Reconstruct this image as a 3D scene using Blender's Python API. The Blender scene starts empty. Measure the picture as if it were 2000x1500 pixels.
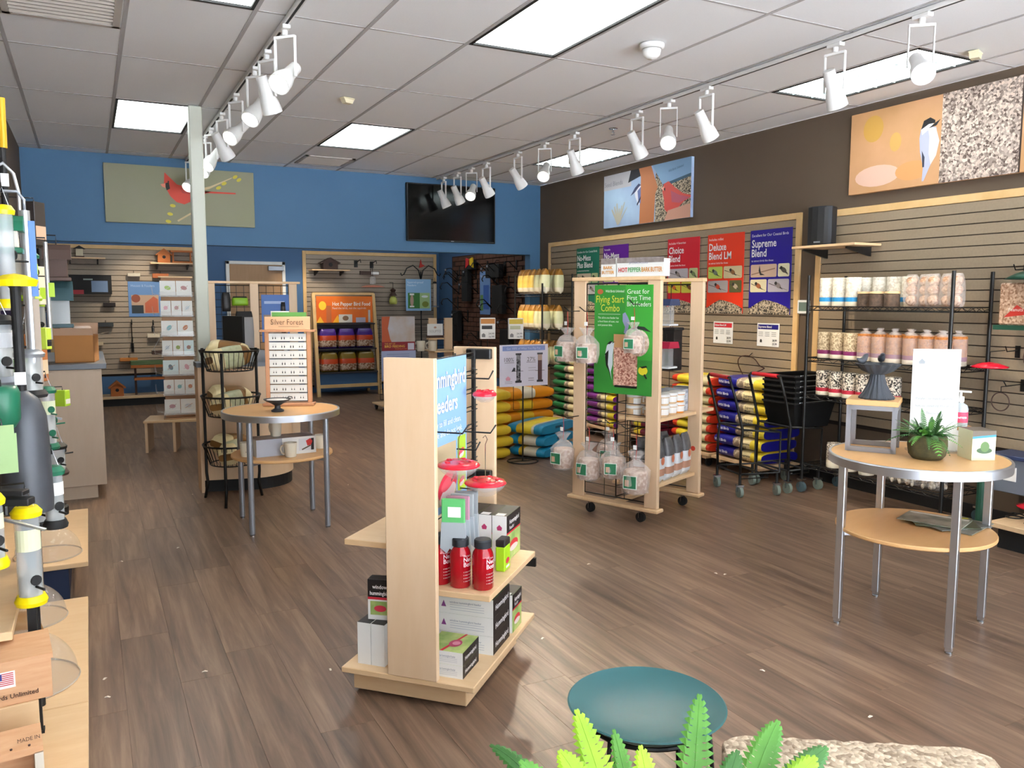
import bpy, bmesh, math, random
from mathutils import Vector, Matrix, noise
R = math.radians
random.seed(7)
SC = bpy.context.scene
C = SC.collection
# ---------------------------------------------------------------- camera
F = 1586.54
CAMZ = 1.53
RT = Vector((0.88725847, -0.46127112, 0.00116823))
UP = Vector((0.04665062, 0.09225189, 0.9946423))
FW = Vector((0.45890754, 0.88245031, -0.10336985))
cd = bpy.data.cameras.new('camera')
cd.sensor_width = 36.0
cd.lens = 36.0 * F / 2000.0
cd.clip_start = 0.05
cam = bpy.data.objects.new('camera', cd)
C.objects.link(cam)
mw = Matrix.Identity(4)
for i in range(3):
    mw[i][0] = RT[i]; mw[i][1] = UP[i]; mw[i][2] = -FW[i]
mw[2][3] = CAMZ
cam.matrix_world = mw
SC.camera = cam
# ---------------------------------------------------------------- light
SC.view_settings.view_transform = 'Standard'
SC.view_settings.look = 'None'
SC.view_settings.gamma = 1.0
SC.view_settings.use_curve_mapping = False
SC.view_settings.exposure = 0.4
SKY_STRENGTH = 4.0      # overcast daylight coming through the shop front behind the camera
TROFFER = 5.0          # fluorescent panels in the ceiling
SPOT_W = 6.5           # one track spotlight
w = bpy.data.worlds.new('daylight'); SC.world = w; w.use_nodes = True
bg = w.node_tree.nodes['Background']
bg.inputs[0].default_value = (0.84, 0.92, 1.0, 1); bg.inputs[1].default_value = SKY_STRENGTH
sd = bpy.data.lights.new('sun', 'SUN'); sd.energy = 150.0; sd.angle = .0093; sd.color = (.97, .99, 1)      # high sun behind the building: added to light the paving, which bounces onto the ceiling
so = bpy.data.objects.new('sun', sd); C.objects.link(so); so.rotation_euler = (R(-32), R(8), 0)
# ---------------------------------------------------------------- helpers
def lin(c):
    return tuple((v / 12.92 if v <= .04045 else ((v + .055) / 1.055) ** 2.4) for v in c)
def hx(s):
    return lin(tuple(int(s[i:i + 2], 16) / 255 for i in (0, 2, 4)))
_M = {}
def mat(name, col='808080', rough=.55, metal=0, kind=None, col2=None, scale=8, amt=.5, trans=0, ior=1.45, alpha=1, emit=0, spec=None, bump=0, stretch=None, coat=0):
    if name in _M: return _M[name]
    m = bpy.data.materials.new(name); m.use_nodes = True; _M[name] = m
    nt = m.node_tree; b = nt.nodes['Principled BSDF']
    c1 = hx(col) if isinstance(col, str) else col
    b.inputs['Base Color'].default_value = (*c1, 1)
    b.inputs['Roughness'].default_value = rough
    b.inputs['Metallic'].default_value = metal
    b.inputs['IOR'].default_value = ior
    if trans: b.inputs['Transmission Weight'].default_value = trans
    if alpha < 1: b.inputs['Alpha'].default_value = alpha
    if spec is not None: b.inputs['Specular IOR Level'].default_value = spec
    if coat: b.inputs['Coat Weight'].default_value = coat
    if emit:
        b.inputs['Emission Color'].default_value = (*c1, 1); b.inputs['Emission Strength'].default_value = emit
    if kind:
        tc = nt.nodes.new('ShaderNodeTexCoord'); mp = nt.nodes.new('ShaderNodeMapping')
        nt.links.new(tc.outputs['Object'], mp.inputs[0])
        if stretch: mp.inputs['Scale'].default_value = stretch
        rp = nt.nodes.new('ShaderNodeValToRGB')
        c2 = hx(col2) if isinstance(col2, str) else (col2 or tuple(v * .6 for v in c1))
        rp.color_ramp.elements[0].color = (*c1, 1); rp.color_ramp.elements[1].color = (*c2, 1)
        if kind == 'noise':
            t = nt.nodes.new('ShaderNodeTexNoise'); t.inputs['Scale'].default_value = scale; t.inputs['Detail'].default_value = 5
            rp.color_ramp.elements[0].position = .5 - amt * .5; rp.color_ramp.elements[1].position = .5 + amt * .5
            o = t.outputs['Fac']
        elif kind == 'cells':
            t = nt.nodes.new('ShaderNodeTexVoronoi'); t.inputs['Scale'].default_value = scale
            sp = nt.nodes.new('ShaderNodeSeparateColor'); nt.links.new(t.outputs['Color'], sp.inputs[0]); o = sp.outputs[0]
            rp.color_ramp.elements[0].position = .5 - amt * .5; rp.color_ramp.elements[1].position = .5 + amt * .5
        elif kind == 'wood':
            t = nt.nodes.new('ShaderNodeTexNoise'); t.inputs['Scale'].default_value = scale; t.inputs['Detail'].default_value = 6; t.inputs['Roughness'].default_value = .6
            rp.color_ramp.elements[0].position = .5 - amt * .5; rp.color_ramp.elements[1].position = .5 + amt * .5
            o = t.outputs['Fac']
        nt.links.new(mp.outputs[0], t.inputs['Vector'])
        nt.links.new(o, rp.inputs[0]); nt.links.new(rp.outputs[0], b.inputs['Base Color'])
        if bump:
            bn = nt.nodes.new('ShaderNodeBump'); bn.inputs['Strength'].default_value = bump; bn.inputs['Distance'].default_value = .004
            nt.links.new(o, bn.inputs['Height']); nt.links.new(bn.outputs[0], b.inputs['Normal'])
    return m

class MB:
    """collects shapes and links them as ONE mesh object"""
    def __init__(s): s.v = []; s.f = []; s.m = []; s.mats = []; s.T = Matrix.Identity(4)
    def mi(s, m):
        if m not in s.mats: s.mats.append(m)
        return s.mats.index(m)
    def add(s, vs, fs, m=None):
        o = len(s.v); k = s.mi(m)
        for p in vs: s.v.append(tuple(s.T @ Vector(p)))
        for f in fs: s.f.append(tuple(i + o for i in f)); s.m.append(k)
        return s
    def box(s, a, b, m=None, ch=0):
        (x0, y0, z0), (x1, y1, z1) = a, b
        if ch:
            c = min(ch, (x1 - x0) * .3, (y1 - y0) * .3, (z1 - z0) * .3)
            vs = []
            for (sx, X) in ((-1, (x0, x1)[0]), (1, x1)):
                pass
            vs = []; idx = {}
            for ix, X in enumerate((x0, x1)):
                for iy, Y in enumerate((y0, y1)):
                    for iz, Z in enumerate((z0, z1)):
                        dx = c if ix == 0 else -c; dy = c if iy == 0 else -c; dz = c if iz == 0 else -c
                        for ax, p in ((0, (X, Y + dy, Z + dz)), (1, (X + dx, Y, Z + dz)), (2, (X + dx, Y + dy, Z))):
                            idx[(ix, iy, iz, ax)] = len(vs); vs.append(p)
            I = idx; fs = []
            for i in (0, 1):
                q = [I[(i, 0, 0, 0)], I[(i, 1, 0, 0)], I[(i, 1, 1, 0)], I[(i, 0, 1, 0)]]; fs.append(q if i else q[::-1])
                q = [I[(0, i, 0, 1)], I[(0, i, 1, 1)], I[(1, i, 1, 1)], I[(1, i, 0, 1)]]; fs.append(q if i else q[::-1])
                q = [I[(0, 0, i, 2)], I[(1, 0, i, 2)], I[(1, 1, i, 2)], I[(0, 1, i, 2)]]; fs.append(q if i else q[::-1])
            for i in (0, 1):
                for j in (0, 1):
                    fl = lambda q: fs.append(q if (i + j) % 2 else q[::-1])
                    fl([I[(i, j, 0, 0)], I[(i, j, 0, 1)], I[(i, j, 1, 1)], I[(i, j, 1, 0)]])
                    fl([I[(i, 0, j, 2)], I[(i, 0, j, 0)], I[(i, 1, j, 0)], I[(i, 1, j, 2)]])
                    fl([I[(0, i, j, 1)], I[(0, i, j, 2)], I[(1, i, j, 2)], I[(1, i, j, 1)]])
            for i in (0, 1):
                for j in (0, 1):
                    for k in (0, 1):
                        q = [I[(i, j, k, 0)], I[(i, j, k, 1)], I[(i, j, k, 2)]]; fs.append(q if (i + j + k) % 2 else q[::-1])
            return s.add(vs, fs, m)
        vs = [(x0, y0, z0), (x1, y0, z0), (x1, y1, z0), (x0, y1, z0), (x0, y0, z1), (x1, y0, z1), (x1, y1, z1), (x0, y1, z1)]
        return s.add(vs, [(3, 2, 1, 0), (4, 5, 6, 7), (0, 1, 5, 4), (1, 2, 6, 5), (2, 3, 7, 6), (3, 0, 4, 7)], m)
    def bar(s, p, q, wd, ht=None, m=None, upv=(0, 0, 1)):
        p = Vector(p); q = Vector(q); d = (q - p).normalized(); u = Vector(upv)
        if abs(d.dot(u)) > .98: u = Vector((0, 1, 0))
        sx = d.cross(u).normalized() * (wd / 2); sz = sx.cross(d).normalized() * ((ht or wd) / 2)
        vs = [p - sx - sz, p + sx - sz, p + sx + sz, p - sx + sz, q - sx - sz, q + sx - sz, q + sx + sz, q - sx + sz]
        return s.add(vs, [(0, 1, 2, 3), (7, 6, 5, 4), (4, 5, 1, 0), (5, 6, 2, 1), (6, 7, 3, 2), (7, 4, 0, 3)], m)
    def tube(s, pts, r, m=None, n=8, closed=False, cap=True):
        pts = [Vector(p) for p in pts]; L = len(pts); vs = []; fs = []
        rr = r if isinstance(r, (list, tuple)) else [r] * L
        prev = None
        for i, p in enumerate(pts):
            a = pts[(i - 1) % L] if (closed or i) else p; b = pts[(i + 1) % L] if (closed or i < L - 1) else p
            d = (b - a).normalized()
            if prev is None:
                u = Vector((0, 0, 1)) if abs(d.z) < .9 else Vector((1, 0, 0)); x = d.cross(u).normalized()
            else:
                x = (prev - d * prev.dot(d)).normalized()
            y = d.cross(x); prev = x
            for k in range(n):
                t = 2 * math.pi * k / n; vs.append(p + (x * math.cos(t) + y * math.sin(t)) * rr[i])
        for i in range(L if closed else L - 1):
            for k in range(n):
                a = i * n + k; b = i * n + (k + 1) % n; c = ((i + 1) % L) * n + (k + 1) % n; d = ((i + 1) % L) * n + k
                fs.append((a, b, c, d))
        if not closed and cap:
            fs.append(tuple(range(n))[::-1]); fs.append(tuple(range((L - 1) * n, L * n)))
        return s.add(vs, fs, m)
    def lathe(s, prof, m=None, n=24, c=(0, 0, 0), mats=None, cap=True):
        """prof: [(r,z)...]; mats: material for each ring segment"""
        vs = []; L = len(prof)
        for r, z in prof:
            for k in range(n):
                t = 2 * math.pi * k / n; vs.append((c[0] + r * math.cos(t), c[1] + r * math.sin(t), c[2] + z))
        for i in range(L - 1):
            fs = [(i * n + k, i * n + (k + 1) % n, (i + 1) * n + (k + 1) % n, (i + 1) * n + k) for k in range(n)]
            if i == 0:
                o = len(s.v); s.add(vs, fs, mats[0] if mats else m)
            else:
                kk = s.mi(mats[i] if mats else m)
                for f in fs: s.f.append(tuple(x + o for x in f)); s.m.append(kk)
        if not cap: return s
        kk = s.mi(mats[0] if mats else m)
        if prof[0][0] > 1e-4: s.f.append(tuple(o + k for k in range(n))[::-1]); s.m.append(kk)
        kk = s.mi(mats[-1] if mats else m)
        if prof[-1][0] > 1e-4: s.f.append(tuple(o + (L - 1) * n + k for k in range(n))); s.m.append(kk)
        return s
    def prism(s, poly, z0, z1, m=None):
        n = len(poly); vs = [(x, y, z0) for x, y in poly] + [(x, y, z1) for x, y in poly]
        fs = [tuple(range(n))[::-1], tuple(range(n, 2 * n))] + [(i, (i + 1) % n, n + (i + 1) % n, n + i) for i in range(n)]
        return s.add(vs, fs, m)
    def xz(s, poly, y0, y1, m=None):
        """outline in x,z given depth along y"""
        n = len(poly); vs = [(x, y0, z) for x, z in poly] + [(x, y1, z) for x, z in poly]
        fs = [tuple(range(n)), tuple(range(n, 2 * n))[::-1]] + [((i + 1) % n, i, n + i, n + (i + 1) % n) for i in range(n)]
        return s.add(vs, fs, m)
    def yz(s, poly, x0, x1, m=None):
        n = len(poly); vs = [(x0, y, z) for y, z in poly] + [(x1, y, z) for y, z in poly]
        fs = [tuple(range(n))[::-1], tuple(range(n, 2 * n))] + [(i, (i + 1) % n, n + (i + 1) % n, n + i) for i in range(n)]
        return s.add(vs, fs, m)
    def ball(s, c, r, m=None, n=12, k=8):
        rx, ry, rz = (r, r, r) if not isinstance(r, (tuple, list)) else r
        vs = [(c[0], c[1], c[2] - rz)]; fs = []
        for i in range(1, k):
            ph = math.pi * i / k - math.pi / 2
            for j in range(n):
                t = 2 * math.pi * j / n; vs.append((c[0] + rx * math.cos(ph) * math.cos(t), c[1] + ry * math.cos(ph) * math.sin(t), c[2] + rz * math.sin(ph)))
        vs.append((c[0], c[1], c[2] + rz)); e = len(vs) - 1
        for j in range(n):
            fs.append((0, 1 + (j + 1) % n, 1 + j)); fs.append((e, 1 + (k - 2) * n + j, 1 + (k - 2) * n + (j + 1) % n))
            for i in range(k - 2): fs.append((1 + i * n + j, 1 + i * n + (j + 1) % n, 1 + (i + 1) * n + (j + 1) % n, 1 + (i + 1) * n + j))
        return s.add(vs, fs, m)
    def cyl(s, p, q, r, m=None, n=16, r2=None):
        return s.tube([p, q], [r, r if r2 is None else r2], m, n)
    def mesh(s, name, smooth=False):
        me = bpy.data.meshes.new(name); me.from_pydata(s.v, [], s.f)
        for x in s.mats: me.materials.append(x)
        if len(s.mats) > 1: me.polygons.foreach_set('material_index', s.m)
        if smooth:
            me.polygons.foreach_set('use_smooth', [True] * len(me.polygons))
            if smooth is not True: me.set_sharp_from_angle(angle=R(smooth))
        me.update(); return me
    def build(s, name, parent=None, smooth=False, loc=None, rz=0, bevel=0):
        o = bpy.data.objects.new(name, s.mesh(name, smooth)); C.objects.link(o)
        if parent: o.parent = parent
        if loc: o.location = loc
        if rz: o.rotation_euler = (0, 0, rz)
        if bevel:
            b = o.modifiers.new('bevel', 'BEVEL'); b.width = bevel; b.segments = 2; b.limit_method = 'ANGLE'
        return o
def tag(o, label=None, cat=None, group=None, kind=None):
    if label: o['label'] = label
    if cat: o['category'] = cat
    if group: o['group'] = group
    if kind: o['kind'] = kind
    return o
def thing(name, label, cat, loc=(0, 0, 0), rz=0, group=None):
    o = bpy.data.objects.new(name, None); o.empty_display_size = .1; C.objects.link(o)
    o.location = loc; o.rotation_euler = (0, 0, rz); return tag(o, label, cat, group)
_kids = None
def copy_tree(o, parent=None):
    c = o.copy(); C.objects.link(c); c.parent = parent
    for ch in list(KID.get(o.name, ())): copy_tree(ch, c)
    return c
KID = {}
def kids(o):
    KID[o.name] = [c for c in C.objects if c.parent == o]
    for c in KID[o.name]: kids(c)
    return o
def dup(o, loc, rz=None, label=None, group=None):
    c = copy_tree(o); c.location = loc
    if rz is not None: c.rotation_euler = (0, 0, rz)
    if label: c['label'] = label
    if group: c['group'] = group
    return c
class Multi:
    """first use moves the built thing itself, later uses copy it"""
    def __init__(s, o): s.o = kids(o); s.n = 0
    def __call__(s, loc, rz=None, label=None, group=None):
        s.n += 1
        if s.n == 1:
            c = s.o; c.location = loc
            if rz is not None: c.rotation_euler = (0, 0, rz)
            if label: c['label'] = label
            if group: c['group'] = group
            return c
        return dup(s.o, loc, rz, label, group)
# flat lettering
_txt = {}
def glyphs(t, bold=False):
    k = (t, bold)
    if k not in _txt:
        cu = bpy.data.curves.new('t', 'FONT'); cu.body = t; cu.size = 1; cu.resolution_u = 2
        if bold: cu.offset = .018
        ob = bpy.data.objects.new('t', cu); me = bpy.data.meshes.new_from_object(ob)
        vs = [tuple(v.co) for v in me.vertices]; fs = [tuple(p.vertices) for p in me.polygons]
        bpy.data.objects.remove(ob); bpy.data.curves.remove(cu); bpy.data.meshes.remove(me)
        xs = [v[0] for v in vs] or [0]
        _txt[k] = (vs, fs, min(xs), max(xs))
    return _txt[k]
def letter(mb, t, x, z, size, m, y=-.001, width=None, align='l', bold=False, cond=1, slant=0):
    """writes t in the x,z plane facing -y"""
    vs, fs, a, b = glyphs(t, bold); sx = size * cond
    if width: sx = min(sx, width / max(b - a, 1e-3))
    ox = x - a * sx - ((b - a) * sx / 2 if align == 'c' else (b - a) * sx if align == 'r' else 0)
    mb.add([(ox + v[0] * sx, y, z + v[1] * size + (slant * v[0] * sx)) for v in vs], fs, m)
def at(x, y, ax, v):
    """the point of the place seen at photograph position x,y on the plane ax = v"""
    d = FW + RT * ((x - 1000) / F) - UP * ((y - 750) / F); i = 'XYZ'.index(ax)
    o = Vector((0, 0, CAMZ)); return o + d * ((v - o[i]) / d[i])
def ell(cx, cz, rx, rz, n=20, a0=0, rot=0):
    c, s_ = math.cos(rot), math.sin(rot); out = []
    for i in range(n):
        t = 2 * math.pi * i / n; x = rx * math.cos(t); z = rz * math.sin(t); out.append((cx + x * c - z * s_, cz + x * s_ + z * c))
    return out
def rrect(x0, z0, x1, z1, r, n=4):
    out = []
    for cx, cz, a in ((x1 - r, z1 - r, 0), (x0 + r, z1 - r, 90), (x0 + r, z0 + r, 180), (x1 - r, z0 + r, 270)):
        for i in range(n + 1):
            t = R(a + 90 * i / n); out.append((cx + r * math.cos(t), cz + r * math.sin(t)))
    return out
class Print:
    """flat printing on a board: layered outlines and lettering, facing -y"""
    def __init__(s): s.p = MB(); s.t = MB(); s.k = 0; s.y = -.0008
    def poly(s, pts, m):
        n = len(pts); y = s.y - s.k * .00012; s.k += 1
        ar = sum(pts[i][0] * pts[(i + 1) % n][1] - pts[(i + 1) % n][0] * pts[i][1] for i in range(n))
        if ar < 0: pts = pts[::-1]
        s.p.add([(x, y, z) for x, z in pts], [tuple(range(n))], m); return s
    def rect(s, x0, z0, x1, z1, m): return s.poly([(x0, z0), (x1, z0), (x1, z1), (x0, z1)], m)
    def text(s, t, x, z, size, m, **k): letter(s.t, t, x, z, size, m, y=s.y - .0035, **k); return s
    def done(s, parent, loc=None, rz=0):
        if s.p.f: s.p.build('print', parent, loc=loc, rz=rz)
        if s.t.f: s.t.build('lettering', parent, loc=loc, rz=rz)
# ================================================================ STRUCTURE
XL, XR, YF, YH, YB, ZC = -0.54, 5.47, -0.85, 9.70, 13.30, 3.05
ZH = 2.13
def struct(o, label=None):
    o['kind'] = 'structure'
    if label: o['label'] = label
    return o
m_brown = mat('brown_paint', '605142', .75, kind='noise', col2='594b3d', scale=3, amt=1)
m_blue = mat('blue_paint', '456f93', .6, kind='noise', col2='40698c', scale=2, amt=1)
m_blueD = mat('deep_blue_paint', '416690', .6)
m_pine = mat('pine_trim', 'e2c08c', .5, kind='wood', col2='cfa66c', scale=5, amt=.5, stretch=(1, 1, 1))
m_maple = mat('maple_laminate', 'e2c5a4', .38, kind='wood', col2='d9b893', scale=3, amt=.7, stretch=(6, 6, 1))
m_mapleH = mat('maple_board', 'e6c79e', .38, kind='wood', col2='d9b386', scale=3, amt=.7, stretch=(2, 9, 9))
m_slat = mat('slat_board', '9a8972', .6, kind='noise', col2='8b7b66', scale=60, amt=.9)
m_slatG = mat('slat_board_grey', 'a79a8b', .6, kind='noise', col2='998b7c', scale=60, amt=.9)
m_dark = mat('dark_recess', '2a2019', .8)
m_tile = mat('ceiling_board', 'f3f4f6', .9, kind='noise', col2='eceef0', scale=120, amt=.8)
m_tbar = mat('grid_bar_paint', 'a8a5a4', .7)
m_black = mat('black_metal', '141414', .4)
m_blackm = mat('black_matt', '1b1b1c', .65)
m_white = mat('white_paint', 'ececea', .4)
m_chrome = mat('chrome', 'c8ccd0', .22, metal=1)
m_alu = mat('brushed_aluminium', 'd2d7df', .38, metal=1)
m_silver = mat('silver_paint', '9fa4ac', .35, metal=.6)
m_paper = mat('white_card', 'f1f1ee', .6)
def plank_mat():
    m = bpy.data.materials.new('vinyl_plank'); m.use_nodes = True; nt = m.node_tree; b = nt.nodes['Principled BSDF']
    N = nt.nodes.new; L = nt.links.new
    tc = N('ShaderNodeTexCoord'); oi = N('ShaderNodeObjectInfo'); mp = N('ShaderNodeMapping'); mp.inputs['Scale'].default_value = (13, .8, 1)
    cx = N('ShaderNodeCombineXYZ'); mu = N('ShaderNodeMath'); mu.operation = 'MULTIPLY'; mu.inputs[1].default_value = 37.0
    L(oi.outputs['Random'], mu.inputs[0]); L(mu.outputs[0], cx.inputs[0]); L(mu.outputs[0], cx.inputs[1]); L(cx.outputs[0], mp.inputs['Location'])
    L(tc.outputs['Object'], mp.inputs[0])
    n1 = N('ShaderNodeTexNoise'); n1.inputs['Scale'].default_value = 1.6; n1.inputs['Detail'].default_value = 8; n1.inputs['Roughness'].default_value = .62; n1.inputs['Distortion'].default_value = .5
    L(mp.outputs[0], n1.inputs['Vector'])
    rp = N('ShaderNodeValToRGB'); e = rp.color_ramp.elements
    e[0].position = .30; e[0].color = (*hx('57463a'), 1); e[1].position = .72; e[1].color = (*hx('977d67'), 1)
    e.new(.5).color = (*hx('775f4e'), 1)
    L(n1.outputs['Fac'], rp.inputs[0])
    hs = N('ShaderNodeHueSaturation'); mr = N('ShaderNodeMapRange'); mr.inputs[3].default_value = .92; mr.inputs[4].default_value = 1.07
    L(oi.outputs['Random'], mr.inputs[0]); L(mr.outputs[0], hs.inputs['Value']); L(rp.outputs[0], hs.inputs['Color']); L(hs.outputs[0], b.inputs['Base Color'])
    b.inputs['Roughness'].default_value = .34
    bn = N('ShaderNodeBump'); bn.inputs['Strength'].default_value = .12; bn.inputs['Distance'].default_value = .002; L(n1.outputs['Fac'], bn.inputs['Height']); L(bn.outputs[0], b.inputs['Normal'])
    return m
m_plank = plank_mat()
# floor and its planks
fl = struct(MB().box((XL, YF, -.12), (XR, YB, -.004), m_dark).build('floor'), 'greyish brown vinyl plank floor')
PW, PL = (XR - XL) / 30, 1.22
full = MB().box((-PW / 2 + .0003, -PL / 2 + .0003, -.004), (PW / 2 - .0003, PL / 2 - .0003, 0), m_plank, ch=.0005).mesh('plank')
for i in range(30):
    y = YF - random.random() * PL
    while y < YH:
        a, b = max(y, YF), min(y + PL, YH)
        if b - a > .05:
            if b - a > PL - 1e-6: me = full
            else: me = MB().box((-PW / 2 + .0006, -(b - a) / 2 + .0006, -.004), (PW / 2 - .0006, (b - a) / 2 - .0006, 0), m_plank, ch=.0008).mesh('plank')
            o = bpy.data.objects.new('plank', me); C.objects.link(o); o.parent = fl; o.location = (XL + PW * (i + .5), (a + b) / 2, 0)
        y += PL
o = MB().box((XL, YH, -.004), (XR, YB, 0), m_plank).build('far_floor', fl); o['kind'] = 'stuff'
# walls
struct(MB().box((XR, YF, 0), (XR + .12, YH, ZC), m_brown).build('wall_right'), 'brown painted wall behind the slatwall')
WR = bpy.data.objects['wall_right']
struct(MB().box((XR, YH, 0), (XR + .12, YB, ZC), m_blueD).build('wall_recess'), 'dark blue side wall of the back room')
struct(MB().box((XL - .12, YF, 0), (XL, YB, ZC), m_brown).build('wall_left'), 'brown wall behind the hanging feeders')
struct(MB().box((XL - .12, YB, 0), (XR + .12, YB + .12, ZC), m_blueD).build('wall_back'), 'blue back wall with a door and slat panels')
WB = bpy.data.objects['wall_back']
struct(MB().box((XL, YH, ZH), (XR, YH + .14, ZC), m_blue).box((5.315, YH, 0), (XR, YH + .14, ZH), m_blue).build('wall_header'), 'blue header wall above the opening to the back area')
# ceiling: slab, tiles, bars
ce = struct(MB().box((XL - .12, YF - .1, ZC + .03), (XR + .12, YB + .12, ZC + .15), m_white).build('ceiling'), 'suspended ceiling of off-white boards')
GX0, GY0, GX, GY = -.968175, 4.595815, .6096, 1.2192
LIGHTS = [(i, j) for i in (2, 5, 9) for j in (-4, -1, 2)]  # row over the shop front follows the pattern, added unseen for lighting
REAR_FILL = [(.4, 11.5), (2.4, 11.5), (4.3, 11.5)]
tm = {}
for i in range(0, 11):
    for j in range(-5, 5):
        if (i, j) in LIGHTS: continue
        x0, x1 = max(GX0 + GX * i, XL) + .004, min(GX0 + GX * (i + 1), XR) - .004
        y0, y1 = max(GY0 + GY * j, YF) + .004, min(GY0 + GY * (j + 1), YH) - .004
        if x1 - x0 < .03 or y1 - y0 < .03: continue
        k = (round(x1 - x0, 3), round(y1 - y0, 3))
        if k not in tm: tm[k] = MB().box((-(x1 - x0) / 2, -(y1 - y0) / 2, 0), ((x1 - x0) / 2, (y1 - y0) / 2, .016), m_tile).mesh('ceiling_tile')
        o = bpy.data.objects.new('ceiling_tile', tm[k]); C.objects.link(o); o.parent = ce; o.location = ((x0 + x1) / 2, (y0 + y1) / 2, ZC)
for i in range(1, 11):
    x = GX0 + GX * i
    MB().box((x - .0115, YF, ZC - .003), (x + .0115, YH, ZC - .0002), m_tbar).build('ceiling_grid_bar', ce)
for j in range(-4, 5):
    y = GY0 + GY * j
    MB().box((XL, y - .009, ZC - .0022), (XR, y + .009, ZC - .0002), m_tbar).build('ceiling_grid_bar', ce)
# slatwall panels: each slat its own piece of the wall
def slats(parent, axis, p, a, b, z0, z1, m, trim=.055, top=True):
    """axis 'X': wall plane X=p facing -X, a..b along Y; axis 'Y': plane Y=p facing -Y, a..b along X"""
    S = .0762; GAP = .0065; n = int((z1 - z0 - trim) / S)
    def bx(c0, c1, h0, h1, d0, d1, mm, name, ch=0):
        A = ((p - d1, c0, h0), (p - d0, c1, h1)) if axis == 'X' else ((c0, p - d1, h0), (c1, p - d0, h1))
        return MB().box(A[0], A[1], mm, ch).build(name, parent)
    bx(a + .01, b - .01, z0, z1 - .01, .0, .005, m_dark, 'slatwall_backing')
    L = b - a - 2 * trim
    ref = None
    for k in range(n):
        zc = z1 - trim - S * (k + .5)
        if ref is None:
            h = (S - GAP) / 2
            ref = (MB().box((-.019, -L / 2, -h), (-.005, L / 2, h), m, .002) if axis == 'X' else MB().box((-L / 2, -.019, -h), (L / 2, -.005, h), m, .002)).mesh('slat')
        o = bpy.data.objects.new('slat', ref); C.objects.link(o); o.parent = parent
        o.location = (p, (a + b) / 2, zc) if axis == 'X' else ((a + b) / 2, p, zc)
    bx(a, a + trim, z0, z1, 0, .024, m_pine, 'slatwall_trim', .003); bx(b - trim, b, z0, z1, 0, .024, m_pine, 'slatwall_trim', .003)
    bx(a + trim, b - trim, z1 - trim, z1, 0, .024, m_pine, 'slatwall_trim', .003)
slats(WR, 'X', XR, 5.12, 9.44, .10, 2.275, m_slat)
slats(WR, 'X', XR, 1.6, 4.95, .50, 2.262, m_slat)
slats(WB, 'Y', YB, 3.10, 5.42, .10, 2.31, m_slatG)
slats(WB, 'Y', YB, -.50, 1.50, .40, 2.31, m_slatG)
# the brick-patterned display board on the recess side wall: each brick a piece of that wall
WC = bpy.data.objects['wall_recess']
m_brick = mat('brick_print', '6b4636', .8, kind='noise', col2='4b3025', scale=9, amt=.8)
m_mortar = mat('mortar', '3a2a24', .9)
MB().box((XR - .012, 10.05, .35), (XR, 12.68, 2.24), m_mortar).build('brick_backing', WC)
bl, bh = .235, .075
bme = MB().box((-.008, -bl / 2 + .006, -bh / 2 + .006), (.008, bl / 2 - .006, bh / 2 - .006), m_brick, .003).mesh('brick')
for r in range(25):
    for k in range(11):
        y = 10.05 + bl * (k + .5) + (bl / 2 if r % 2 else 0)
        if y + bl / 2 > 12.70: continue
        o = bpy.data.objects.new('brick', bme); C.objects.link(o); o.parent = WC; o.location = (XR - .016 - random.random() * .004, y, .35 + bh * (r + .5))
# back door
dr = struct(thing('door_1', 'wooden back door in a pale metal frame', None, (2.365, YB, 0)))
m_oak = mat('oak_door', 'b4906c', .5, kind='wood', col2='a27d59', scale=3, amt=.8, stretch=(8, 8, 1))
MB().box((-.40, -.05, 0), (.40, -.01, 2.07), m_oak, .003).build('door_leaf', dr)
MB().box((-.45, -.07, 0), (-.40, 0, 2.12), m_white, .004).box((.40, -.07, 0), (.45, 0, 2.12), m_white, .004).box((-.45, -.07, 2.07), (.45, 0, 2.12), m_white, .004).build('door_frame', dr)
MB().box((.18, -.12, 1.98), (.42, -.05, 2.05), m_silver, .004).build('door_closer', dr)
MB().cyl((.33, -.05, 1.0), (.33, -.11, 1.0), .011, m_chrome).cyl((.33, -.10, 1.0), (.22, -.10, 1.0), .009, m_chrome).build('door_handle', dr)
# shop front behind the camera: framed glass letting the daylight in
wf = struct(thing('wall_front', 'glazed shop front', None, (0, 0, 0)))
m_frame = mat('dark_anodised_frame', '3a3835', .4, metal=.5)
m_pane = mat('window_pane', 'ffffff', .05, alpha=.06)
MB().box((XL, YF - .12, 2.75), (XR, YF, ZC), m_brown).build('front_lintel', wf)
MB().box((XL, YF - .12, 0), (XR, YF, .22), m_brown).build('front_sill', wf)
xs = [XL, .62, 1.83, 3.04, 4.25, XR]
for i, x in enumerate(xs):
    x0 = min(max(x - .03, XL), XR - .06); MB().box((x0, YF - .09, .22), (x0 + .06, YF - .03, 2.75), m_frame, .004).build('mullion', wf)
for a, b in zip(xs, xs[1:]):
    MB().box((a + .06, YF - .066, .22), (b - .06, YF - .060, 2.75), m_pane).build('pane', wf)
struct(MB().box((-20, -45, -.14), (26, YF - .12, -.02), mat('bounce_paving', 'b4b6ba', .9, kind='noise', col2='a9abb0', scale=1.5, amt=.8)).build('floor_outside_bounce'), 'unseen pale paving added outside to bounce sunlight onto the ceiling')  # paving added out of view so its sunlit bounce brightens the ceiling
# low baseboards in the recess
struct(MB().box((1.5, YB - .012, 0), (1.9, YB, .1), m_blackm).box((2.82, YB - .012, 0), (3.1, YB, .1), m_blackm).build('baseboard_back'))
struct(MB().box((XR - .012, YF, 0), (XR, 5.12, .1), m_blackm).build('baseboard_right'))

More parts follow.
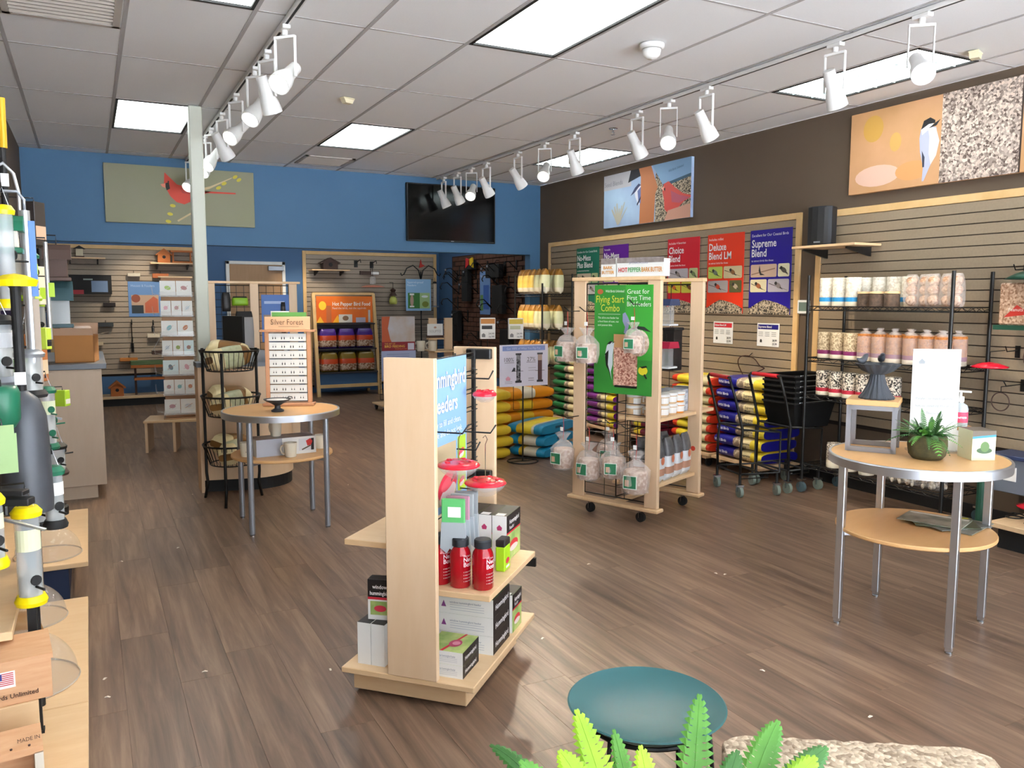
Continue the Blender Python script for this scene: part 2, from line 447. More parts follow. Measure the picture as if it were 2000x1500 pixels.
# ================================================================ CEILING FIXTURES
m_lens = mat('troffer_lens', (1, 1, 1), .4, emit=TROFFER)
_M['troffer_lens'].node_tree.nodes['Principled BSDF'].inputs['Emission Color'].default_value = (.93, 1, .98, 1)
m_cell = mat('troffer_louvre', 'cfe9ec', .35, metal=.3)
def cell_name(i, j):
    col = {2: 'left', 5: 'middle', 9: 'right'}[i]; row = {-4: 'over the shop front', -1: 'nearer', 2: 'farther'}[j]
    return col, row
for (i, j) in LIGHTS:
    x0, x1, y0, y1 = GX0 + GX * i + .012, GX0 + GX * (i + 1) - .012, GY0 + GY * j + .012, GY0 + GY * (j + 1) - .012
    lab = {(2, 2): 'bright square-looking fluorescent panel beside the white column top', (5, 2): 'bright fluorescent panel in the middle of the ceiling farther back',
           (9, 2): 'bluish louvred fluorescent panel above the jay and cardinal picture', (2, -1): 'fluorescent panel cut by the top edge of the photo at left',
           (5, -1): 'large bright fluorescent panel at top centre of the photo', (9, -1): 'louvred fluorescent panel above the chickadee picture'}.get((i, j), 'unseen fluorescent panel added for light over the shop front, %s column' % cell_name(i, j)[0])
    t = thing('ceiling_light', lab, 'light', ((x0 + x1) / 2, (y0 + y1) / 2, ZC), 0, 'fluorescent ceiling panels')
    hx_, hy_ = (x1 - x0) / 2, (y1 - y0) / 2
    fr = MB()
    for (a, b) in (((-hx_, -hy_), (hx_, -hy_ + .018)), ((-hx_, hy_ - .018), (hx_, hy_)), ((-hx_, -hy_), (-hx_ + .018, hy_)), ((hx_ - .018, -hy_), (hx_, hy_))):
        fr.box((a[0], a[1], -.006), (b[0], b[1], .02), m_blackm)
    fr.build('frame', t)
    MB().box((-hx_ + .018, -hy_ + .018, .006), (hx_ - .018, hy_ - .018, .012), m_lens).build('diffuser', t)
    if i == 9:
        lv = MB()
        for k in range(1, 3): lv.box((-hx_ + 2 * hx_ * k / 3 - .004, -hy_ + .018, -.004), (-hx_ + 2 * hx_ * k / 3 + .004, hy_ - .018, .006), m_cell)
        for k in range(1, 8): lv.box((-hx_ + .018, -hy_ + 2 * hy_ * k / 8 - .004, -.004), (hx_ - .018, -hy_ + 2 * hy_ * k / 8 + .004, .006), m_cell)
        lv.build('louvre', t)
# unseen panels added above the header's lower edge to brighten the back area
for k, (x, y) in enumerate(REAR_FILL):
    t = thing('ceiling_light', 'unseen fluorescent panel added to brighten the back room, above the header, %s' % ('left', 'middle', 'right')[k], 'light', (x, y, ZC), 0, 'fluorescent ceiling panels'); MB().box((-.30, -.6, -.01), (.30, .6, .03), m_blackm).build('frame', t); MB().box((-.28, -.58, -.014), (.28, .58, -.0105), m_lens).build('diffuser', t)
# track lights
m_trk = mat('track_paint', 'e4e4e2', .4)
m_lamp = mat('spot_lamp', (1, .93, .82), .4, emit=9)
def spot_head(label, loc, aim):
    t = thing('track_spotlight', label, 'spotlight', loc, 0, 'white track spotlights')
    MB().box((-.022, -.05, -.022), (.022, .05, 0), m_trk, .004).cyl((0, 0, -.05), (0, 0, -.02), .016, m_trk).build('mount', t)
    a = Vector(aim).normalized(); side = a.cross(Vector((0, 0, 1))).normalized(); pv = Vector((0, 0, -.27))
    for s_ in (-1, 1):
        MB().bar(side * (.062 * s_) + Vector((0, 0, -.065)), side * (.062 * s_) + pv, .018, .006, m_trk, upv=side).build('yoke_arm', t)
    MB().bar(side * -.065 + Vector((0, 0, -.058)), side * .065 + Vector((0, 0, -.058)), .02, .014, m_trk).build('yoke_bridge', t)
    cn = MB().lathe([(.0, -.125), (.034, -.125), (.038, -.03), (.055, .03), (.060, .075), (.060, .095), (.054, .095), (.05, .07), (.03, .05), (0, .045)], m_trk, 20)
    q = a.to_track_quat('Z', 'Y')
    can = cn.build('lamp_can', t, smooth=40); can.location = pv; can.rotation_mode = 'QUATERNION'; can.rotation_quaternion = q
    ln = MB().lathe([(0, .088), (.03, .087), (.052, .082)], m_lamp, 20).build('lamp_face', t, smooth=True); ln.location = pv; ln.rotation_mode = 'QUATERNION'; ln.rotation_quaternion = q
    ld = bpy.data.lights.new('spot', 'SPOT'); ld.energy = SPOT_W * 4 * math.pi; ld.color = (1, .84, .62); ld.spot_size = R(52); ld.spot_blend = .8; ld.shadow_soft_size = .05
    lo = bpy.data.objects.new('spot_beam', ld); C.objects.link(lo); lo.parent = t; lo.location = pv + a * .11; lo.rotation_mode = 'QUATERNION'; lo.rotation_quaternion = (-a).to_track_quat('Z', 'Y')
    return t
for nm, X, y0, y1, lab in (('lighting_track', 1.03, 3.2, 9.65, 'white lighting track running past the column top'), ('lighting_track', 3.95, 1.2, 9.62, 'white lighting track along the right side of the ceiling')):
    tk = MB().box((X - .018, y0, ZC - .03), (X + .018, y1, ZC - .006), m_trk, .003).box((X - .007, y0 + .01, ZC - .031), (X + .007, y1 - .01, ZC - .029), m_blackm)
    tag(tk.build(nm), lab, 'track light')
zt = ZC - .03
ORD = ['nearest', 'second nearest', 'third nearest', 'fourth', 'fifth', 'sixth', 'seventh', 'eighth', 'ninth', 'tenth', 'eleventh', 'farthest']
tr1 = [(4.69, (-.55, -.55, -.6)), (5.2, (.35, .25, -.9)), (5.6, (-.5, -.45, -.75)), (6.37, (-.6, -.5, -.6)), (7.06, (.5, .3, -.8)), (7.71, (-.5, -.45, -.7)), (8.13, (-.4, -.5, -.75)), (9.3, (-.5, -.55, -.6))]
for k, (y, a) in enumerate(tr1):
    spot_head('white spotlight on the left track, %s' % (ORD[k] + ' of its eight' if k < 7 else 'farthest, half behind the column'), (1.03, y, zt), a)
tr2 = [(2.94, (-.5, -.6, -.55)), (3.5, (.5, .1, -.85)), (4.62, (.6, .05, -.8)), (5.04, (-.5, -.62, -.6)), (5.44, (.6, .1, -.8)), (6.38, (.5, .15, -.9)), (6.92, (-.5, -.6, -.6)), (7.47, (.62, .1, -.75)), (8.21, (.55, .15, -.8)), (8.6, (-.45, -.6, -.6)), (9.0, (.5, .15, -.85)), (9.42, (.45, .0, -.9))]
for k, (y, a) in enumerate(tr2):
    spot_head('white spotlight on the right track, %s of its twelve' % ORD[k], (3.95, y, zt), a)
tag(MB().box((.6, 11.88, ZC + .006), (3.3, 11.916, ZC + .03), m_trk, .003).build('lighting_track'), 'white lighting track of the back room, hidden above the header', 'track light')
spot_head('spotlight of the back room, hidden above the header, aimed at the orange sign', (3.0, 11.898, ZC + .006), (.05, .75, -.9))
spot_head('spotlight of the back room, hidden above the header, aimed at the left rear panel', (.9, 11.898, ZC + .006), (-.1, .8, -.8))
# vents, detectors, sprinkler
m_vent = mat('vent_paint', 'b7afa6', .5)
def vent(label, cx, cy, hx_, hy_, n, ax):
    t = thing('ceiling_vent', label, 'vent', (cx, cy, ZC), 0, 'ceiling vents')
    f = MB()
    for (a, b) in (((-hx_, -hy_), (hx_, -hy_ + .035)), ((-hx_, hy_ - .035), (hx_, hy_)), ((-hx_, -hy_), (-hx_ + .035, hy_)), ((hx_ - .035, -hy_), (hx_, hy_))):
        f.box((a[0], a[1], -.014), (b[0], b[1], -.002), m_vent)
    f.build('frame', t)
    MB().box((-hx_ + .03, -hy_ + .03, -.004), (hx_ - .03, hy_ - .03, -.002), m_blackm).build('backing', t)
    for k in range(n):
        q = -hy_ + .035 + (2 * hy_ - .07) * (k + .5) / n
        MB().bar((-hx_ + .03, q, -.009), (hx_ - .03, q, -.009), .02, .002, m_vent, upv=(0, .5, .9)).build('slat', t)
vent('large return air vent in the top left corner of the ceiling', -.05, 4.93, .28, .29, 9, 'x')
vent('square supply vent near the blue header wall', 2.385, 9.06, .27, .27, 7, 'x')
m_ivory = mat('ivory_plastic', 'd9cfae', .5)
t = thing('smoke_detector', 'round white domed sensor on the ceiling beside the big light panel', 'detector', (3.06, 4.08, ZC - .006))
MB().lathe([(.075, 0), (.075, -.018), (.062, -.026)][::-1], m_white, 24).build('base_ring', t, smooth=30)
MB().lathe([(0, -.085), (.03, -.08), (.05, -.062), (.056, -.03)], m_white, 24).build('dome', t, smooth=True)
for lab, p in (('small ivory motion sensor on the ceiling between the tracks', (1.813, 6.19)), ('small ivory sensor on the ceiling above the chickadee picture', (4.90, 3.27))):
    t = thing('motion_sensor', lab, 'sensor', (p[0], p[1], ZC - .006), R(20), 'ivory ceiling sensors')
    MB().box((-.05, -.03, -.012), (.05, .03, 0), m_ivory, .004).build('base', t)
    MB().xz([(-.045, -.012), (-.03, -.042), (.03, -.042), (.045, -.012)], -.026, .026, m_ivory).build('housing', t)
t = thing('sprinkler_head', 'small sprinkler head in the ceiling behind the right track', 'sprinkler', (4.22, 6.17, ZC - .006))
MB().lathe([(0, -.008), (.035, -.006), (.04, 0)], m_chrome, 16).build('escutcheon', t)
MB().cyl((0, 0, -.035), (0, 0, 0), .008, m_chrome).bar((-.014, 0, -.03), (-.004, 0, -.055), .004, m=m_chrome).bar((.014, 0, -.03), (.004, 0, -.055), .004, m=m_chrome).lathe([(0, -.058), (.02, -.056), (.02, -.054)], m_chrome, 12).build('nozzle', t)
# support column
t = thing('support_column', 'slim off-white square column from floor to ceiling behind the counter', 'column', (.82, 7.03, 0))
m_col = mat('column_paint', 'cfd3c6', .5)
MB().box((-.05, -.05, 0), (.05, .05, ZC - .008), m_col, .008).build('shaft', t)
# ================================================================ WALL ART AND SIGNS
def ink(h, r=.55): return mat('ink_' + h, h, r)
K = ink
m_seedP = mat('seed_print', '2a2522', .7, kind='cells', col2='c9b79c', scale=85, amt=.7)
m_seedL = mat('seedcake_print', '5b4a42', .7, kind='cells', col2='e6d2c3', scale=70, amt=.9)
m_photoTan = mat('blurred_tan_photo', 'd6a37d', .6, kind='noise', col2='b58a52', scale=2.2, amt=.7)
m_photoBlue = mat('blurred_blue_photo', 'b6d2e6', .6, kind='noise', col2='7f86b8', scale=1.3, amt=.5)
m_photoGrn = mat('blurred_green_grey_photo', '8d8a78', .6, kind='noise', col2='8b8f6c', scale=1.2, amt=.6)
def board(name, label, cat, w_, h_, th, loc, rz, m, group=None, part='board'):
    t = thing(name, label, cat, loc, rz, group)
    MB().box((-w_ / 2, 0, 0), (w_ / 2, th, h_), m, .002).build(part, t); return t
RZX = R(-90)      # faces -X (hangs on the right wall); local x runs towards -Y
# cardinal
t = board('canvas_picture', 'wide picture of a red cardinal on a twig on the blue header wall', 'picture', 1.52, .61, .035, (.97, YH - .036, 2.34), 0, m_photoGrn, 'canvas pictures high on the walls')
p = Print()
rd, rd2, bk, yl, tw = K('d2432f'), K('b8392e'), K('1d1512'), K('c9b93a'), K('c9b48a')
p.poly([(.0, .31), (.28, .40), (.52, .53), (.53, .545), (.29, .43), (-.02, .34)], tw)
p.poly([(-.05, .03), (.09, .12), (.2, .19), (.19, .2), (.08, .135), (-.06, .045)], tw)
for x, z in ((.56, .55), (.44, .47), (-.13, .11), (.12, .14), (-.15, .03), (-.1, .2), (.6, .52), (.38, .42)): p.poly(ell(x, z, .03, .018, 8, rot=x), yl)
p.poly([(-.17, .55), (-.12, .50), (-.05, .43), (.08, .40), (.2, .36), (.3, .355), (.56, .36), (.56, .375), (.3, .375), (.2, .33), (.1, .26), (.02, .22), (-.06, .24), (-.12, .3), (-.15, .36), (-.18, .42), (-.175, .5)], rd)
p.poly([(-.02, .40), (.1, .385), (.24, .345), (.1, .33), (0, .34)], rd2)
p.poly([(-.175, .43), (-.13, .45), (-.12, .38), (-.155, .36)], bk)
p.poly([(-.215, .42), (-.165, .435), (-.165, .385), (-.195, .395)], K('e58a72'))
p.poly(ell(-.135, .455, .008, .008, 8), bk)
p.done(t)
# jay and cardinal
t = board('canvas_picture', 'picture of a blue jay and a cardinal at a wooden feeder on the brown wall', 'picture', 1.56, .6, .035, (XR - .036, 7.335, 2.36), RZX, m_photoBlue, 'canvas pictures high on the walls')
p = Print(); or_ = mat('cedar_print', 'c07a4e', .6, kind='noise', col2='b06f4a', scale=2, amt=.7)
p.rect(-.78, .43, -.24, .6, K('b9b6bb')); p.poly([(-.3, .47), (-.05, .52), (-.03, .6), (-.25, .6)], K('23242c'))
p.rect(.2, 0, .78, .6, m_seedP)
p.poly([(.14, .6), (.78, .6), (.78, .44), (.32, .38)], K('7fa3c6')); p.poly([(.32, .38), (.78, .44), (.78, .41), (.33, .35)], K('34566e'))
p.poly([(-.08, 0), (.18, 0), (.2, .3), (.24, .36), (.12, .6), (-.1, .6), (-.06, .5)], or_)
p.poly([(-.18, .36), (-.12, .42), (-.06, .41), (-.06, .26), (-.09, .2), (-.13, .25), (-.16, .30)], K('d8d8e4')); p.poly([(-.25, .32), (-.17, .35), (-.1, .4), (-.06, .42), (-.1, .44), (-.17, .40)], K('3b4266'))
p.poly([(-.12, .36), (-.06, .4), (-.06, .22), (-.1, .24)], K('6d79ab')); p.poly([(-.13, .22), (-.06, .3), (-.06, .27), (-.12, .2)], K('23243c'))
p.poly([(.34, .38), (.42, .4), (.52, .33), (.66, .25), (.78, .22), (.78, .2), (.68, .17), (.56, .1), (.42, .07), (.36, .12), (.35, .22), (.32, .3)], K('cf4f45')); p.poly([(.46, .3), (.6, .24), (.77, .2), (.6, .16), (.48, .18)], K('b25568'))
p.poly([(.30, .335), (.35, .36), (.345, .31)], K('e6a08e')); p.poly([(.34, .33), (.37, .34), (.365, .3)], bk)
p.poly([(.36, 0), (.42, .1), (.78, .14), (.78, 0)], K('c99782'))
for k in range(7): p.poly([(-.5, .02), (-.62 + .05 * k, .2 + .03 * (k % 3)), (-.6 + .05 * k, .21 + .03 * (k % 3)), (-.46, .03)], K('b9b3a2'))
p.text('Seed Blends', -.76, .47, .075, K('8c8a92'), width=.46); p.text('Wild Birds Unlimited', .42, .49, .035, K('3c5c78'), width=.24, slant=.12)
p.done(t)
# chickadee
t = board('canvas_picture', 'large picture of a chickadee clinging to a seed cake on the brown wall', 'picture', 1.52, .62, .035, (XR - .036, 3.868, 2.36), RZX, m_photoTan, 'canvas pictures high on the walls')
p = Print(); p.rect(.02, 0, .58, .62, m_seedL); p.rect(.58, 0, .592, .62, K('3a2a22'))
p.poly(ell(-.55, .48, .09, .1), K('c79a4a')); p.poly(ell(-.35, .35, .05, .07), K('cda25a')); p.poly(ell(-.5, .12, .2, .08), K('e0b9a4')); p.poly(ell(-.2, .12, .14, .07), K('d49a62'))
p.poly([(-.1, .42), (-.02, .40), (.0, .3), (-.02, .2), (-.06, .12), (-.1, .03), (-.115, .03), (-.11, .13), (-.14, .24), (-.15, .34), (-.14, .41)], K('b9bcd0'))
p.poly([(-.09, .42), (-.02, .39), (.01, .3), (-.01, .2), (-.05, .14), (-.07, .22), (-.07, .34)], K('ded4cf'))
p.poly([(-.14, .40), (-.12, .46), (-.07, .475), (-.03, .45), (-.03, .43), (-.08, .43)], K('1d1c20')); p.poly([(-.14, .40), (-.08, .43), (-.04, .43), (-.08, .39), (-.13, .36)], K('e9e6e6')); p.poly([(-.08, .40), (-.03, .43), (.012, .45), (-.02, .41)], K('1d1c20'))
p.poly([(-.125, .25), (-.1, .2), (-.1, .13), (-.115, .13)], K('3a3f52'))
p.done(t)
# television
t = thing('television', 'large flat black television on the blue header wall', 'television', (4.155, YH - .065, 2.255))
MB().box((-.608, 0, 0), (.608, .045, .71), m_blackm, .004).build('bezel', t)
MB().box((-.592, -.003, .02), (.592, .001, .694), mat('tv_glass', '060607', .12)).build('screen', t)
MB().box((-.02, -.006, .006), (.02, 0, .014), m_silver).build('logo_plate', t)
MB().box((-.2, .045, .2), (.2, .064, .5), m_blackm).build('wall_bracket', t)
# seed-blend posters on the slatwall
def blend_poster(label, yc, h, lines, top, col, pics, z=1.40):
    W_ = .505; t = board('seed_poster', label, 'poster', W_, .76, .006, (XR - .028, yc, z), RZX, mat('poster_' + col, col, .45), 'seed blend posters on the slatwall')
    p = Print(); wh = K('f4f1f2'); p.text(top, -.225, .70, .035, wh, width=.44)
    for i, s_ in enumerate(lines): p.text(s_, -.225, .605 - i * .085, .098, wh, width=.44, bold=True, cond=.86)
    p.text('to attract birds like these:', -.225, .475, .026, wh, width=.34)
    for (x0, z0, x1, z1, bgc, bird) in pics:
        p.poly(rrect(x0, z0, x1, z1, .014), K(bgc)); cx, cz = (x0 + x1) / 2, (z0 + z1) / 2; s_ = (z1 - z0) * .34
        if bird == 'quail':
            p.poly([(x0 + .01, z0 + .02), (x1 - .02, z0 + .07), (x1 - .02, z0 + .08), (x0 + .01, z0 + .03)], K('8d6f5c')); p.poly([(cx - .05, cz + .05), (cx - .03, cz - .02), (cx + .02, cz - .04), (cx - .04, cz - .04), (cx - .06, cz)], K('2c3034'))
        else:
            p.poly([(x0 + .01, z1 - .04), (x1 - .02, z0 + .015), (x1 - .012, z0 + .015), (x0 + .014, z1 - .035)], K('4a3a32'))
            p.poly(ell(cx, cz, s_ * .95, s_ * .55, 14, rot=-.5), K(bird)); p.poly(ell(cx - s_ * .75, cz + s_ * .5, s_ * .42, s_ * .4, 12), K('33302e')); p.poly([(cx + s_ * .6, cz - s_ * .2), (cx + s_ * 1.5, cz - s_ * .95), (cx + s_ * .4, cz - s_ * .6)], K('4b4641'))
    pile = [(-.25, 0), (.25, 0), (.25, .05), (.2, .075), (.1, .105), (0, .125), (-.06, .13), (-.14, .10), (-.22, .06), (-.25, .05)]
    p.poly(pile, m_seedP); p.done(t); return t
P4 = lambda a, b, c, d, e, f, g, h: [(-.235, .335, .085, .45, a, b), (.10, .335, .235, .45, c, d), (-.235, .2, -.03, .315, e, f), (-.015, .2, .235, .315, g, h)]
P4b = lambda a, b, c, d, e, f, g, h: [(-.235, .335, -.03, .45, a, b), (-.015, .335, .235, .45, c, d), (-.235, .2, .05, .315, e, f), (.07, .2, .235, .315, g, h)]
blend_poster('green seed poster, farthest of the row on the slatwall', 8.47, 0, ['No-Mess', 'Plus Blend'], 'Excellent for Our Coastal Birds', '1d6f58', P4('c9b79f', '7d6a55', 'b8c08a', '6b7f52', 'd6c8a2', 'a05a3a', 'b9b5b8', '8b8078'))
blend_poster('purple seed poster beside the green one', 7.875, 0, ['No-Mess', 'Blend'], 'Versatile', '5f1f8c', P4b('b8c08a', '6b7f52', 'd6c8a2', 'a05a3a', 'c9b79f', '7d6a55', '9fb07a', 'd8c23a'))
blend_poster('crimson seed poster reading Choice Blend', 6.665, 0, ['Choice', 'Blend'], 'Includes 4 favorites', 'c9202e', P4('b7b0b4', '8b8078', 'b8c08a', '6b7f52', 'd0c23a', 'c86a2a', 'c9c24a', '7a4a2a'))
blend_poster('orange-red seed poster reading Deluxe Blend LM', 6.04, 0, ['Deluxe', 'Blend LM'], 'Includes millet', 'e23a1c', P4b('b4c85a', '6f7a6a', 'cdbd95', '8a5f38', 'a9a2a0', 'c24a2a', '5a5a34', 'b9a58c'))
blend_poster('navy seed poster reading Supreme Blend beside the thermostat', 5.458, 0, ['Supreme', 'Blend'], 'Excellent for Our Coastal Birds', '24168a', P4('c2a58f', 'quail', 'e3dcb8', '5c564c', 'dfd5ac', 'a8623c', 'b4aeb6', '8d8480'))
def price_card(label, yc, zc, title, col, a, b, X=XR - .026, w_=.27, h_=.21, rz=RZX):
    t = board('price_card', label, 'price card', w_, h_, .004, (X, yc, zc), rz, m_paper, 'price cards')
    p = Print(); p.rect(-w_ / 2 + .012, h_ - .055, w_ / 2 - .012, h_ - .012, K(col)); p.text(title, -w_ / 2 + .02, h_ - .042, .028, K('f4f1f2'), width=w_ * .6, bold=True)
    g = K('9a9a98')
    for i in range(3):
        for j in range(3): p.rect(-w_ / 2 + .02 + .08 * i, h_ - .085 - .016 * j, -w_ / 2 + .075 + .08 * i, h_ - .08 - .016 * j, g)
    p.poly([(-w_ / 2 + .04, .035), (-w_ / 2 + .065, .035), (-w_ / 2 + .065, .055), (-w_ / 2 + .052, .066), (-w_ / 2 + .04, .055)], K('3c3a38'))
    p.text(a, w_ / 2 - .02, .048, .026, K('2a2a2a'), align='r', bold=True); p.text(b, w_ / 2 - .02, .016, .026, K('2a2a2a'), align='r', bold=True); p.done(t); return t
price_card('white price card with a red header on the slatwall', 6.045, 1.11, 'Deluxe Blend LM', 'cf2a34', '28.99', '22.99')
price_card('white price card with a navy header on the slatwall', 5.455, 1.11, 'Supreme Blend', '1f1a7a', '28.99', '25.99')
# thermostat
t = thing('thermostat', 'white thermostat on the brown wall strip between the slat panels', 'thermostat', (XR - .001, 5.06, 1.41), RZX)
MB().box((-.065, -.028, 0), (.065, 0, .12), m_white, .008).build('case', t)
MB().box((-.042, -.030, .025), (.042, -.027, .1), mat('lcd', '6e7f76', .3)).build('display', t)
# slatwall shelf with loudspeaker
def bracket_shelf(label, loc, rz, L, D, brk=2):
    t = thing('wall_shelf', label, 'shelf', loc, rz, 'small bracket shelves on the slatwalls')
    MB().box((-L / 2, -D, 0), (L / 2, 0, .019), m_mapleH, .002).build('board', t)
    for s_ in ((-1, 1) if brk == 2 else (0,)):
        x = s_ * (L / 2 - .1); MB().yz([(0, -.005), (-D + .03, -.005), (-D + .03, -.02), (-.01, -.075), (0, -.075)], x - .009, x + .009, m_black).build('bracket', t)
    return t
bracket_shelf('maple bracket shelf carrying the loudspeaker on the slatwall', (XR - .02, 4.62, 1.945), RZX, .62, .3)
t = thing('loudspeaker', 'black loudspeaker standing on a wall shelf under the chickadee picture', 'speaker', (5.30, 4.75, 1.965), R(-72))
m_spk = mat('speaker_grille', '1d2027', .6)
MB().prism([(-.075, .09), (.075, .09), (.10, -.06), (.06, -.085), (0, -.092), (-.06, -.085), (-.10, -.06)], 0, .31, m_spk).build('cabinet', t, bevel=.006)
MB().prism([(-.088, -.066), (-.05, -.094), (0, -.1), (.05, -.094), (.088, -.066), (.05, -.089), (0, -.094), (-.05, -.089)][:5] + [(.05, -.088), (0, -.093), (-.05, -.088)], .012, .298, m_blackm).build('grille', t)
pl = MB(); pl.box((-.026, -.105, .02), (.026, -.098, .032), m_silver).build('badge', t)
# ================================================================ SHARED BUILDERS
def fbox(mb, a, b, ms):
    """box with materials for (-x,+x,-y,+y,-z,+z)"""
    (x0, y0, z0), (x1, y1, z1) = a, b
    V_ = [(x0, y0, z0), (x1, y0, z0), (x1, y1, z0), (x0, y1, z0), (x0, y0, z1), (x1, y0, z1), (x1, y1, z1), (x0, y1, z1)]
    for f, m in zip(((3, 0, 4, 7), (1, 2, 6, 5), (0, 1, 5, 4), (2, 3, 7, 6), (3, 2, 1, 0), (4, 5, 6, 7)), ms):
        mb.add([V_[i] for i in f], [(0, 1, 2, 3)], m)
    return mb
def letter_cyl(mb, t, ang, z, size, r, m, bold=False, c=(0, 0)):
    vs, fs, a, b = glyphs(t, bold)
    mb.add([(c[0] + r * math.cos(ang + v[0] * size / r), c[1] + r * math.sin(ang + v[0] * size / r), z + v[1] * size) for v in vs], fs, m)
def grid_wires(mb, a0, a1, z0, z1, fn, da, dz, r=.003, m=None, frame=.005):
    n = max(1, round((a1 - a0) / da)); k = max(1, round((z1 - z0) / dz))
    for i in range(n + 1):
        a = a0 + (a1 - a0) * i / n; mb.tube([fn(a, z0), fn(a, z1)], frame if i in (0, n) else r, m, 5)
    for j in range(k + 1):
        z = z0 + (z1 - z0) * j / k; mb.tube([fn(a0, z), fn(a1, z)], frame if j in (0, k) else r, m, 5)
def hook(parent, base, out, m=None, up=.035):
    b = Vector(base); o = Vector(out); return MB().tube([b - Vector((0, 0, .05)), b, b + o * .85, b + o + Vector((0, 0, up))], .0035, m or m_black, 6).build('hook', parent, smooth=True)
m_clear = mat('clear_plastic', 'f2f2f2', .08, alpha=.22, spec=.8)
m_clearW = mat('crinkled_wrap', 'efe6e2', .18, alpha=.30, spec=.8)
m_redP = mat('red_plastic', 'd8142e', .2, coat=.4)
m_redT = mat('red_nectar_bottle', 'c4061e', .08, trans=.35, coat=.5)
m_kraft = mat('kraft_card', 'b98a58', .7)
def plastic_saucer(label, loc, rz, r, rod, group='red saucer feeders'):
    t = thing('hummingbird_feeder', label, 'feeder', loc, rz, group)
    MB().lathe([(0, -.045 * r / .08), (r * .4, -.043 * r / .08), (r * .8, -.02 * r / .08), (r, 0), (r * .97, .001), (r * .77, -.015 * r / .08), (0, -.035 * r / .08)], m_clear, 28).build('bowl', t, smooth=True)
    cv = MB().lathe([(r * .98, 0), (r * 1.02, .004), (r * .96, .012), (r * .7, .02), (r * .5, .014), (r * .2, .024), (0, .024)], m_redP, 28).build('cover', t, smooth=50)
    for k in range(5):
        a = 2 * math.pi * k / 5 + .3; MB().lathe([(.012, 0), (.009, .006), (.003, .004)], m_redP, 10, c=(r * .6 * math.cos(a), r * .6 * math.sin(a), .017)).build('feeding_port', cv)
    if rod:
        MB().tube([(0, 0, .02), (0, 0, rod), (.008, 0, rod + .02), (0, 0, rod + .035), (-.01, 0, rod + .025)], .0018, m_chrome, 5).build('hanger', t)
    return t
# ================================================================ NEAR GONDOLA
G0 = Vector((1.25465, 3.01512, 0)); GR = R(-46)
def G(x, y, z): c, s_ = math.cos(GR), math.sin(GR); return (G0.x + x * c - y * s_, G0.y + x * s_ + y * c, z)
g = thing('display_gondola', 'two-sided maple gondola with tall end panels and shelves of red feeders', 'display stand', tuple(G0), GR)
MB().box((-.26, -.30, .012), (.215, .30, .108), m_mapleH, .003).build('plinth', g)
MB().box((-.27, -.375, .108), (.275, .375, .131), m_mapleH, .003).build('deck', g)
MB().box((-.07, -.378, .131), (.13, -.352, 1.322), m_maple, .002).build('end_panel', g)
MB().box((-.10, .352, .131), (.095, .378, 1.322), m_maple, .002).build('end_panel', g)
MB().box((.03, -.275, .418), (.30, .30, .441), m_mapleH, .002).build('shelf', g)
MB().box((-.305, -.275, .578), (-.0, .30, .601), m_mapleH, .002).build('shelf', g)
MB().box((.02, .27, .38), (.31, .285, .418), m_black).build('shelf_bracket', g)
gw = MB()
for k in range(15): 
    for dz in (0, .018): gw.tube([(.012, -.35, .19 + .078 * k + dz), (.012, .35, .19 + .078 * k + dz)], .0028, m_black, 5)
for y in (-.2, .1): gw.tube([(.012, y, .18), (.012, y, 1.31)], .004, m_black, 6)
gw.build('wire_grid', g)['kind'] = 'stuff'
for y, zz in ((.322, 1.27), (.322, .73)):
    MB().box((-.03, y, zz), (.085, .352, zz + .045), m_black, .004).build('grid_clip', g)
MB().box((.004, .30, .15), (.020, .318, 1.315), m_blackm, .002).build('upright', g)
for (y, z, l) in ((.18, 1.20, .13), (.13, .98, .16), (-.20, 1.03, .17), (.05, .92, .12), (.08, .75, .11)): hook(g, (.02, y, z), (l, 0, 0))
# sign on the grid
t = thing('hanging_sign', 'light blue sign with white lettering and pictures of red feeders on the gondola', 'sign', G(.032, 0, 0), GR)
m_sky = mat('sign_sky_blue', '86aedb', .5)
MB().box((0, -.3, .69), (.006, .158, 1.30), m_sky).build('board', t)
p = Print(); wh = K('fbfbfb'); p.text('Hummingbird', .135, 1.19, .09, wh, align='r', bold=True, width=.40, cond=.85); p.text('Feeders', .05, 1.09, .09, wh, align='r', bold=True, width=.30, cond=.85)
p.text('Easy to fill and clean,', .085, 1.035, .035, wh, align='r', width=.38); p.text('secure and do not leak.', .1, .995, .035, wh, align='r', width=.38)
p.rect(-.28, .72, .04, .96, K('b8a684')); p.rect(.055, .86, .145, .97, K('a9c93c')); p.rect(.055, .74, .145, .85, K('b4c736'))
for (x, z, s_) in ((.1, .90, .03), (.1, .78, .03), (-.05, .79, .1)):
    p.poly(ell(x, z, s_, s_ * .55, rot=.25), K('d43046')); p.poly(ell(x, z - s_ * .35, s_ * .85, s_ * .35, rot=.25), K('ecd6d4')); p.poly(ell(x, z + s_ * .1, s_ * .7, s_ * .25, rot=.25), K('e85a68'))
p.poly([(.0, .86), (.012, .89), (.02, .87), (.015, .84), (.022, .81), (.005, .83)], K('c98a6a')); p.poly([(-.02, .805), (.02, .83), (.022, .82), (-.015, .795)], K('8a5a4a'))
for ch in (p.p, p.t): ch.v = [(.0 + .006 - v[1] - .0, v[0], v[2]) for v in ch.v]     # turn the print to face local +x
p.done(t)
# saucer feeders on the hooks
plastic_saucer('red saucer feeder hanging lowest at the right of the gondola', G(.188, -.018, .80), GR, .083, .16)
plastic_saucer('red saucer feeder hanging half behind the near gondola panel', G(.15, -.205, .905), GR, .08, .105)
plastic_saucer('small red feeder hanging high against the far gondola panel', G(.13, .13, 1.135), GR, .05, 0)
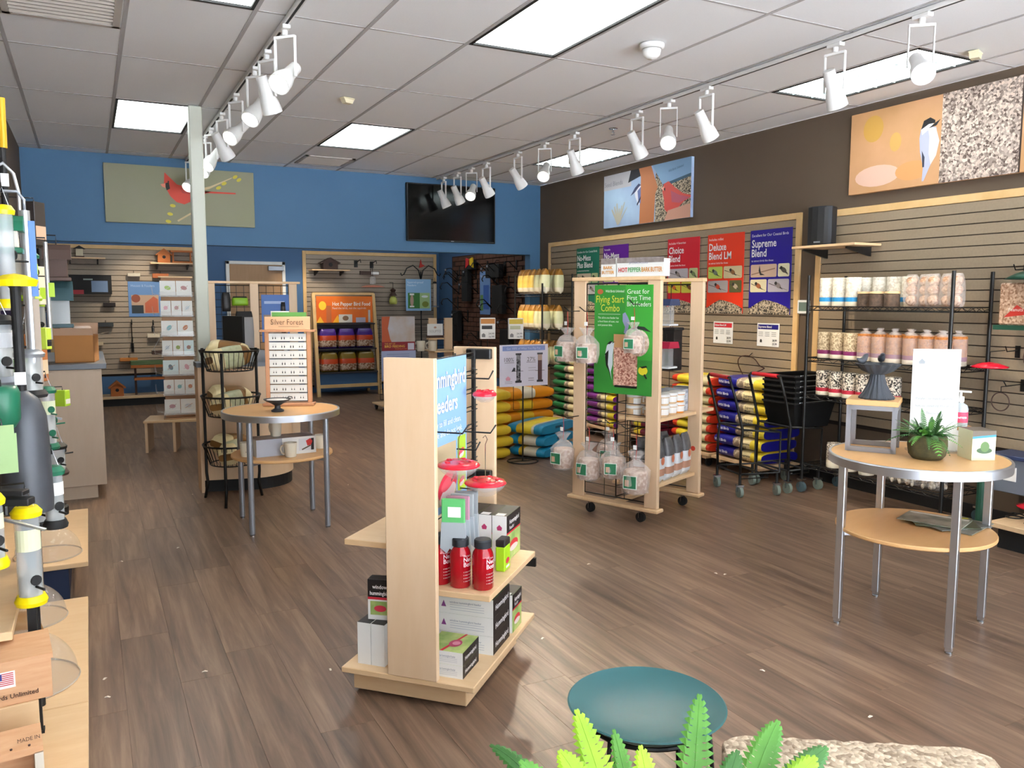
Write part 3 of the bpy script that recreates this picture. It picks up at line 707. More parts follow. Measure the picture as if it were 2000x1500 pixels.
# pouches hung low
for k in range(4):
    t = thing('mesh_packet', ['green and grey packet hanging in front of its row on the gondola', 'packet with a pink card hanging behind the green one on the gondola', 'clear packet hanging third in the row on the gondola', 'clear packet hanging last in the row on the gondola'][k], 'packet', G(.13, -.21 + .045 * k, .78), GR + R(10), 'packets hanging on the gondola')
    MB().box((-.045, -.008, -.10), (.045, .008, 0), [K('5cb46a'), K('b07f92'), K('9aa0a2'), K('8d9296')][k], .003).build('header_card', t)
    pk = MB(); n = 9
    pts = [(-.05 + .1 * i / (n - 1), -.19 - .02 * ((i * 7) % 3) / 2) for i in range(n)]
    pk.xz([(.045, -.09), (-.045, -.09)] + pts, -.012, .012, mat('grey_mesh', 'a6aeb4', .35)).build('packet_body', t)
    MB().box((-.02, -.0095, -.07), (.03, -.0085, -.03), K('eef2ec')).build('print', t)
# nectar bottles
def nectar_bottle(label, loc):
    t = thing('nectar_bottle', label, 'bottle', loc, GR, 'red nectar bottles')
    MB().lathe([(.0, 0), (.036, 0), (.041, .006), (.041, .125), (.038, .14), (.028, .157), (.026, .165)], m_redT, 28).build('bottle_body', t, smooth=40)
    MB().lathe([(.031, .158), (.033, .16), (.033, .185), (.030, .19), (0, .19)], mat('bottle_cap', '22262c', .5), 24).build('cap', t, smooth=30)
    tx = MB(); w_ = K('f6dfe2'); a0 = R(-52)
    letter_cyl(tx, 'Nectar', a0, .103, .024, .0416, w_, True); letter_cyl(tx, 'Bottle', a0, .084, .024, .0416, w_, True)
    letter_cyl(tx, 'wild birds', a0, .122, .009, .0416, w_)
    for k in range(4): letter_cyl(tx, 'o easy mix line', a0, .062 - .012 * k, .0075, .0416, w_)
    tx.build('lettering', t); return t
nectar_bottle('red nectar bottle standing foremost on the gondola shelf', G(.243, -.195, .441))
nectar_bottle('red nectar bottle in the middle of the three on the gondola', G(.153, -.20, .441))
nectar_bottle('red nectar bottle half hidden by the gondola end panel', G(.066, -.19, .441))
# boxed goods
cw, ck, cg, cr = m_paper, mat('black_carton', '242021', .45), mat('green_garden_print', '6f9a4a', .5, kind='noise', col2='cfd98a', scale=14, amt=.5), K('c9283a')
def feeder_box(label, loc, rz, d, mats_, deco=None, group='boxed hummingbird feeders'):
    t = thing('feeder_box', label, 'box', loc, rz, group); w_, dp, h_ = d
    fbox(MB(), (-w_ / 2, -dp / 2, 0), (w_ / 2, dp / 2, h_), mats_).build('carton', t)
    if deco: deco(t, w_, dp, h_)
    return t
def deco_tall(t, w_, dp, h_):
    p = Print(); p.y = -dp / 2 - .0006
    p.poly([(-.012, h_ - .05), (0, h_ - .038), (.012, h_ - .05), (.009, h_ - .062), (-.009, h_ - .062)], K('b53a6a')); p.done(t)
    q = Print(); q.y = -w_ / 2 - .0006; q.rect(-dp / 2, h_ * .62, dp / 2, h_, ck); q.rect(-dp / 2, h_ * .58, dp / 2, h_ * .62, cr); q.rect(-dp / 2 + .004, .004, dp / 2 - .004, h_ * .58, cg)
    q.poly(ell(0, h_ * .28, dp * .32, h_ * .12), K('d33a40')); q.poly(ell(0, h_ * .22, dp * .3, h_ * .07), K('e9d7d0')); q.text('Hummingbird', -dp * .36, h_ * .8, .026, K('f3efef'), bold=True, width=dp * .7); q.text('Feeder', -dp * .36, h_ * .68, .022, K('f3efef'), width=dp * .4)
    q.done(t, rz=R(90))
    s_ = Print(); s_.rect(-w_ * .3, -dp * .48, w_ * .3, -dp * .28, m_paper)
    for ch in (s_.p, s_.t): ch.v = [(v[0], v[2], h_ - v[1]) for v in ch.v]
    s_.done(t)
for k in range(4):
    feeder_box('white and black feeder box, %s of the four upright on the gondola shelf' % ['rightmost', 'second from right', 'third from right', 'leftmost'][k], G(.2 - .067 * k, .205, .441), GR, (.064, .18, .195), [ck, cg, cw, cw, cw, ck], deco_tall)
def deco_flat(t, w_, dp, h_):
    p = Print(); p.y = -dp / 2 - .0006; p.poly([(-w_ * .32, h_ * .35), (-w_ * .28, h_ * .7), (-w_ * .24, h_ * .35)], K('8a4a8a')); p.text('window hummingbird feeder', -w_ * .18, h_ * .6, .012, K('8b93a6'), width=w_ * .5)
    for k in range(3): p.rect(-w_ * .18, h_ * (.48 - .13 * k), w_ * .36, h_ * (.5 - .13 * k), K('b3b8c6'))
    p.done(t)
    q = Print(); q.y = -w_ / 2 - .0006; q.text('Hummingbird', -dp * .42, h_ * .38, h_ * .42, K('e8e4e4'), bold=True, width=dp * .78); q.done(t, rz=R(90))
    s_ = Print(); s_.poly([(-w_ * .1, -dp * .5), (-w_ * .02, -dp * .5), (w_ * .22, dp * .5), (w_ * .16, dp * .5)], cr); s_.poly(ell(w_ * .12, -dp * .05, w_ * .16, dp * .2), K('b8486a')); s_.poly(ell(w_ * .14, -dp * .04, w_ * .1, dp * .1), K('d98aa2'))
    for ch in (s_.p, s_.t): ch.v = [(v[0], v[2], h_ - v[1]) for v in ch.v]
    s_.done(t)
m_gdk = mat('dark_garden_print', '2f3d2e', .45, kind='noise', col2='55704a', scale=12, amt=.6)
for k, nm in enumerate(('lowest', 'middle', 'topmost')):
    feeder_box('flat white window feeder box, %s of the stack of three on the deck' % nm, G(.115, .0, .131 + .0755 * k), GR, (.27, .2, .075), [ck, ck, cw, cw, cw, m_gdk], deco_flat)
for k, nm in enumerate(('lower', 'upper')):
    feeder_box('small flat feeder box, %s of the two at the front of the deck' % nm, G(.135, -.245, .131 + .0505 * k), GR, (.155, .165, .05), [ck, ck, cw, cw, cw, cg], deco_flat)
feeder_box('small upright feeder box behind the stack of three on the deck', G(.228, .19, .131), GR, (.05, .125, .165), [ck, cg, cw, cw, cw, ck], deco_tall)
feeder_box('outer white box standing on the left of the gondola deck', G(-.196, -.285, .131), GR, (.056, .085, .165), [cw, cw, cw, cw, cw, ck], None)
feeder_box('inner white box standing beside the end panel on the deck', G(-.137, -.285, .131), GR, (.056, .085, .165), [cw, cw, cw, cw, cw, ck], None)
def deco_win(t, w_, dp, h_):
    q = Print(); q.y = -dp / 2 - .0006; q.rect(-w_ / 2, h_ * .56, w_ / 2, h_, ck); q.rect(-w_ / 2, h_ * .5, w_ / 2, h_ * .56, cr); q.rect(-w_ * .4, h_ * .12, w_ * .4, h_ * .46, cg)
    q.poly(ell(0, h_ * .28, w_ * .25, h_ * .08), K('d33a50')); q.text('window', -w_ * .3, h_ * .78, .022, K('f3efef'), bold=True, width=w_ * .6); q.text('hummingbird', -w_ * .4, h_ * .62, .022, K('f3efef'), bold=True, width=w_ * .8); q.done(t)
feeder_box('box with a black and red front lying across two white boxes', G(-.15, -.26, .2975), GR + R(8), (.10, .05, .16), [cw, cw, cw, cw, cw, ck], deco_win)
t = thing('nectar_packet', 'bright green nectar packet with a black top beside the bottles', 'packet', G(.245, .03, .441), GR)
MB().box((-.02, -.035, 0), (.02, .035, .10), K('a6d21e'), .004).build('pouch', t); MB().box((-.02, -.035, .10), (.02, .035, .13), ck, .004).build('pouch_top', t)
pp = Print(); pp.y = -.0206; pp.poly(ell(0, .04, .022, .012), K('d33a50')); pp.rect(-.02, .012, .02, .022, m_paper); pp.done(t, rz=R(90))
# ================================================================ ROUND TABLES
m_birch = mat('beech_top', 'dcae78', .4, kind='wood', col2='d3a36b', scale=3, amt=.6, stretch=(2, 8, 8))
def round_table(label, cx, cy, rz, ztop, zsh, rs, leg_m, square):
    t = thing('round_table', label, 'table', (cx, cy, 0), rz, 'round two-tier display tables')
    MB().lathe([(0, ztop - .028), (.372, ztop - .028), (.376, ztop - .001), (0, ztop - .001)], m_birch, 64).build('table_top', t, smooth=30)
    MB().lathe([(.374, ztop - .042), (.388, ztop - .042), (.389, ztop - .004), (.386, ztop + .001), (.3765, ztop + .001), (.374, ztop - .042)], m_alu, 64, cap=False).build('rim', t, smooth=30)
    h_ = .245
    for sx in (-1, 1):
        for sy in (-1, 1):
            lg = MB(); x, y = sx * h_, sy * h_
            if square: lg.box((x - .0165, y - .0165, .025), (x + .0165, y + .0165, ztop - .03), leg_m, .003).box((x - .013, y - .013, .01), (x + .013, y + .013, .3), leg_m)
            else: lg.cyl((x, y, .012), (x, y, ztop - .03), .019, leg_m, 16)
            l = lg.build('leg', t, smooth=30)
            MB().lathe([(0, 0), (.016, 0), (.016, .006), (.006, .012), (.006, .026)], m_chrome, 12, c=(x, y, 0)).build('levelling_foot', l)
            MB().bar((x, y, zsh - .03), (x * .72, y * .72, zsh - .03), .018, .018, leg_m).build('shelf_arm', t)
    MB().lathe([(0, zsh - .02), (rs - .006, zsh - .02), (rs, zsh - .015), (rs, zsh - .004), (rs - .003, zsh), (0, zsh)], m_birch, 64).build('lower_shelf', t, smooth=30)
    return t
round_table('round birch-topped table with square silver legs at the right', 3.41, 2.446, R(18.4), .81, .468, .345, m_alu, True)
round_table('round birch-topped table with round silver legs before the counter', 1.134, 5.58, R(-2), .79, .495, .335, m_silver, False)
# --- right table goods
zt_ = .81
t = thing('riser_stand', 'silver metal riser with a wooden top on the right round table', 'riser', (3.36, 2.655, zt_), R(-57))
m_grey = mat('grey_metal', '9a9ba0', .4, metal=.5)
rs = MB()
for y in (-.1, .1):
    for x in (-.1, .1): rs.box((x - .011, y - .011, 0), (x + .011, y + .011, .222), m_grey)
    rs.box((-.1, y - .011, 0), (.1, y + .011, .022), m_grey); rs.box((-.1, y - .011, .2), (.1, y + .011, .222), m_grey)
for x in (-.1, .1): rs.box((x - .011, -.1, .2), (x + .011, .1, .222), m_grey)
rs.build('frame', t); MB().box((-.115, -.115, .222), (.115, .115, .247), m_birch, .002).build('riser_top', t)
t = thing('bird_bath', 'small dark fluted bird bath with two birds on its rim on the riser', 'bird bath', (3.36, 2.645, zt_ + .247), R(20))
m_iron = mat('dark_iron', '3b3f46', .55)
fl_ = MB(); n = 32
def flute(prof, n=64, depth=.06):
    vs = []; fs = []
    for r_, z in prof:
        for k in range(n): 
            a = 2 * math.pi * k / n; rr = r_ * (1 + depth * (1 if k % 4 < 2 else -1) * (1 if r_ > .02 else 0)); vs.append((rr * math.cos(a), rr * math.sin(a), z))
    for i in range(len(prof) - 1):
        for k in range(n): fs.append((i * n + k, i * n + (k + 1) % n, (i + 1) * n + (k + 1) % n, (i + 1) * n + k))
    return vs, fs
fl_.add(*flute([(.0, 0), (.078, 0), (.08, .006), (.062, .03), (.042, .07), (.034, .1), (.03, .12)], depth=.03), m_iron).build('pedestal', t, smooth=20)
MB().add(*flute([(.0, .115), (.035, .118), (.07, .135), (.095, .16), (.102, .168), (.096, .166), (.065, .145), (0, .135)], depth=.03), m_iron).build('basin', t, smooth=20)
for a, nm in ((150, 'bird'), (10, 'bird')):
    bm_ = MB(); x, y = .092 * math.cos(R(a)), .092 * math.sin(R(a)); d = Vector((math.cos(R(a + 200)), math.sin(R(a + 200)), 0)); o_ = Vector((x, y, .185))
    bm_.tube([o_ - d * .045 + Vector((0, 0, .012)), o_ - d * .02, o_, o_ + d * .018 + Vector((0, 0, .008)), o_ + d * .03 + Vector((0, 0, .022)), o_ + d * .042 + Vector((0, 0, .026)), o_ + d * .055 + Vector((0, 0, .024))], [.004, .012, .017, .014, .012, .007, .001], m_iron, 8).build('bird_figure', t, smooth=True)
# fern in a mossy pot
t = thing('potted_fern', 'green fern in a dark mossy pot on the right round table', 'plant', (3.375, 2.375, zt_))
m_moss = mat('mossy_pot', '3a3826', .95, kind='noise', col2='5a5434', scale=40, amt=.6, bump=.6)
MB().lathe([(0, 0), (.062, 0), (.078, .02), (.084, .06), (.082, .1), (.074, .112), (.066, .1), (0, .095)], m_moss, 28).build('pot', t, smooth=True)
m_fernD = mat('fern_green', '2f5f2a', .5, kind='noise', col2='4a7f3c', scale=20, amt=.7)
m_fernY = mat('fern_lime', 'a6cc2e', .5, kind='noise', col2='6fa328', scale=12, amt=.7)
m_fernM = mat('fern_mid', '3f7a2c', .5, kind='noise', col2='64a03e', scale=12, amt=.7)
def frond(mb, base, d, L, w_, droop, m, n=16, lobes=False, curl=0.0):
    """a pinnate frond: mid-rib with paired leaflets"""
    b = Vector(base); d = Vector(d).normalized(); side = d.cross(Vector((0, 0, 1)))
    side = side.normalized() if side.length > .05 else Vector((1, 0, 0))
    pts = []
    for i in range(n + 1):
        s_ = i / n; pts.append(b + d * (L * s_) + Vector((0, 0, -droop * s_ * s_ * L)) + side * (curl * s_ * s_ * L))
    mb.tube(pts, [.0022 * (1 - .8 * i / n) * (L / .3) for i in range(n + 1)], m, 4)
    for i in range(1, n):
        s_ = i / n; l = w_ * (math.sin(math.pi * min(1, s_ * .82 + .18)) ** .8) * (1.0 if not lobes else 1.0)
        t_ = (pts[i + 1] - pts[i - 1]).normalized(); nrm = side.cross(t_).normalized()
        g_ = L / n * (.62 if not lobes else .7)
        for q in (-1, 1):
            dr_ = (side * q + t_ * .45).normalized(); c0 = pts[i]; tip = c0 + dr_ * l - nrm * .12 * l
            m1 = c0 + dr_ * l * .5 + nrm * .04 * l
            if lobes:
                e = g_ * .62; vs = [c0 - t_ * e, m1 - t_ * e * .9, m1 + dr_ * l * .2 - t_ * e * 1.05, tip, m1 + dr_ * l * .22 + t_ * e * .7, m1 + t_ * e * .95, c0 + t_ * e]
                mb.add(vs, [(0, 1, 5, 6), (1, 2, 3, 4), (1, 4, 5)] if q > 0 else [(6, 5, 1, 0), (4, 3, 2, 1), (5, 4, 1)], m)
            else:
                vs = [c0 - t_ * g_ * .5, m1 - t_ * g_ * .55, tip, m1 + t_ * g_ * .5, c0 + t_ * g_ * .5]
                mb.add(vs, [(0, 1, 3, 4), (1, 2, 3)] if q > 0 else [(4, 3, 1, 0), (3, 2, 1)], m)
rg = random.Random(3)
for k in range(64):
    a = 2 * math.pi * k / 16 + rg.random() * .5; el = R(rg.uniform(12, 80)); L_ = rg.uniform(.09, .175)
    fb = MB(); frond(fb, (.03 * math.cos(a), .03 * math.sin(a), .1), (math.cos(a) * math.cos(el), math.sin(a) * math.cos(el), math.sin(el)), L_, .017, rg.uniform(.15, .75), m_fernD if k % 4 else m_fernM, 16); fb.build('frond', t)
fb = MB(); frond(fb, (-.05, -.062, .1), (-.5, -.8, -.1), .08, .03, .8, m_fernM, 8); fb.build('frond', t)
# notice in a holder, hand pump, carton
t = thing('table_sign', 'white notice sheet standing behind the fern on the right table', 'sign', (3.545, 2.47, zt_), R(-38))
MB().box((-.105, -.002, .01), (.105, .002, .49), m_paper).build('sheet', t); MB().box((-.11, -.04, 0), (.11, .04, .01), m_clear).build('holder_foot', t)
p = Print(); p.y = -.003; gy = K('8d9194'); p.poly([(-.08, .43), (-.065, .445), (-.05, .43), (-.053, .42), (-.077, .42)], gy); p.text('Wild Birds Unlimited', -.04, .424, .014, gy, width=.09)
for k, s_ in enumerate(('Please use hand sanitizer', 'before entering the store', 'Thank you')): p.text(s_, 0, [.25, .215, .18][k], .018, gy, align='c', width=.17)
p.done(t)
t = thing('hand_sanitizer', 'clear pump bottle with a red label beside the notice on the table', 'bottle', (3.68, 2.43, zt_), R(-40))
MB().lathe([(0, .12), (.034, .12), (.036, .125), (.036, .205), (.03, .222), (.014, .232), (.014, .24)], mat('gel_bottle', 'dfe8ec', .1, trans=.4), 20).build('bottle_body', t, smooth=40)
MB().lathe([(.016, .238), (.016, .262), (.006, .264), (.006, .285)], m_white, 16).bar((-.01, 0, .288), (.045, 0, .285), .014, .008, m_white).build('pump', t)
lb = MB(); 
for k in range(10):
    a0, a1 = R(-150 + 12 * k), R(-150 + 12 * (k + 1)); lb.add([(.0365 * math.cos(a), .0365 * math.sin(a), z) for a, z in ((a0, .14), (a1, .14), (a1, .19), (a0, .19))], [(0, 1, 2, 3)], K('d5405e'))
letter_cyl(lb, 'SANITIZER', R(-140), .16, .012, .0369, K('ffffff'), True); lb.build('label', t)
MB().box((-.05, -.04, 0), (.05, .04, .105), m_paper, .003).box((-.055, -.045, .105), (.055, .045, .12), m_kraft, .003).build('bottle_stand', t)
t = thing('light_bulb_carton', 'cream carton with a green bowl picture on the right table', 'box', (3.575, 2.28, zt_), R(-28))
cr_ = mat('cream_carton', 'e4e3bd', .5)
fbox(MB(), (-.045, -.06, 0), (.06, .06, .135), [cr_, cr_, cr_, cr_, cr_, K('6a5f52')]).build('carton', t)
p = Print(); p.y = -.0606; p.poly([(-.045, .108), (.06, .118), (.06, .135), (-.045, .135)], K('6a5f52')); p.poly([(-.045, .098), (.06, .108), (.06, .118), (-.045, .108)], K('3f8fb4')); p.poly(ell(.01, .045, .035, .014), K('3d5a3a')); p.poly(ell(.012, .062, .02, .024), K('5a7a46')); p.done(t)
for k in range(4):
    t = thing('magazine', 'glossy bird magazine in the fan on the lower shelf, %s' % ('topmost', 'second from top', 'third from top', 'lowest')[k], 'magazine', (3.55 + .02 * k, 2.44 - .03 * k, .4705 + .004 * (3 - k)), R(-70 + 28 * k), 'fanned magazines')
    MB().box((-.14, -.1, 0), (.14, .1, .0035), [mat('magazine_cover', '4e5a48', .3, kind='noise', col2='b9b6a8', scale=10, amt=.4), mat('magazine_b', '66704a', .3, kind='noise', col2='2e3634', scale=9, amt=.5), mat('magazine_c', '8a8c86', .3, kind='noise', col2='3a3f3a', scale=11, amt=.5), mat('magazine_d', '566068', .3, kind='noise', col2='a7a58c', scale=8, amt=.5)][k]).build('cover', t)
    MB().box((-.13, .07, .0035), (.13, .09, .0039), [K('d8d8d2'), K('c9c24a'), K('dedede'), K('b9c6d2')][k]).build('title_strip', t)
# --- left table goods
t = thing('earring_display', 'wooden earring stand with eight white rows on the left round table', 'display stand', (1.225, 5.74, .79), R(-22))
m_cedar = mat('pinkish_wood', 'cf9a76', .5, kind='wood', col2='c08a66', scale=5, amt=.6, stretch=(6, 6, 1))
for x in (-.155, .13): MB().box((x, -.02, .02), (x + .028, .02, .52), m_cedar, .003).build('side_post', t)
MB().box((-.175, -.05, 0), (.175, .05, .02), m_cedar, .003).build('base', t); MB().box((-.19, -.03, .515), (.19, .03, .53), m_cedar, .002).build('top_rail', t)
MB().box((-.155, -.008, .53), (.155, .012, .62), mat('pale_pinkish_wood', 'dcb28c', .5), .002).build('name_board', t)
p = Print(); p.y = -.009; p.text('Silver Forest', 0, .565, .055, K('6e4f3c'), align='c', width=.22); p.rect(-.06, .55, .08, .552, K('6e4f3c')); p.done(t)
m_earr = mat('earring_metal', '4a4d50', .3, metal=.7)
for k in range(8):
    z = .035 + k * .0595; cdm = MB().box((-.126, -.014, z), (.126, -.008, z + .052), m_paper).build('card_row', t); MB().box((-.127, -.018, z - .004), (.127, -.008, z - .001), m_black).build('card_rail', t)
    er = MB()
    for i in range(4):
        for s_ in (-.009, .009):
            x = -.09 + .06 * i + s_; er.ball((x, -.0165, z + .02), (.0035, .002, .005 + .002 * ((i + k) % 3)), m_earr, 6, 4); er.bar((x, -.0155, z + .025), (x, -.0155, z + .034), .001, m=m_earr)
    er.build('earrings', cdm)['kind'] = 'stuff'
t = thing('leaflet_stack', 'green and white leaflets standing on top of the earring stand', 'leaflets', (1.235, 5.752, .79 + .53), R(-22))
MB().box((-.115, .018, 0), (.12, .03, .12), K('5f9a4e')).box((-.125, .032, 0), (.0, .04, .128), m_paper).build('leaflet', t)
t = thing('candle_dish', 'small dark footed dish on the left round table', 'dish', (1.085, 5.455, .79), 0)
MB().lathe([(0, 0), (.04, 0), (.042, .01), (.02, .022), (.018, .04), (.04, .055), (.085, .078), (.09, .084), (.06, .068), (0, .06)], m_iron, 28).build('dish', t, smooth=40)
MB().lathe([(0, .068), (.06, .074), (.07, .08), (0, .082)], m_paper, 20).build('filling', t)
MB().tube([(.06, 0, .08), (.08, .02, .094), (.1, .03, .09)], .004, m_iron, 6).build('handle', t)
t = thing('mug_box', 'white gift box showing a cardinal mug on the lower shelf of the left table', 'box', (1.13, 5.53, .495), R(4))
fbox(MB(), (-.2, -.085, 0), (.2, .085, .115), [cw, cw, cw, cw, cw, mat('lid_print', '8f929c', .4, kind='noise', col2='c8c9cf', scale=9)]).build('carton', t)
p = Print(); p.y = -.0856; p.rect(-.2, 0, -.03, .115, K('b9bcc6')); p.rect(.08, .02, .185, .1, K('dfe0e4')); p.rect(.165, .02, .185, .1, K('1a1a1a')); p.poly([(.13, .085), (.16, .1), (.175, .08), (.165, .055), (.14, .05)], K('cc2a26')); p.poly([(.1, .03), (.16, .055), (.165, .048), (.105, .022)], K('5b4a36')); p.done(t)
m_cream = mat('cream_mug', 'ece4d0', .35)
def mug(label, loc, rz, r=.042, h_=.095):
    t = thing('mug', label, 'mug', loc, rz, 'cream bird mugs')
    MB().lathe([(0, 0), (r * .8, 0), (r * .86, .006), (r, h_ - .004), (r * .99, h_), (r * .92, h_ - .002), (r * .8, .01), (0, .008)], m_cream, 24).build('mug_body', t, smooth=50)
    MB().tube([(r * .9, 0, h_ * .8), (r * 1.45, 0, h_ * .75), (r * 1.6, 0, h_ * .5), (r * 1.4, 0, h_ * .25), (r * .85, 0, h_ * .2)], .006, m_cream, 8).build('handle', t, smooth=True)
    b = MB(); rr = r * 1.015
    def pat(cs, m):
        b.add([(rr * (.88 + .13 * z / h_) * math.cos(a), rr * (.88 + .13 * z / h_) * math.sin(a), z) for a, z in cs], [tuple(range(len(cs)))], m)
    pat([(R(-115), .05), (R(-95), .045), (R(-80), .06), (R(-100), .08), (R(-118), .065)], K('c22a24')); pat([(R(-125), .03), (R(-70), .035), (R(-70), .042), (R(-125), .037)], K('6a5238')); b.build('bird_print', t)
    return t
mug('cream mug with a red bird in front of the white gift box', (1.145, 5.372, .495), R(150))
mug('cream mug at the left end of the lower shelf', (.888, 5.52, .495), R(20))
mug('cream mug at the right end of the lower shelf', (1.40, 5.60, .495), R(200))
mug('cream mug standing on top of the white gift box', (1.09, 5.56, .61), R(120), .04, .11)
# ================================================================ BAGS AND CYLINDERS
def bag(mb, L, W, H, bands, endm, seed=0, nx=14, ns=16, crimp=.25, stand=False, endA=None):
    """pillow bag, length along x (or along z when stand); bands: [(to_fraction, material)]"""
    rg = random.Random(seed); ring = []
    for i in range(nx + 1):
        s_ = i / nx; x = -L / 2 + L * s_; e = abs(2 * s_ - 1); ex = (4 if crimp < .5 else 9) if not (stand and s_ > .5) else 2.2; th = crimp + (1 - crimp) * (1 - e ** ex) ** (.5 if ex > 3 else .8) if e < 1 else crimp
        wd = 1 - .04 * e ** 6 - (.16 * e ** 2 if stand and s_ > .5 else 0); pts = []
        for k in range(ns):
            a = 2 * math.pi * k / ns; ca, sa = math.cos(a), math.sin(a)
            y = W / 2 * wd * math.copysign(abs(ca) ** .45, ca); z = H / 2 * th * math.copysign(abs(sa) ** .6, sa)
            q = noise.noise(Vector((x * 9 + seed * 7.3, y * 9, z * 12 + seed))) * .012 * min(1, H / .1)
            pts.append((x, y * (1 + q * 2), z * (1 + q * 3) + q * .25))
        ring.append(pts)
    T = (lambda p: (p[1], p[2], p[0] + L / 2)) if stand else (lambda p: (p[0], p[1], p[2] + H / 2))
    for i in range(nx):
        f = (i + .5) / nx; m = next(mm for b, mm in bands if f <= b + 1e-6)
        mb.add([T(p) for p in ring[i] + ring[i + 1]], [(k, (k + 1) % ns, ns + (k + 1) % ns, ns + k)[::(-1 if not stand else -1)] for k in range(ns)], m)
    mb.add([T(p) for p in ring[0]], [tuple(range(ns))], endA or endm); mb.add([T(p) for p in ring[-1]], [tuple(range(ns))[::-1]], endm)
    return mb
m_by = mat('bag_yellow', 'e8cf3a', .35); m_bc = mat('bag_cream', 'ead9a8', .4); m_bph = mat('bag_photo', '8c7a66', .4, kind='cells', col2='c9b79c', scale=50, amt=.6)
def seed_stack(kind, colname, y0, y1, n, ztop, zp, bands, endm, text=None, X=4.98, depth=.44, lab=None):
    L = y1 - y0; hgt = (ztop - zp) / n
    t = thing('bag_dolly', 'low wooden dolly under the %s seed bags' % colname, 'dolly', (X + depth / 2, (y0 + y1) / 2, 0), R(-90), 'wooden bag dollies')
    for k in range(4): MB().box((-L / 2 - .02, -depth / 2 - .015 + (depth + .03) / 4 * k, zp - .03), (L / 2 + .02, -depth / 2 - .025 + (depth + .03) / 4 * (k + 1), zp - .003), m_mapleH, .002).build('board', t)
    for sx in (-1, 1): MB().box((sx * (L / 2 - .06) - .025, -depth / 2, zp - .06), (sx * (L / 2 - .06) + .025, depth / 2, zp - .03), m_mapleH, .002).build('batten', t)
    for sx in (-1, 1):
        for sy in (-1, 1):
            cx, cy = sx * (L / 2 - .06), sy * (depth / 2 - .06); r_ = (zp - .062) / 2
            MB().cyl((cx - .012, cy, r_), (cx + .012, cy, r_), r_, m_blackm, 14).bar((cx - .016, cy, r_), (cx - .016, cy, zp - .06), .006, m=m_chrome).bar((cx + .016, cy, r_), (cx + .016, cy, zp - .06), .006, m=m_chrome).build('caster', t)
    mesh = None; txt = None
    for k in range(n):
        b = MB(); bag(b, L, depth, hgt * 1.0, bands, endm, crimp=.85, seed=k % 3 + (ord(kind[0]) % 5) * 3)
        nm = ['lowest', 'second from bottom', 'third from bottom', 'fourth from bottom', 'fifth from bottom', 'sixth from bottom', 'seventh from bottom', 'eighth from bottom']
        pos = 'topmost' if k == n - 1 else nm[k]
        t = thing('seed_bag', '%s seed bag, %s in its stack on the dolly' % (colname, pos), 'bag', (X + depth / 2 + random.uniform(-.012, .012), (y0 + y1) / 2 + random.uniform(-.01, .01), zp - .002 + k * hgt), R(-90 + random.uniform(-1.5, 1.5)), 'seed bags stacked on dollies')
        b.build('bag_body', t, smooth=60)
        if text:
            p = Print(); p.y = -depth / 2 - .006; p.text('Wild Birds', -L * .45, hgt * .42, hgt * .32, K('e6e4ea'), width=L * .3, bold=True); p.text(text[0], L * .12, hgt * .5, hgt * .28, K('2a2a30'), width=L * .2, bold=True); p.text(text[1], L * .12, hgt * .2, hgt * .28, K('2a2a30'), width=L * .16, bold=True); p.done(t)
# local x runs towards -Y (towards the camera): colour first, then photo, then cream and yellow
def bnd(c): return [(.44, c), (.58, m_bph), (.80, m_bc), (1, m_by)]
c_nv, c_gr, c_pu, c_ma, c_rd = mat('bag_navy', '1f1d86', .3), mat('bag_green', '1d6b35', .35), mat('bag_purple', '7a2a86', .35), mat('bag_maroon', '6a1830', .35), mat('bag_red', 'd0391e', .35)
seed_stack('nv', 'navy', 5.03, 5.60, 7, .86, .135, bnd(c_nv), c_nv, ('Supreme', 'Blend'))
seed_stack('dx', 'orange-red', 5.68, 6.22, 8, .83, .135, [(.14, c_rd), (.55, m_by), (.93, m_bc), (1, c_rd)], c_rd)
seed_stack('ma', 'maroon', 6.62, 7.14, 6, .62, .135, [(.5, c_ma), (.6, m_bph), (.8, m_by), (1, c_ma)], c_ma)
seed_stack('pu', 'purple', 7.22, 7.76, 8, .87, .135, bnd(c_pu), c_pu)
seed_stack('gr', 'dark green', 7.86, 8.50, 8, .85, .135, bnd(c_gr), c_gr)
# loose floor stacks
m_mus = mat('bag_mustard', 'd2a91e', .35, kind='noise', col2='e0c23a', scale=6, amt=.6); m_org = mat('bag_orange', 'd98a1a', .35); m_teal = mat('bag_teal', '1f86ae', .3); m_pale = mat('bag_pale', 'dfd7c2', .35)
ORDN = ['lowest', 'second from bottom', 'third from bottom', 'fourth from bottom', 'fifth from bottom', 'topmost']
for k in range(6):
    t = thing('seed_bag', 'mustard yellow floor bag, %s of its stack beside the gondola' % ORDN[k], 'bag', (3.24 + random.uniform(-.02, .02), 7.02, .112 * k), R(12 + random.uniform(-3, 3)), 'loose bags stacked on the floor')
    bag(MB(), .60, .44, .112, [(.3, m_mus), (.6, m_pale if k == 5 else m_mus), (1, m_mus)], m_mus, seed=20 + k, crimp=.72).build('bag_body', t, smooth=60)
for k in range(5):
    t = thing('seed_bag', 'orange yellow floor bag, %s of the stack behind the sign stand' % (ORDN[k] if k < 4 else 'topmost'), 'bag', (4.05 + random.uniform(-.02, .02), 7.62, .122 * k), R(10 + random.uniform(-4, 4)), 'loose bags stacked on the floor')
    bag(MB(), .62, .44, .122, [(.3, m_org), (.55, m_pale if k > 3 else m_mus), (1, m_org)], m_org, seed=30 + k, crimp=.72).build('bag_body', t, smooth=60)
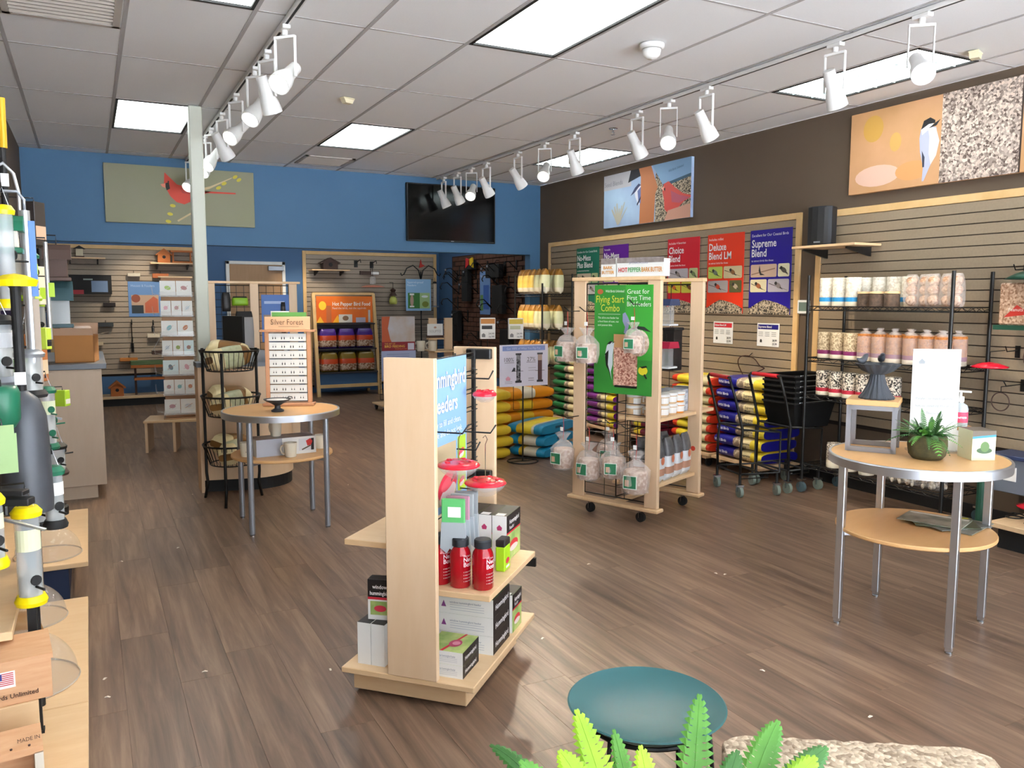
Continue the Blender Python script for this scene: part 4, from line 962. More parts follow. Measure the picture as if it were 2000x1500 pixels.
for k in range(3):
    t = thing('seed_bag', 'teal blue floor bag with a yellow panel, %s of three' % ('lowest', 'middle', 'topmost')[k], 'bag', (3.99 - .012 * k, 6.99, .112 * k), R(30.5 - 90 + random.uniform(-2, 2)), 'loose bags stacked on the floor')
    bag(MB(), .40, .66, .112, [(.3, m_teal), (.42, m_mus), (.72, m_by if k == 2 else m_pale), (.82, m_pale), (1, m_teal)], m_teal, seed=40 + k, crimp=.78).build('bag_body', t, smooth=60)
    MB().box((.196, -.06, .05), (.201, .06, .075), mat('bag_handle_hole', '114a68', .5), .004).build('handle_slot', t)
# ================================================================ WIRE SHELVING
def wire_shelf(mb, x0, x1, y0, y1, z, m, step=.035, lip=.0):
    for a, b in (((x0, y0), (x1, y0)), ((x1, y0), (x1, y1)), ((x1, y1), (x0, y1)), ((x0, y1), (x0, y0))):
        mb.tube([(a[0], a[1], z), (b[0], b[1], z)], .004, m, 5); mb.tube([(a[0], a[1], z - .03), (b[0], b[1], z - .03)], .004, m, 5)
        n = max(2, int(math.dist(a, b) / .05)); pts = [(a[0] + (b[0] - a[0]) * i / n, a[1] + (b[1] - a[1]) * i / n, z - (.03 if i % 2 else 0)) for i in range(n + 1)]
        mb.tube(pts, .0025, m, 4)
    n = int((y1 - y0) / step)
    for i in range(1, n): mb.tube([(x0, y0 + (y1 - y0) * i / n, z), (x1, y0 + (y1 - y0) * i / n, z)], .0025, m, 4)
def caster(parent, x, y, r=.04, m=None, h_=.11):
    c = MB().cyl((x - .013, y, r), (x + .013, y, r), r, m or m_blackm, 18).build('caster_wheel', parent, smooth=30)
    MB().bar((x - .019, y, r), (x - .019, y, h_ - .01), .022, .004, m_chrome).bar((x + .019, y, r), (x + .019, y, h_ - .01), .022, .004, m_chrome).box((x - .025, y - .025, h_ - .014), (x + .025, y + .025, h_), m_chrome).build('caster_fork', c)
t = thing('wire_shelving', 'black four-tier wire shelving of seed cylinders against the slatwall', 'shelving', (5.21, 4.0, 0))
WX, WY = .205, .60
for sx in (-1, 1):
    for sy in (-1, 1):
        MB().cyl((sx * WX, sy * WY, .11), (sx * WX, sy * WY, 1.72), .0125, m_black, 12).build('post', t, smooth=40); caster(t, sx * WX, sy * WY, .042, mat('teal_wheel', '4a5f66', .5))
WZ = (1.48, 1.08, .79, .235)
for z in WZ:
    s_ = MB(); wire_shelf(s_, -WX, WX, -WY, WY, z, m_black); s_.build('wire_tier', t)['kind'] = 'stuff'
m_sd1 = mat('sunflower_mix', 'cdbb9b', .7, kind='cells', col2='8d7a5f', scale=110, amt=.7); m_sd2 = mat('nut_mix', 'b87434', .5, kind='cells', col2='8a4f20', scale=110, amt=.7)
m_sd3 = mat('striped_seed', '2a2624', .6, kind='cells', col2='d9cfc0', scale=110, amt=.4); m_sd4 = mat('white_safflower', 'ece8dc', .6, kind='cells', col2='d2cabb', scale=80, amt=.6)
m_shell = mat('peanut_shell', 'b8a58c', .6, kind='cells', col2='e8dccb', scale=60, amt=.5)
def seed_cyl(label, loc, body, band, base, h_=.215, r=.056, wrap=False, group='seed cylinders on the wire shelving'):
    t = thing('seed_cylinder', label, 'seed cylinder', loc, random.random() * 6, group)
    prof = [(r * .96, 0), (r, .004), (r, h_ * .16), (r, h_ * .17), (r, h_ * .30), (r, h_ * .31), (r, h_ - .006), (r * .94, h_), (0, h_)]
    MB().lathe([(0, 0)] + prof, None, 22, mats=[base, base, base, band, band, band, body, body, body]).build('seed_body', t, smooth=40)
    if wrap:
        MB().lathe([(r * 1.03, .004), (r * 1.035, h_ * .9), (r * .7, h_ * 1.04), (r * .25, h_ * 1.12), (r * .5, h_ * 1.2)], m_clearW, 18, cap=False).build('wrapper', t, smooth=True)
    return t
b_bl, b_pu, b_rd, b_wh = K('2f8fc9'), K('7c2a5e'), K('b8283e'), K('efe6cf')
X0 = 5.085
def place_row(z, ys, labels, body, band, h_, wrap=False, X=X0):
    for y, l in zip(ys, labels): seed_cyl(l, (X, y, z + .003), body, band, b_wh, h_, wrap=wrap)
seqs = ['leftmost', 'second from left', 'third from left', 'fourth from left', 'fifth from left', 'sixth from left']
place_row(WZ[0], [4.49 - .123 * k for k in range(3)], ['tall white seed cylinder with a blue band, %s on the top tier' % s_ for s_ in seqs], m_sd4, b_bl, .215)
place_row(WZ[0], [4.49 - .123 * k for k in range(6)], ['tall white seed cylinder, top tier back row, %s' % s_ for s_ in seqs], m_sd4, b_bl, .215, X=5.22)
place_row(WZ[1], [4.49 - .123 * k for k in range(3)], ['tan seed cylinder with a purple band, %s on the second tier' % s_ for s_ in seqs], m_sd1, b_pu, .20)
place_row(WZ[1], [4.12 - .123 * k for k in range(3)], ['wrapped orange nut cylinder, %s of the front group on the second tier' % s_ for s_ in seqs], m_sd2, b_pu, .20, True)
place_row(WZ[1], [3.74 - .12 * k for k in range(3)], ['orange nut cylinder in clear wrap behind the white notice, %s' % s_ for s_ in seqs], m_sd2, b_pu, .20, True)
place_row(WZ[1], [4.12 - .123 * k for k in range(6)], ['wrapped nut cylinder, second tier back row, %s' % s_ for s_ in seqs], m_sd2, b_pu, .20, True, X=5.25)
place_row(WZ[2], [4.49 - .124 * k for k in range(6)], ['black and white red-banded seed cylinder, %s on the third tier' % s_ for s_ in seqs], m_sd3, b_rd, .19)
place_row(WZ[3], [4.36 - .15 * k for k in range(3)], ['white-based seed cylinder, %s on the bottom tier' % s_ for s_ in seqs], m_sd3, b_wh, .19)
m_bark = mat('birch_bark', '6a5648', .8, kind='noise', col2='2f2823', scale=40, amt=.6, bump=.4)
for k, (y, x) in enumerate(((4.135, 5.075), (4.02, 5.06), (3.905, 5.075))):
    t = thing('seed_log', 'small bark-sided seed log with a pale top on the top tier, %s' % ('left', 'middle', 'right')[k], 'seed log', (x, y, WZ[0] + .003), k * 1.3, 'bark seed logs')
    MB().lathe([(0, 0), (.052, 0), (.05, .085), (.044, .09)], m_bark, 18).build('bark', t, smooth=50)
    MB().lathe([(0, .089), (.03, .098), (.047, .09), (.054, .094), (.05, .108), (.03, .106), (0, .10)], mat('wood_slice', 'd8b98a', .6), 18).build('wood_slice', t, smooth=50)
m_nutb = mat('bagged_treats', '9a7258', .25, kind='cells', col2='d9b79a', scale=85, amt=.9)
for k in range(5):
    t = thing('treat_bag', 'clear bag of round seed treats on the top tier, %s' % seqs[k], 'bag', (5.12 + .03 * (k % 2), 3.785 - .083 * k, WZ[0] + .003), R(-90), 'clear treat bags')
    b = MB()
    for z in (.045, .115, .175): b.ball((0, 0, z), (.04, .04, .038), m_nutb, 12, 8)
    b.build('treats', t, smooth=True)['kind'] = 'stuff'; bag(MB(), .225, .095, .09, [(1, m_clearW)], m_clearW, seed=50 + k, stand=True, crimp=.15).build('wrapper', t, smooth=True)
for k in range(3):
    t = thing('peanut_bag', 'clear bag of whole peanuts on the bottom tier, %s' % ('left', 'middle', 'right')[k], 'bag', (5.09, 3.86 - .17 * k, WZ[3] + .003), R(-90), 'bagged peanuts')
    b = MB(); rg = random.Random(k)
    for i in range(60): b.ball((rg.uniform(-.06, .06), rg.uniform(-.06, .06), rg.uniform(.015, .13)), (.013, .011, .018), m_shell, 6, 5)
    b.build('peanuts', t, smooth=True)['kind'] = 'stuff'; bag(MB(), .17, .155, .15, [(1, m_clear)], m_clear, seed=60 + k, stand=True, crimp=.2).build('wrapper', t, smooth=True)
# ================================================================ WIRE RACK OF YELLOW BAGS
t = thing('wire_rack', 'tall black wire rack of yellow bags in the corner by the blue pier', 'rack', (5.19, 9.12, 0))
for sx in (-1, 1):
    for sy in (-1, 1): MB().cyl((sx * .215, sy * .36, .1), (sx * .215, sy * .36, 1.85 if (sx, sy) != (-1, -1) else 1.73), .012, m_black, 10).build('post', t, smooth=40); caster(t, sx * .215, sy * .36, .04)
RZ_ = (1.60, 1.15, .70, .26)
for z in RZ_:
    s_ = MB(); wire_shelf(s_, -.215, .215, -.36, .36, z, m_black, .06); s_.build('wire_tier', t)['kind'] = 'stuff'
m_gold = mat('bag_gold', 'e9bd4a', .3, kind='noise', col2='f2dc8a', scale=9, amt=.6); m_goldD = mat('bag_gold_top', '9a6a22', .35); m_palg = mat('bag_pale_green', 'd9dcb8', .3, kind='noise', col2='c9c79a', scale=9, amt=.6)
k = 0
for zi, z in enumerate(RZ_[:3]):
    for r in range(2):
        for c in range(5):
            y = 9.40 - .14 * c; near = c >= 3; x = 5.05 + .2 * r
            t = thing('mealworm_bag', '%s bag, %s tier of the corner rack, %s row, %s from far end' % ('pale green' if near else 'golden', ('top', 'second', 'third')[zi], 'front' if r == 0 else 'back', ('first', 'second', 'third', 'fourth', 'fifth')[c]), 'bag', (x, y, z + .004), R(-90 + random.uniform(-14, 14)), 'upright bags on the wire rack')
            mm = m_palg if near else m_gold
            bag(MB(), .31, .128, .125, [(.22, m_pale), (.78, mm), (1, m_goldD)], m_goldD, seed=70 + k, stand=True, crimp=.12, nx=12).build('bag_body', t, smooth=60); k += 1
# ================================================================ CARTS AND BASKETS
def basket_cart(label, loc, rz):
    t = thing('basket_cart', label, 'cart', loc, rz, 'basket carts with red handles')
    for s_ in (-1, 1):
        y = .185 * s_; MB().tube([(.02, y, .15), (.02, y, .40), (.03, y, .53), (-.04, y, .78), (-.085, y * .98, .915), (-.08, y * .9, .935)], .011, m_black, 8).build('upright', t, smooth=True)
        MB().tube([(.02, y, .18), (.36, y, .18), (.36, y, .5), (.03, y, .53)], .009, m_black, 8).build('side_rail', t, smooth=True)
        for x in (.02, .34):
            MB().cyl((x, y, .09), (x, y, .18), .012, m_black, 8).build('caster_stem', t); caster(t, x, y, .043, mat('grey_wheel', '7d8a80', .45), .1)
    MB().tube([(-.08, -.168, .935), (-.08, .168, .935)], .011, m_black, 8).build('handle_bar', t); MB().tube([(-.08, -.14, .935), (-.08, .14, .935)], .0165, mat('red_grip', 'd3202c', .4), 10).build('grip', t, smooth=40)
    for x, z in ((.02, .18), (.36, .18), (.36, .5), (.03, .53), (.2, .18)): MB().tube([(x, -.185, z), (x, .185, z)], .008, m_black, 6).build('cross_bar', t)
    MB().tube([(.06, -.12, .17), (.06, -.12, .13), (.3, -.12, .13), (.3, -.12, .17)], .005, m_black, 6).build('lower_guard', t)
    return t
basket_cart('black basket cart with a red handle in front of the navy bags', (4.46, 4.87, 0), R(-14))
basket_cart('black basket cart with a red handle holding the stack of baskets', (4.86, 4.80, 0), R(-3))
def basket_mesh():
    b = MB(); L_, W_, H_ = .24, .165, .21
    for (sx, k) in ((1, 1), ):
        pass
    def wall(p0, p1, q0, q1): b.add([p0, p1, q1, q0], [(0, 1, 2, 3), (3, 2, 1, 0)], m_blackm)
    B_ = [(-L_ * .82, -W_ * .8, 0), (L_ * .82, -W_ * .8, 0), (L_ * .82, W_ * .8, 0), (-L_ * .82, W_ * .8, 0)]; T_ = [(-L_, -W_, H_), (L_, -W_, H_), (L_, W_, H_), (-L_, W_, H_)]
    for i in range(4): wall(B_[i], B_[(i + 1) % 4], T_[i], T_[(i + 1) % 4])
    b.add(B_, [(0, 1, 2, 3), (3, 2, 1, 0)], m_blackm); return b, T_
bm_, T_ = basket_mesh(); bme_ = bm_.mesh('basket_shell')
rim = MB()
for i in range(4): rim.bar(T_[i], T_[(i + 1) % 4], .022, .014, m_blackm)
rme_ = rim.mesh('basket_rim'); hd = MB().tube([(-.2, -.17, .205), (-.19, -.175, .217), (.19, -.175, .217), (.2, -.17, .205)], .004, m_alu, 6).mesh('wire_handle')
for k in range(6):
    t = thing('shopping_basket', 'black shopping basket, %s of the nested stack on the cart' % ORDN[k], 'basket', (5.16, 4.80, .50 + .043 * k), R(2), 'nested black baskets')
    for nm, me in (('basket_shell', bme_), ('basket_rim', rme_), ('wire_handle', hd)):
        o = bpy.data.objects.new(nm, me); C.objects.link(o); o.parent = t
# ================================================================ GRIDWALL FIXTURE
FX, FR = Vector((3.338, 4.362, 0)), R(22.5)
def FF(x, y, z): c, s_ = math.cos(FR), math.sin(FR); return (FX.x + x * c - y * s_, FX.y + x * s_ + y * c, z)
f = thing('gridwall_fixture', 'maple-framed mobile gridwall stand hung with suet bags and a green poster', 'display stand', tuple(FX), FR)
for x in (0, .6):
    for y in (-.05, .55): MB().box((x - .017, y, .12), (x + .017, y + .1, 1.66), m_maple, .003).build('post', f)
    MB().box((x - .045, -.07, .095), (x + .045, .68, .12), m_mapleH, .006).build('bottom_rail', f); MB().box((x - .03, -.055, 1.66), (x + .03, .66, 1.685), m_mapleH, .003).build('top_rail', f)
    for y in (.1, .52): caster(f, x + .03, y, .034, None, .095)
MB().box((.03, .27, .10), (.57, .33, .12), m_mapleH, .003).build('cross_rail', f); MB().box((.03, .27, 1.665), (.57, .33, 1.685), m_mapleH, .003).build('cross_rail', f)
gw = MB(); grid_wires(gw, .05, .55, .15, 1.64, lambda a, z: (0, a, z), .165, .075, .0028, m_black); gw.build('wire_grid', f)['kind'] = 'stuff'
gw = MB(); grid_wires(gw, .02, .58, .15, 1.64, lambda a, z: (a, .3, z), .14, .075, .0028, m_black); gw.build('wire_grid', f)['kind'] = 'stuff'
gw = MB(); grid_wires(gw, .05, .55, .15, 1.64, lambda a, z: (.6, a, z), .165, .15, .0028, m_black); gw.build('wire_grid', f)['kind'] = 'stuff'
for z in (.275, .725):
    MB().box((.02, -.02, z - .022), (.58, .28, z), m_mapleH, .002).build('shelf', f)
MB().box((.62, -.02, .703), (.86, .28, .725), m_mapleH, .002).build('shelf', f)
MB().cyl((.6 - .018, 0, .45), (.6 - .019, 0, .45), .018, K('c9402a'), 16).build('round_sticker', f)
# green poster on the grid
t = thing('hanging_poster', 'tall green poster of birds on a suet feeder hung on the gridwall stand', 'poster', FF(-.02, .235, .885), FR - R(90))
m_pg = mat('poster_green', '2f7d34', .45, kind='noise', col2='3f9a3a', scale=1.2, amt=.6); m_pg2 = mat('poster_green_light', '3fa03a', .45)
MB().box((-.232, -.004, 0), (.232, .0, .745), m_pg).build('sheet', t)
p = Print(); p.y = -.005; p.rect(.02, .24, .232, .745, m_pg2); yl = K('d9d64a'); wh = K('f2f5ee'); bk = K('1c1c1e')
p.text('Wild Birds Unlimited', -.14, .695, .024, wh, width=.15); p.poly(ell(-.185, .70, .024, .018), K('b2603a')); p.text('Flying Start', -.215, .625, .07, yl, width=.225); p.text('Combo', -.10, .565, .07, yl, align='c', width=.15)
p.rect(-.2, .545, -.02, .547, wh)
for k, s_ in enumerate(('This all-in-one feeder has', 'a food base of suet, nut', 'and peanut bits.')): p.text(s_, -.2, .515 - .025 * k, .019, wh, width=.17)
for k, s_ in enumerate(('Great for', 'First Time', 'Bird Feeders')): p.text(s_, .035, .685 - .042 * k, .045, wh, width=.185)
m_suet = mat('suet_print', '8a4a3a', .5, kind='cells', col2='e0b7a2', scale=95, amt=.9)
p.rect(-.07, .055, .12, .32, m_suet); p.rect(-.07, .32, .035, .41, K('c99a6a')); p.rect(-.06, .045, .12, .06, bk)
p.poly([(.05, .44), (.1, .47), (.17, .465), (.225, .43), (.12, .45)], K('22302a')); p.poly(ell(.13, .355, .08, .09), mat('suet_pale', 'b79a86', .4, kind='cells', col2='e3cfc2', scale=45)); p.rect(.045, .3, .115, .4, K('e8eee6')); p.rect(.05, .306, .11, .394, K('2f6f4a'))
p.poly([(.0, .55), (.02, .56), (.04, .53), (.055, .50), (.045, .45), (.03, .41), (.01, .42), (.02, .46), (.0, .5)], K('8a8fb0'))
p.poly([(-.125, .33), (-.09, .36), (-.065, .35), (-.075, .27), (-.075, .2), (-.09, .15), (-.08, .09), (-.095, .14), (-.125, .19), (-.14, .26)], K('cfd9df')); p.poly([(-.14, .27), (-.11, .3), (-.115, .2), (-.085, .09), (-.095, .14), (-.13, .19)], bk); p.poly([(-.125, .34), (-.1, .36), (-.075, .362), (-.1, .34)], bk); p.poly([(-.08, .353), (-.055, .36), (-.08, .345)], bk)
p.poly(ell(.165, .17, .036, .03), K('ded02e')); p.poly([(.14, .195), (.19, .205), (.2, .195), (.16, .185)], bk); p.poly([(.18, .15), (.2, .12), (.19, .115), (.17, .14)], bk); p.done(t)
for y in (.05, .42):
    pass
# suet in cellophane
m_suetB = mat('suet_chunk', 'b08d78', .6, kind='cells', col2='dcc2ae', scale=60, amt=.6)
def suet(label, loc, rz, s_=1.0):
    t = thing('suet_bag', label, 'bag', loc, rz, 'cellophane suet bags')
    MB().lathe([(0, 0), (.06 * s_, 0), (.068 * s_, .02), (.068 * s_, .11 * s_), (.06 * s_, .125 * s_), (0, .125 * s_)], m_suetB, 20).build('suet', t, smooth=40)
    wr = MB(); n = 22; prof = [(.072, -.004), (.08, .05), (.076, .12), (.05, .16), (.018, .18), (.03, .2), (.05, .225)]
    vs = []; fs = []; rg = random.Random(label)
    for r_, z in prof:
        for k in range(n):
            a = 2 * math.pi * k / n; q = 1 + rg.uniform(-.14, .14) * (1 if z > .0 else .3); vs.append((r_ * s_ * q * math.cos(a), r_ * s_ * q * math.sin(a), z * s_ + rg.uniform(-.006, .006)))
    for i in range(len(prof) - 1):
        for k in range(n): fs.append((i * n + k, i * n + (k + 1) % n, (i + 1) * n + (k + 1) % n, (i + 1) * n + k))
    wr.add(vs, fs, m_clearW).build('wrapper', t)
    lb = MB().box((-.04 * s_, -.083 * s_, .03 * s_), (.04 * s_, -.081 * s_, .105 * s_), K('e6ede4')).box((-.036 * s_, -.0835 * s_, .034 * s_), (.036 * s_, -.0815 * s_, .101 * s_), K('2f7a55')).box((-.03 * s_, -.084 * s_, .045 * s_), (-.005 * s_, -.082 * s_, .08 * s_), K('c9a58a')); lb.build('label', t)
    MB().tube([(0, 0, .18 * s_), (.006, 0, .25 * s_), (0, 0, .33 * s_)], .002, K('b8332c'), 5).build('tie', t)
    MB().box((-.012, -.02, .24 * s_), (.012, -.017, .265 * s_), m_paper).build('price_tag', t); return t
for k, (x, y, z, dz, s_) in enumerate(((-.12, .66, .335, 0, 1.1), (-.13, .43, .29, 0, 1.1), (-.11, .245, .32, .5, 1.05), (-.13, .05, .25, .2, 1.2), (-.12, .63, 1.10, -.2, 1.05), (-.14, .45, 1.10, .3, 1.05), (-.10, .10, 1.18, .1, .9), (.10, .42, .36, .4, 1.0))):
    suet(['leftmost', 'second from left', 'third from left', 'rightmost', 'upper left', 'upper left, right of its pair', 'in front of the green poster', 'rear'][k] + ' suet bag in crinkled clear wrap on the gridwall stand', FF(x, y, z), FR - R(90) + dz * .8, s_)
for (y, z, l) in ((.6, .70, .22), (.41, .68, .2), (.12, .67, .2), (.27, .69, .17), (.6, 1.45, .2), (.47, 1.45, .2), (.10, 1.5, .16)): 
    o = MB().tube([(0, y, z), (-l * .7, y, z), (-l, y, z + .03)], .0035, m_black, 6).build('hook', f)
# tubs, pouches, boxes on its shelves
def tub(label, loc, body):
    t = thing('suet_tub', label, 'tub', loc, R(rz_t), 'white-lidded tubs'); MB().lathe([(0, 0), (.046, 0), (.053, .062)], body, 22).build('tub_body', t, smooth=40); MB().lathe([(.057, .058), (.058, .075), (.052, .078), (0, .076)], m_white, 22).build('lid', t, smooth=30)
    lb = MB()
    for k in range(5):
        a0, a1 = R(-130 + 16 * k), R(-130 + 16 * (k + 1)); lb.add([(r_ * math.cos(a), r_ * math.sin(a), z) for a, z, r_ in ((a0, .012, .0495), (a1, .012, .0495), (a1, .052, .0535), (a0, .052, .0535))], [(0, 1, 2, 3)], m_paper)
    lb.build('label', t)
rz_t = 0
tb1, tb2 = mat('tub_tan', 'cfae86', .4), mat('tub_orange', 'd9892f', .4)
for k, (x, y) in enumerate(((.08, .06), (.2, .05), (.33, .06), (.44, .06), (.08, .2), (.2, .2))):
    for j in range(2): tub('%s white-lidded tub, %s one, %s on the gridwall shelf' % ('orange' if k == 3 else 'tan', ('lower', 'upper')[j], ('first from the post', 'second from the post', 'third from the post', 'fourth from the post', 'first in the back', 'second in the back')[k]), FF(x, y, .726 + .078 * j), tb2 if k == 3 else tb1)
for k in range(4):
    t = thing('grey_carton', 'small grey carton on the gridwall shelf, %s' % ('lower left', 'upper left', 'on the outer wing', 'on the outer wing, upper')[k], 'box', FF((.53, .53, .72, .72)[k], .14, .726 + .08 * (k % 2)), FR, 'small grey cartons')
    fbox(MB(), (-.035, -.09, 0), (.05, .09, .078), [K('b9bfca')] * 6).build('carton', t); p = Print(); p.y = -.0906; p.rect(-.03, .05, .045, .07, K('8d95a6')); p.text('SUET', -.025, .02, .02, K('4a4f5a')); p.done(t)
m_po, m_pod = mat('pouch_white', 'dfe2e6', .35), mat('pouch_grey', '4e4f52', .35, kind='noise', col2='6a6a6c', scale=30)
for k, (x, y) in enumerate(((.1, .02), (.24, .02), (.38, .03), (.5, .03), (.12, .16), (.28, .16), (.44, .17))):
    t = thing('treat_pouch', 'white and grey stand-up pouch on the lower gridwall shelf, %s' % ('front first', 'front second', 'front third', 'front fourth', 'back first', 'back second', 'back third')[k], 'pouch', FF(x, y, .276), FR + R(random.uniform(-8, 8)), 'stand-up pouches')
    bag(MB(), .30, .115, .08, [(.2, m_po), (.36, K('b98a72')), (.62, m_po), (1, m_pod)], m_pod, seed=90 + k, stand=True, crimp=.12, nx=12).build('pouch_body', t, smooth=60)
    MB().add([(x_, -.046, z_) for x_, z_ in ell(.0, .155, .022, .028, 14)], [tuple(range(14))], K('c9785a')).build('emblem', t)
# feeders hung on the middle grid
def house_feeder(label, loc, roof):
    t = thing('roofed_feeder', label, 'feeder', loc, FR, 'hanging roofed feeders')
    MB().xz([(-.075, .13), (-.06, .175), (.06, .175), (.08, .13)], -.06, .06, roof).build('roof', t); MB().box((-.03, -.035, 0), (.035, .035, .13), m_clear).build('seed_hopper', t); MB().box((-.06, -.055, -.012), (.065, .055, 0), m_po, .003).build('tray', t)
    MB().tube([(0, 0, .175), (0, 0, .23)], .002, m_black, 5).build('hanger', t)
house_feeder('small feeder with a navy roof on the gridwall stand', FF(.34, .10, 1.36), mat('navy_roof', '2c3a5c', .5))
house_feeder('small feeder with a crimson roof on the gridwall stand', FF(.34, .10, 1.06), mat('crimson_roof', 'a61c3c', .5))
t = thing('black_tube_feeder', 'black mesh box feeder hanging inside the gridwall stand', 'feeder', FF(.515, .15, 1.02), FR)
MB().box((-.06, -.045, 0), (.06, .045, .29), mat('black_mesh', '1a1718', .6)).build('mesh_body', t); MB().box((-.07, -.055, .29), (.07, .055, .31), m_blackm, .004).build('roof', t); MB().tube([(0, 0, .31), (0, 0, .4)], .002, m_black, 5).build('hanger', t)
for z in (.97, .90): MB().tube([FF(.28 + .07 * math.cos(a), .2 + .03 * math.sin(a), z + .07 * math.sin(a)) for a in [2 * math.pi * i / 20 for i in range(20)]], .003, m_black, 5, closed=True).build('wire_hoop_feeder')
for o, l in zip([o for o in C.objects if o.name.startswith('wire_hoop_feeder')], ('upper black wire hoop hanging inside the gridwall stand', 'lower black wire hoop hanging inside the gridwall stand')): tag(o, l, 'hoop')
# header cartons on top
t = thing('header_carton', 'narrow white carton with orange lettering on top of the gridwall stand', 'box', FF(.02, .36, 1.686), FR - R(90))
m_ph = mat('bark_photo', '6e625e', .5, kind='noise', col2='a59b98', scale=25, amt=.6)
fbox(MB(), (-.06, -.04, 0), (.06, .04, .125), [m_paper] * 6).build('carton', t); p = Print(); p.y = -.041; p.rect(-.06, .085, .06, .125, m_ph); p.text('BARK', 0, .052, .03, K('d08a1e'), align='c', bold=True); p.text('BUTTER', 0, .02, .03, K('d08a1e'), align='c', bold=True, width=.1); p.done(t)
t = thing('header_carton', 'long white carton with red, green and orange lettering on top of the gridwall stand', 'box', FF(.02, .12, 1.686), FR - R(90))
fbox(MB(), (-.17, -.04, 0), (.19, .04, .115), [m_paper] * 6).build('carton', t); p = Print(); p.y = -.041; p.rect(-.17, .09, .19, .125, m_ph); p.text('JIM\'S BIRDACIOUS', 0, .083, .018, K('7d7f96'), align='c', width=.3)
p.text('HOT', -.155, .03, .042, K('cc2a24'), bold=True, width=.07); p.text('PEPPER', -.08, .03, .042, K('4f9a5a'), bold=True, width=.1); p.text('BARK', .025, .03, .042, K('d08a1e'), bold=True, width=.065); p.text('BUTTER', .095, .03, .042, K('c9821e'), bold=True, width=.085); p.done(t)
# ================================================================ SIGN ON A WIRE STAND
t = thing('floor_sign_stand', 'white feeder chart on a black wire floor stand among the bags', 'sign', (3.60, 6.70, 0))
MB().lathe([(.145, 0), (.152, .006), (.145, .012), (.138, .006), (.145, 0)], m_black, 32, cap=False).build('base_ring', t, smooth=True)
MB().cyl((0, 0, .004), (0, 0, .72), .008, m_black, 10).bar((-.14, 0, .006), (.14, 0, .006), .01, .006, m_black).build('pole', t)
MB().tube([(-.1, 0, .5), (-.1, 0, 1.12), (-.1, -.012, 1.125)], .003, m_black, 5).tube([(.1, 0, .5), (.1, 0, 1.12), (.1, -.012, 1.125)], .003, m_black, 5).tube([(-.1, 0, .5), (.1, 0, .5)], .003, m_black, 5).build('sign_wire', t)
MB().box((-.25, -.012, .722), (.262, -.006, 1.112), mat('lilac_white', 'dcd8e6', .5)).build('board', t)
p = Print(); p.y = -.0135; p.rect(-.222, 1.055, .23, 1.10, K('7f8fc0')); p.text('Get 100% of What You Pay For', .0, 1.066, .03, K('c9d0ea'), align='c', width=.36)
dk = K('3a3a40'); p.text('100%', -.205, .955, .055, K('6a6a72'), width=.1); p.text('27%', .035, .955, .055, K('6a6a72'), width=.09)
p.rect(-.2, .943, -.1, .946, dk); p.rect(.03, .943, .13, .946, dk)
m_tubeS = mat('tube_seed_print', '2a2a2e', .5, kind='cells', col2='8a8a90', scale=60, amt=.5)
for (x, m_) in ((-.055, m_tubeS), (.175, K('5a3f3e'))):
    p.rect(x - .022, .77, x + .022, 1.02, m_); p.rect(x - .03, 1.015, x + .03, 1.032, dk); p.rect(x - .034, .755, x + .034, .775, dk); p.rect(x - .05, .862, x + .05, .866, dk)
p.rect(.153, .96, .197, 1.015, K('b39a8a')); p.poly([(-.13, .86), (-.105, .9), (-.09, .895), (-.09, .865)], dk)
p.poly([(-.19, .80), (-.165, .82), (-.14, .80), (-.145, .78), (-.185, .78)], K('c98a9a'))
for k in range(2): p.rect(.05, .89 - .025 * k, .13, .895 - .025 * k, K('b5adb8')); p.rect(.05, .79 - .02 * k, .11, .796 - .02 * k, K('8d8a96')); p.rect(-.2, .765 - .015 * k, -.12, .769 - .015 * k, K('9a97a2'))
p.done(t)
# ================================================================ COUNTERS
m_ctop = mat('grey_laminate_edge', '6d737c', .4); m_panel = mat('pale_panel', 'cdb8a2', .5, kind='wood', col2='c4ad95', scale=3, amt=.7, stretch=(6, 6, 1))
t = thing('service_counter', 'tall pale counter at the left carrying the cardboard boxes', 'counter', (-.24, 7.75, 0))
MB().box((-.28, -.80, .10), (.31, .80, 1.0), m_panel, .003).build('cabinet', t); MB().box((-.28, -.78, 0), (.245, .78, .10), m_panel).build('toe_kick', t); MB().box((-.29, -.83, 1.0), (.345, .83, 1.042), m_ctop, .004).build('worktop', t)
t = thing('cash_counter', 'curved maple cash counter behind the left round table', 'counter', (1.1, 7.4, 0))
pl_ = [(.74, 6.74), (1.16, 6.64)] + [(1.16 + .34 * math.sin(R(a)), 6.98 - .34 * math.cos(R(a))) for a in range(0, 91, 10)] + [(1.5, 8.2), (.96, 8.2), (.96, 6.95), (.74, 6.95)]
sh = [(x - 1.1, y - 7.4) for x, y in pl_]; ins = [((x - 1.1) * .93 + .02, (y - 7.4) * .96) for x, y in pl_]
MB().prism(ins, 0, .10, m_blackm).build('toe_kick', t); MB().prism(sh, .10, 1.0, m_maple).build('cabinet', t, smooth=30); MB().prism([((x) * 1.03, (y) * 1.02) for x, y in sh], 1.0, 1.035, m_ctop).build('worktop', t, smooth=30)
MB().box((-.365, -.668, 0), (-.34, -.45, 1.0), m_maple, .002).build('side_panel', t)
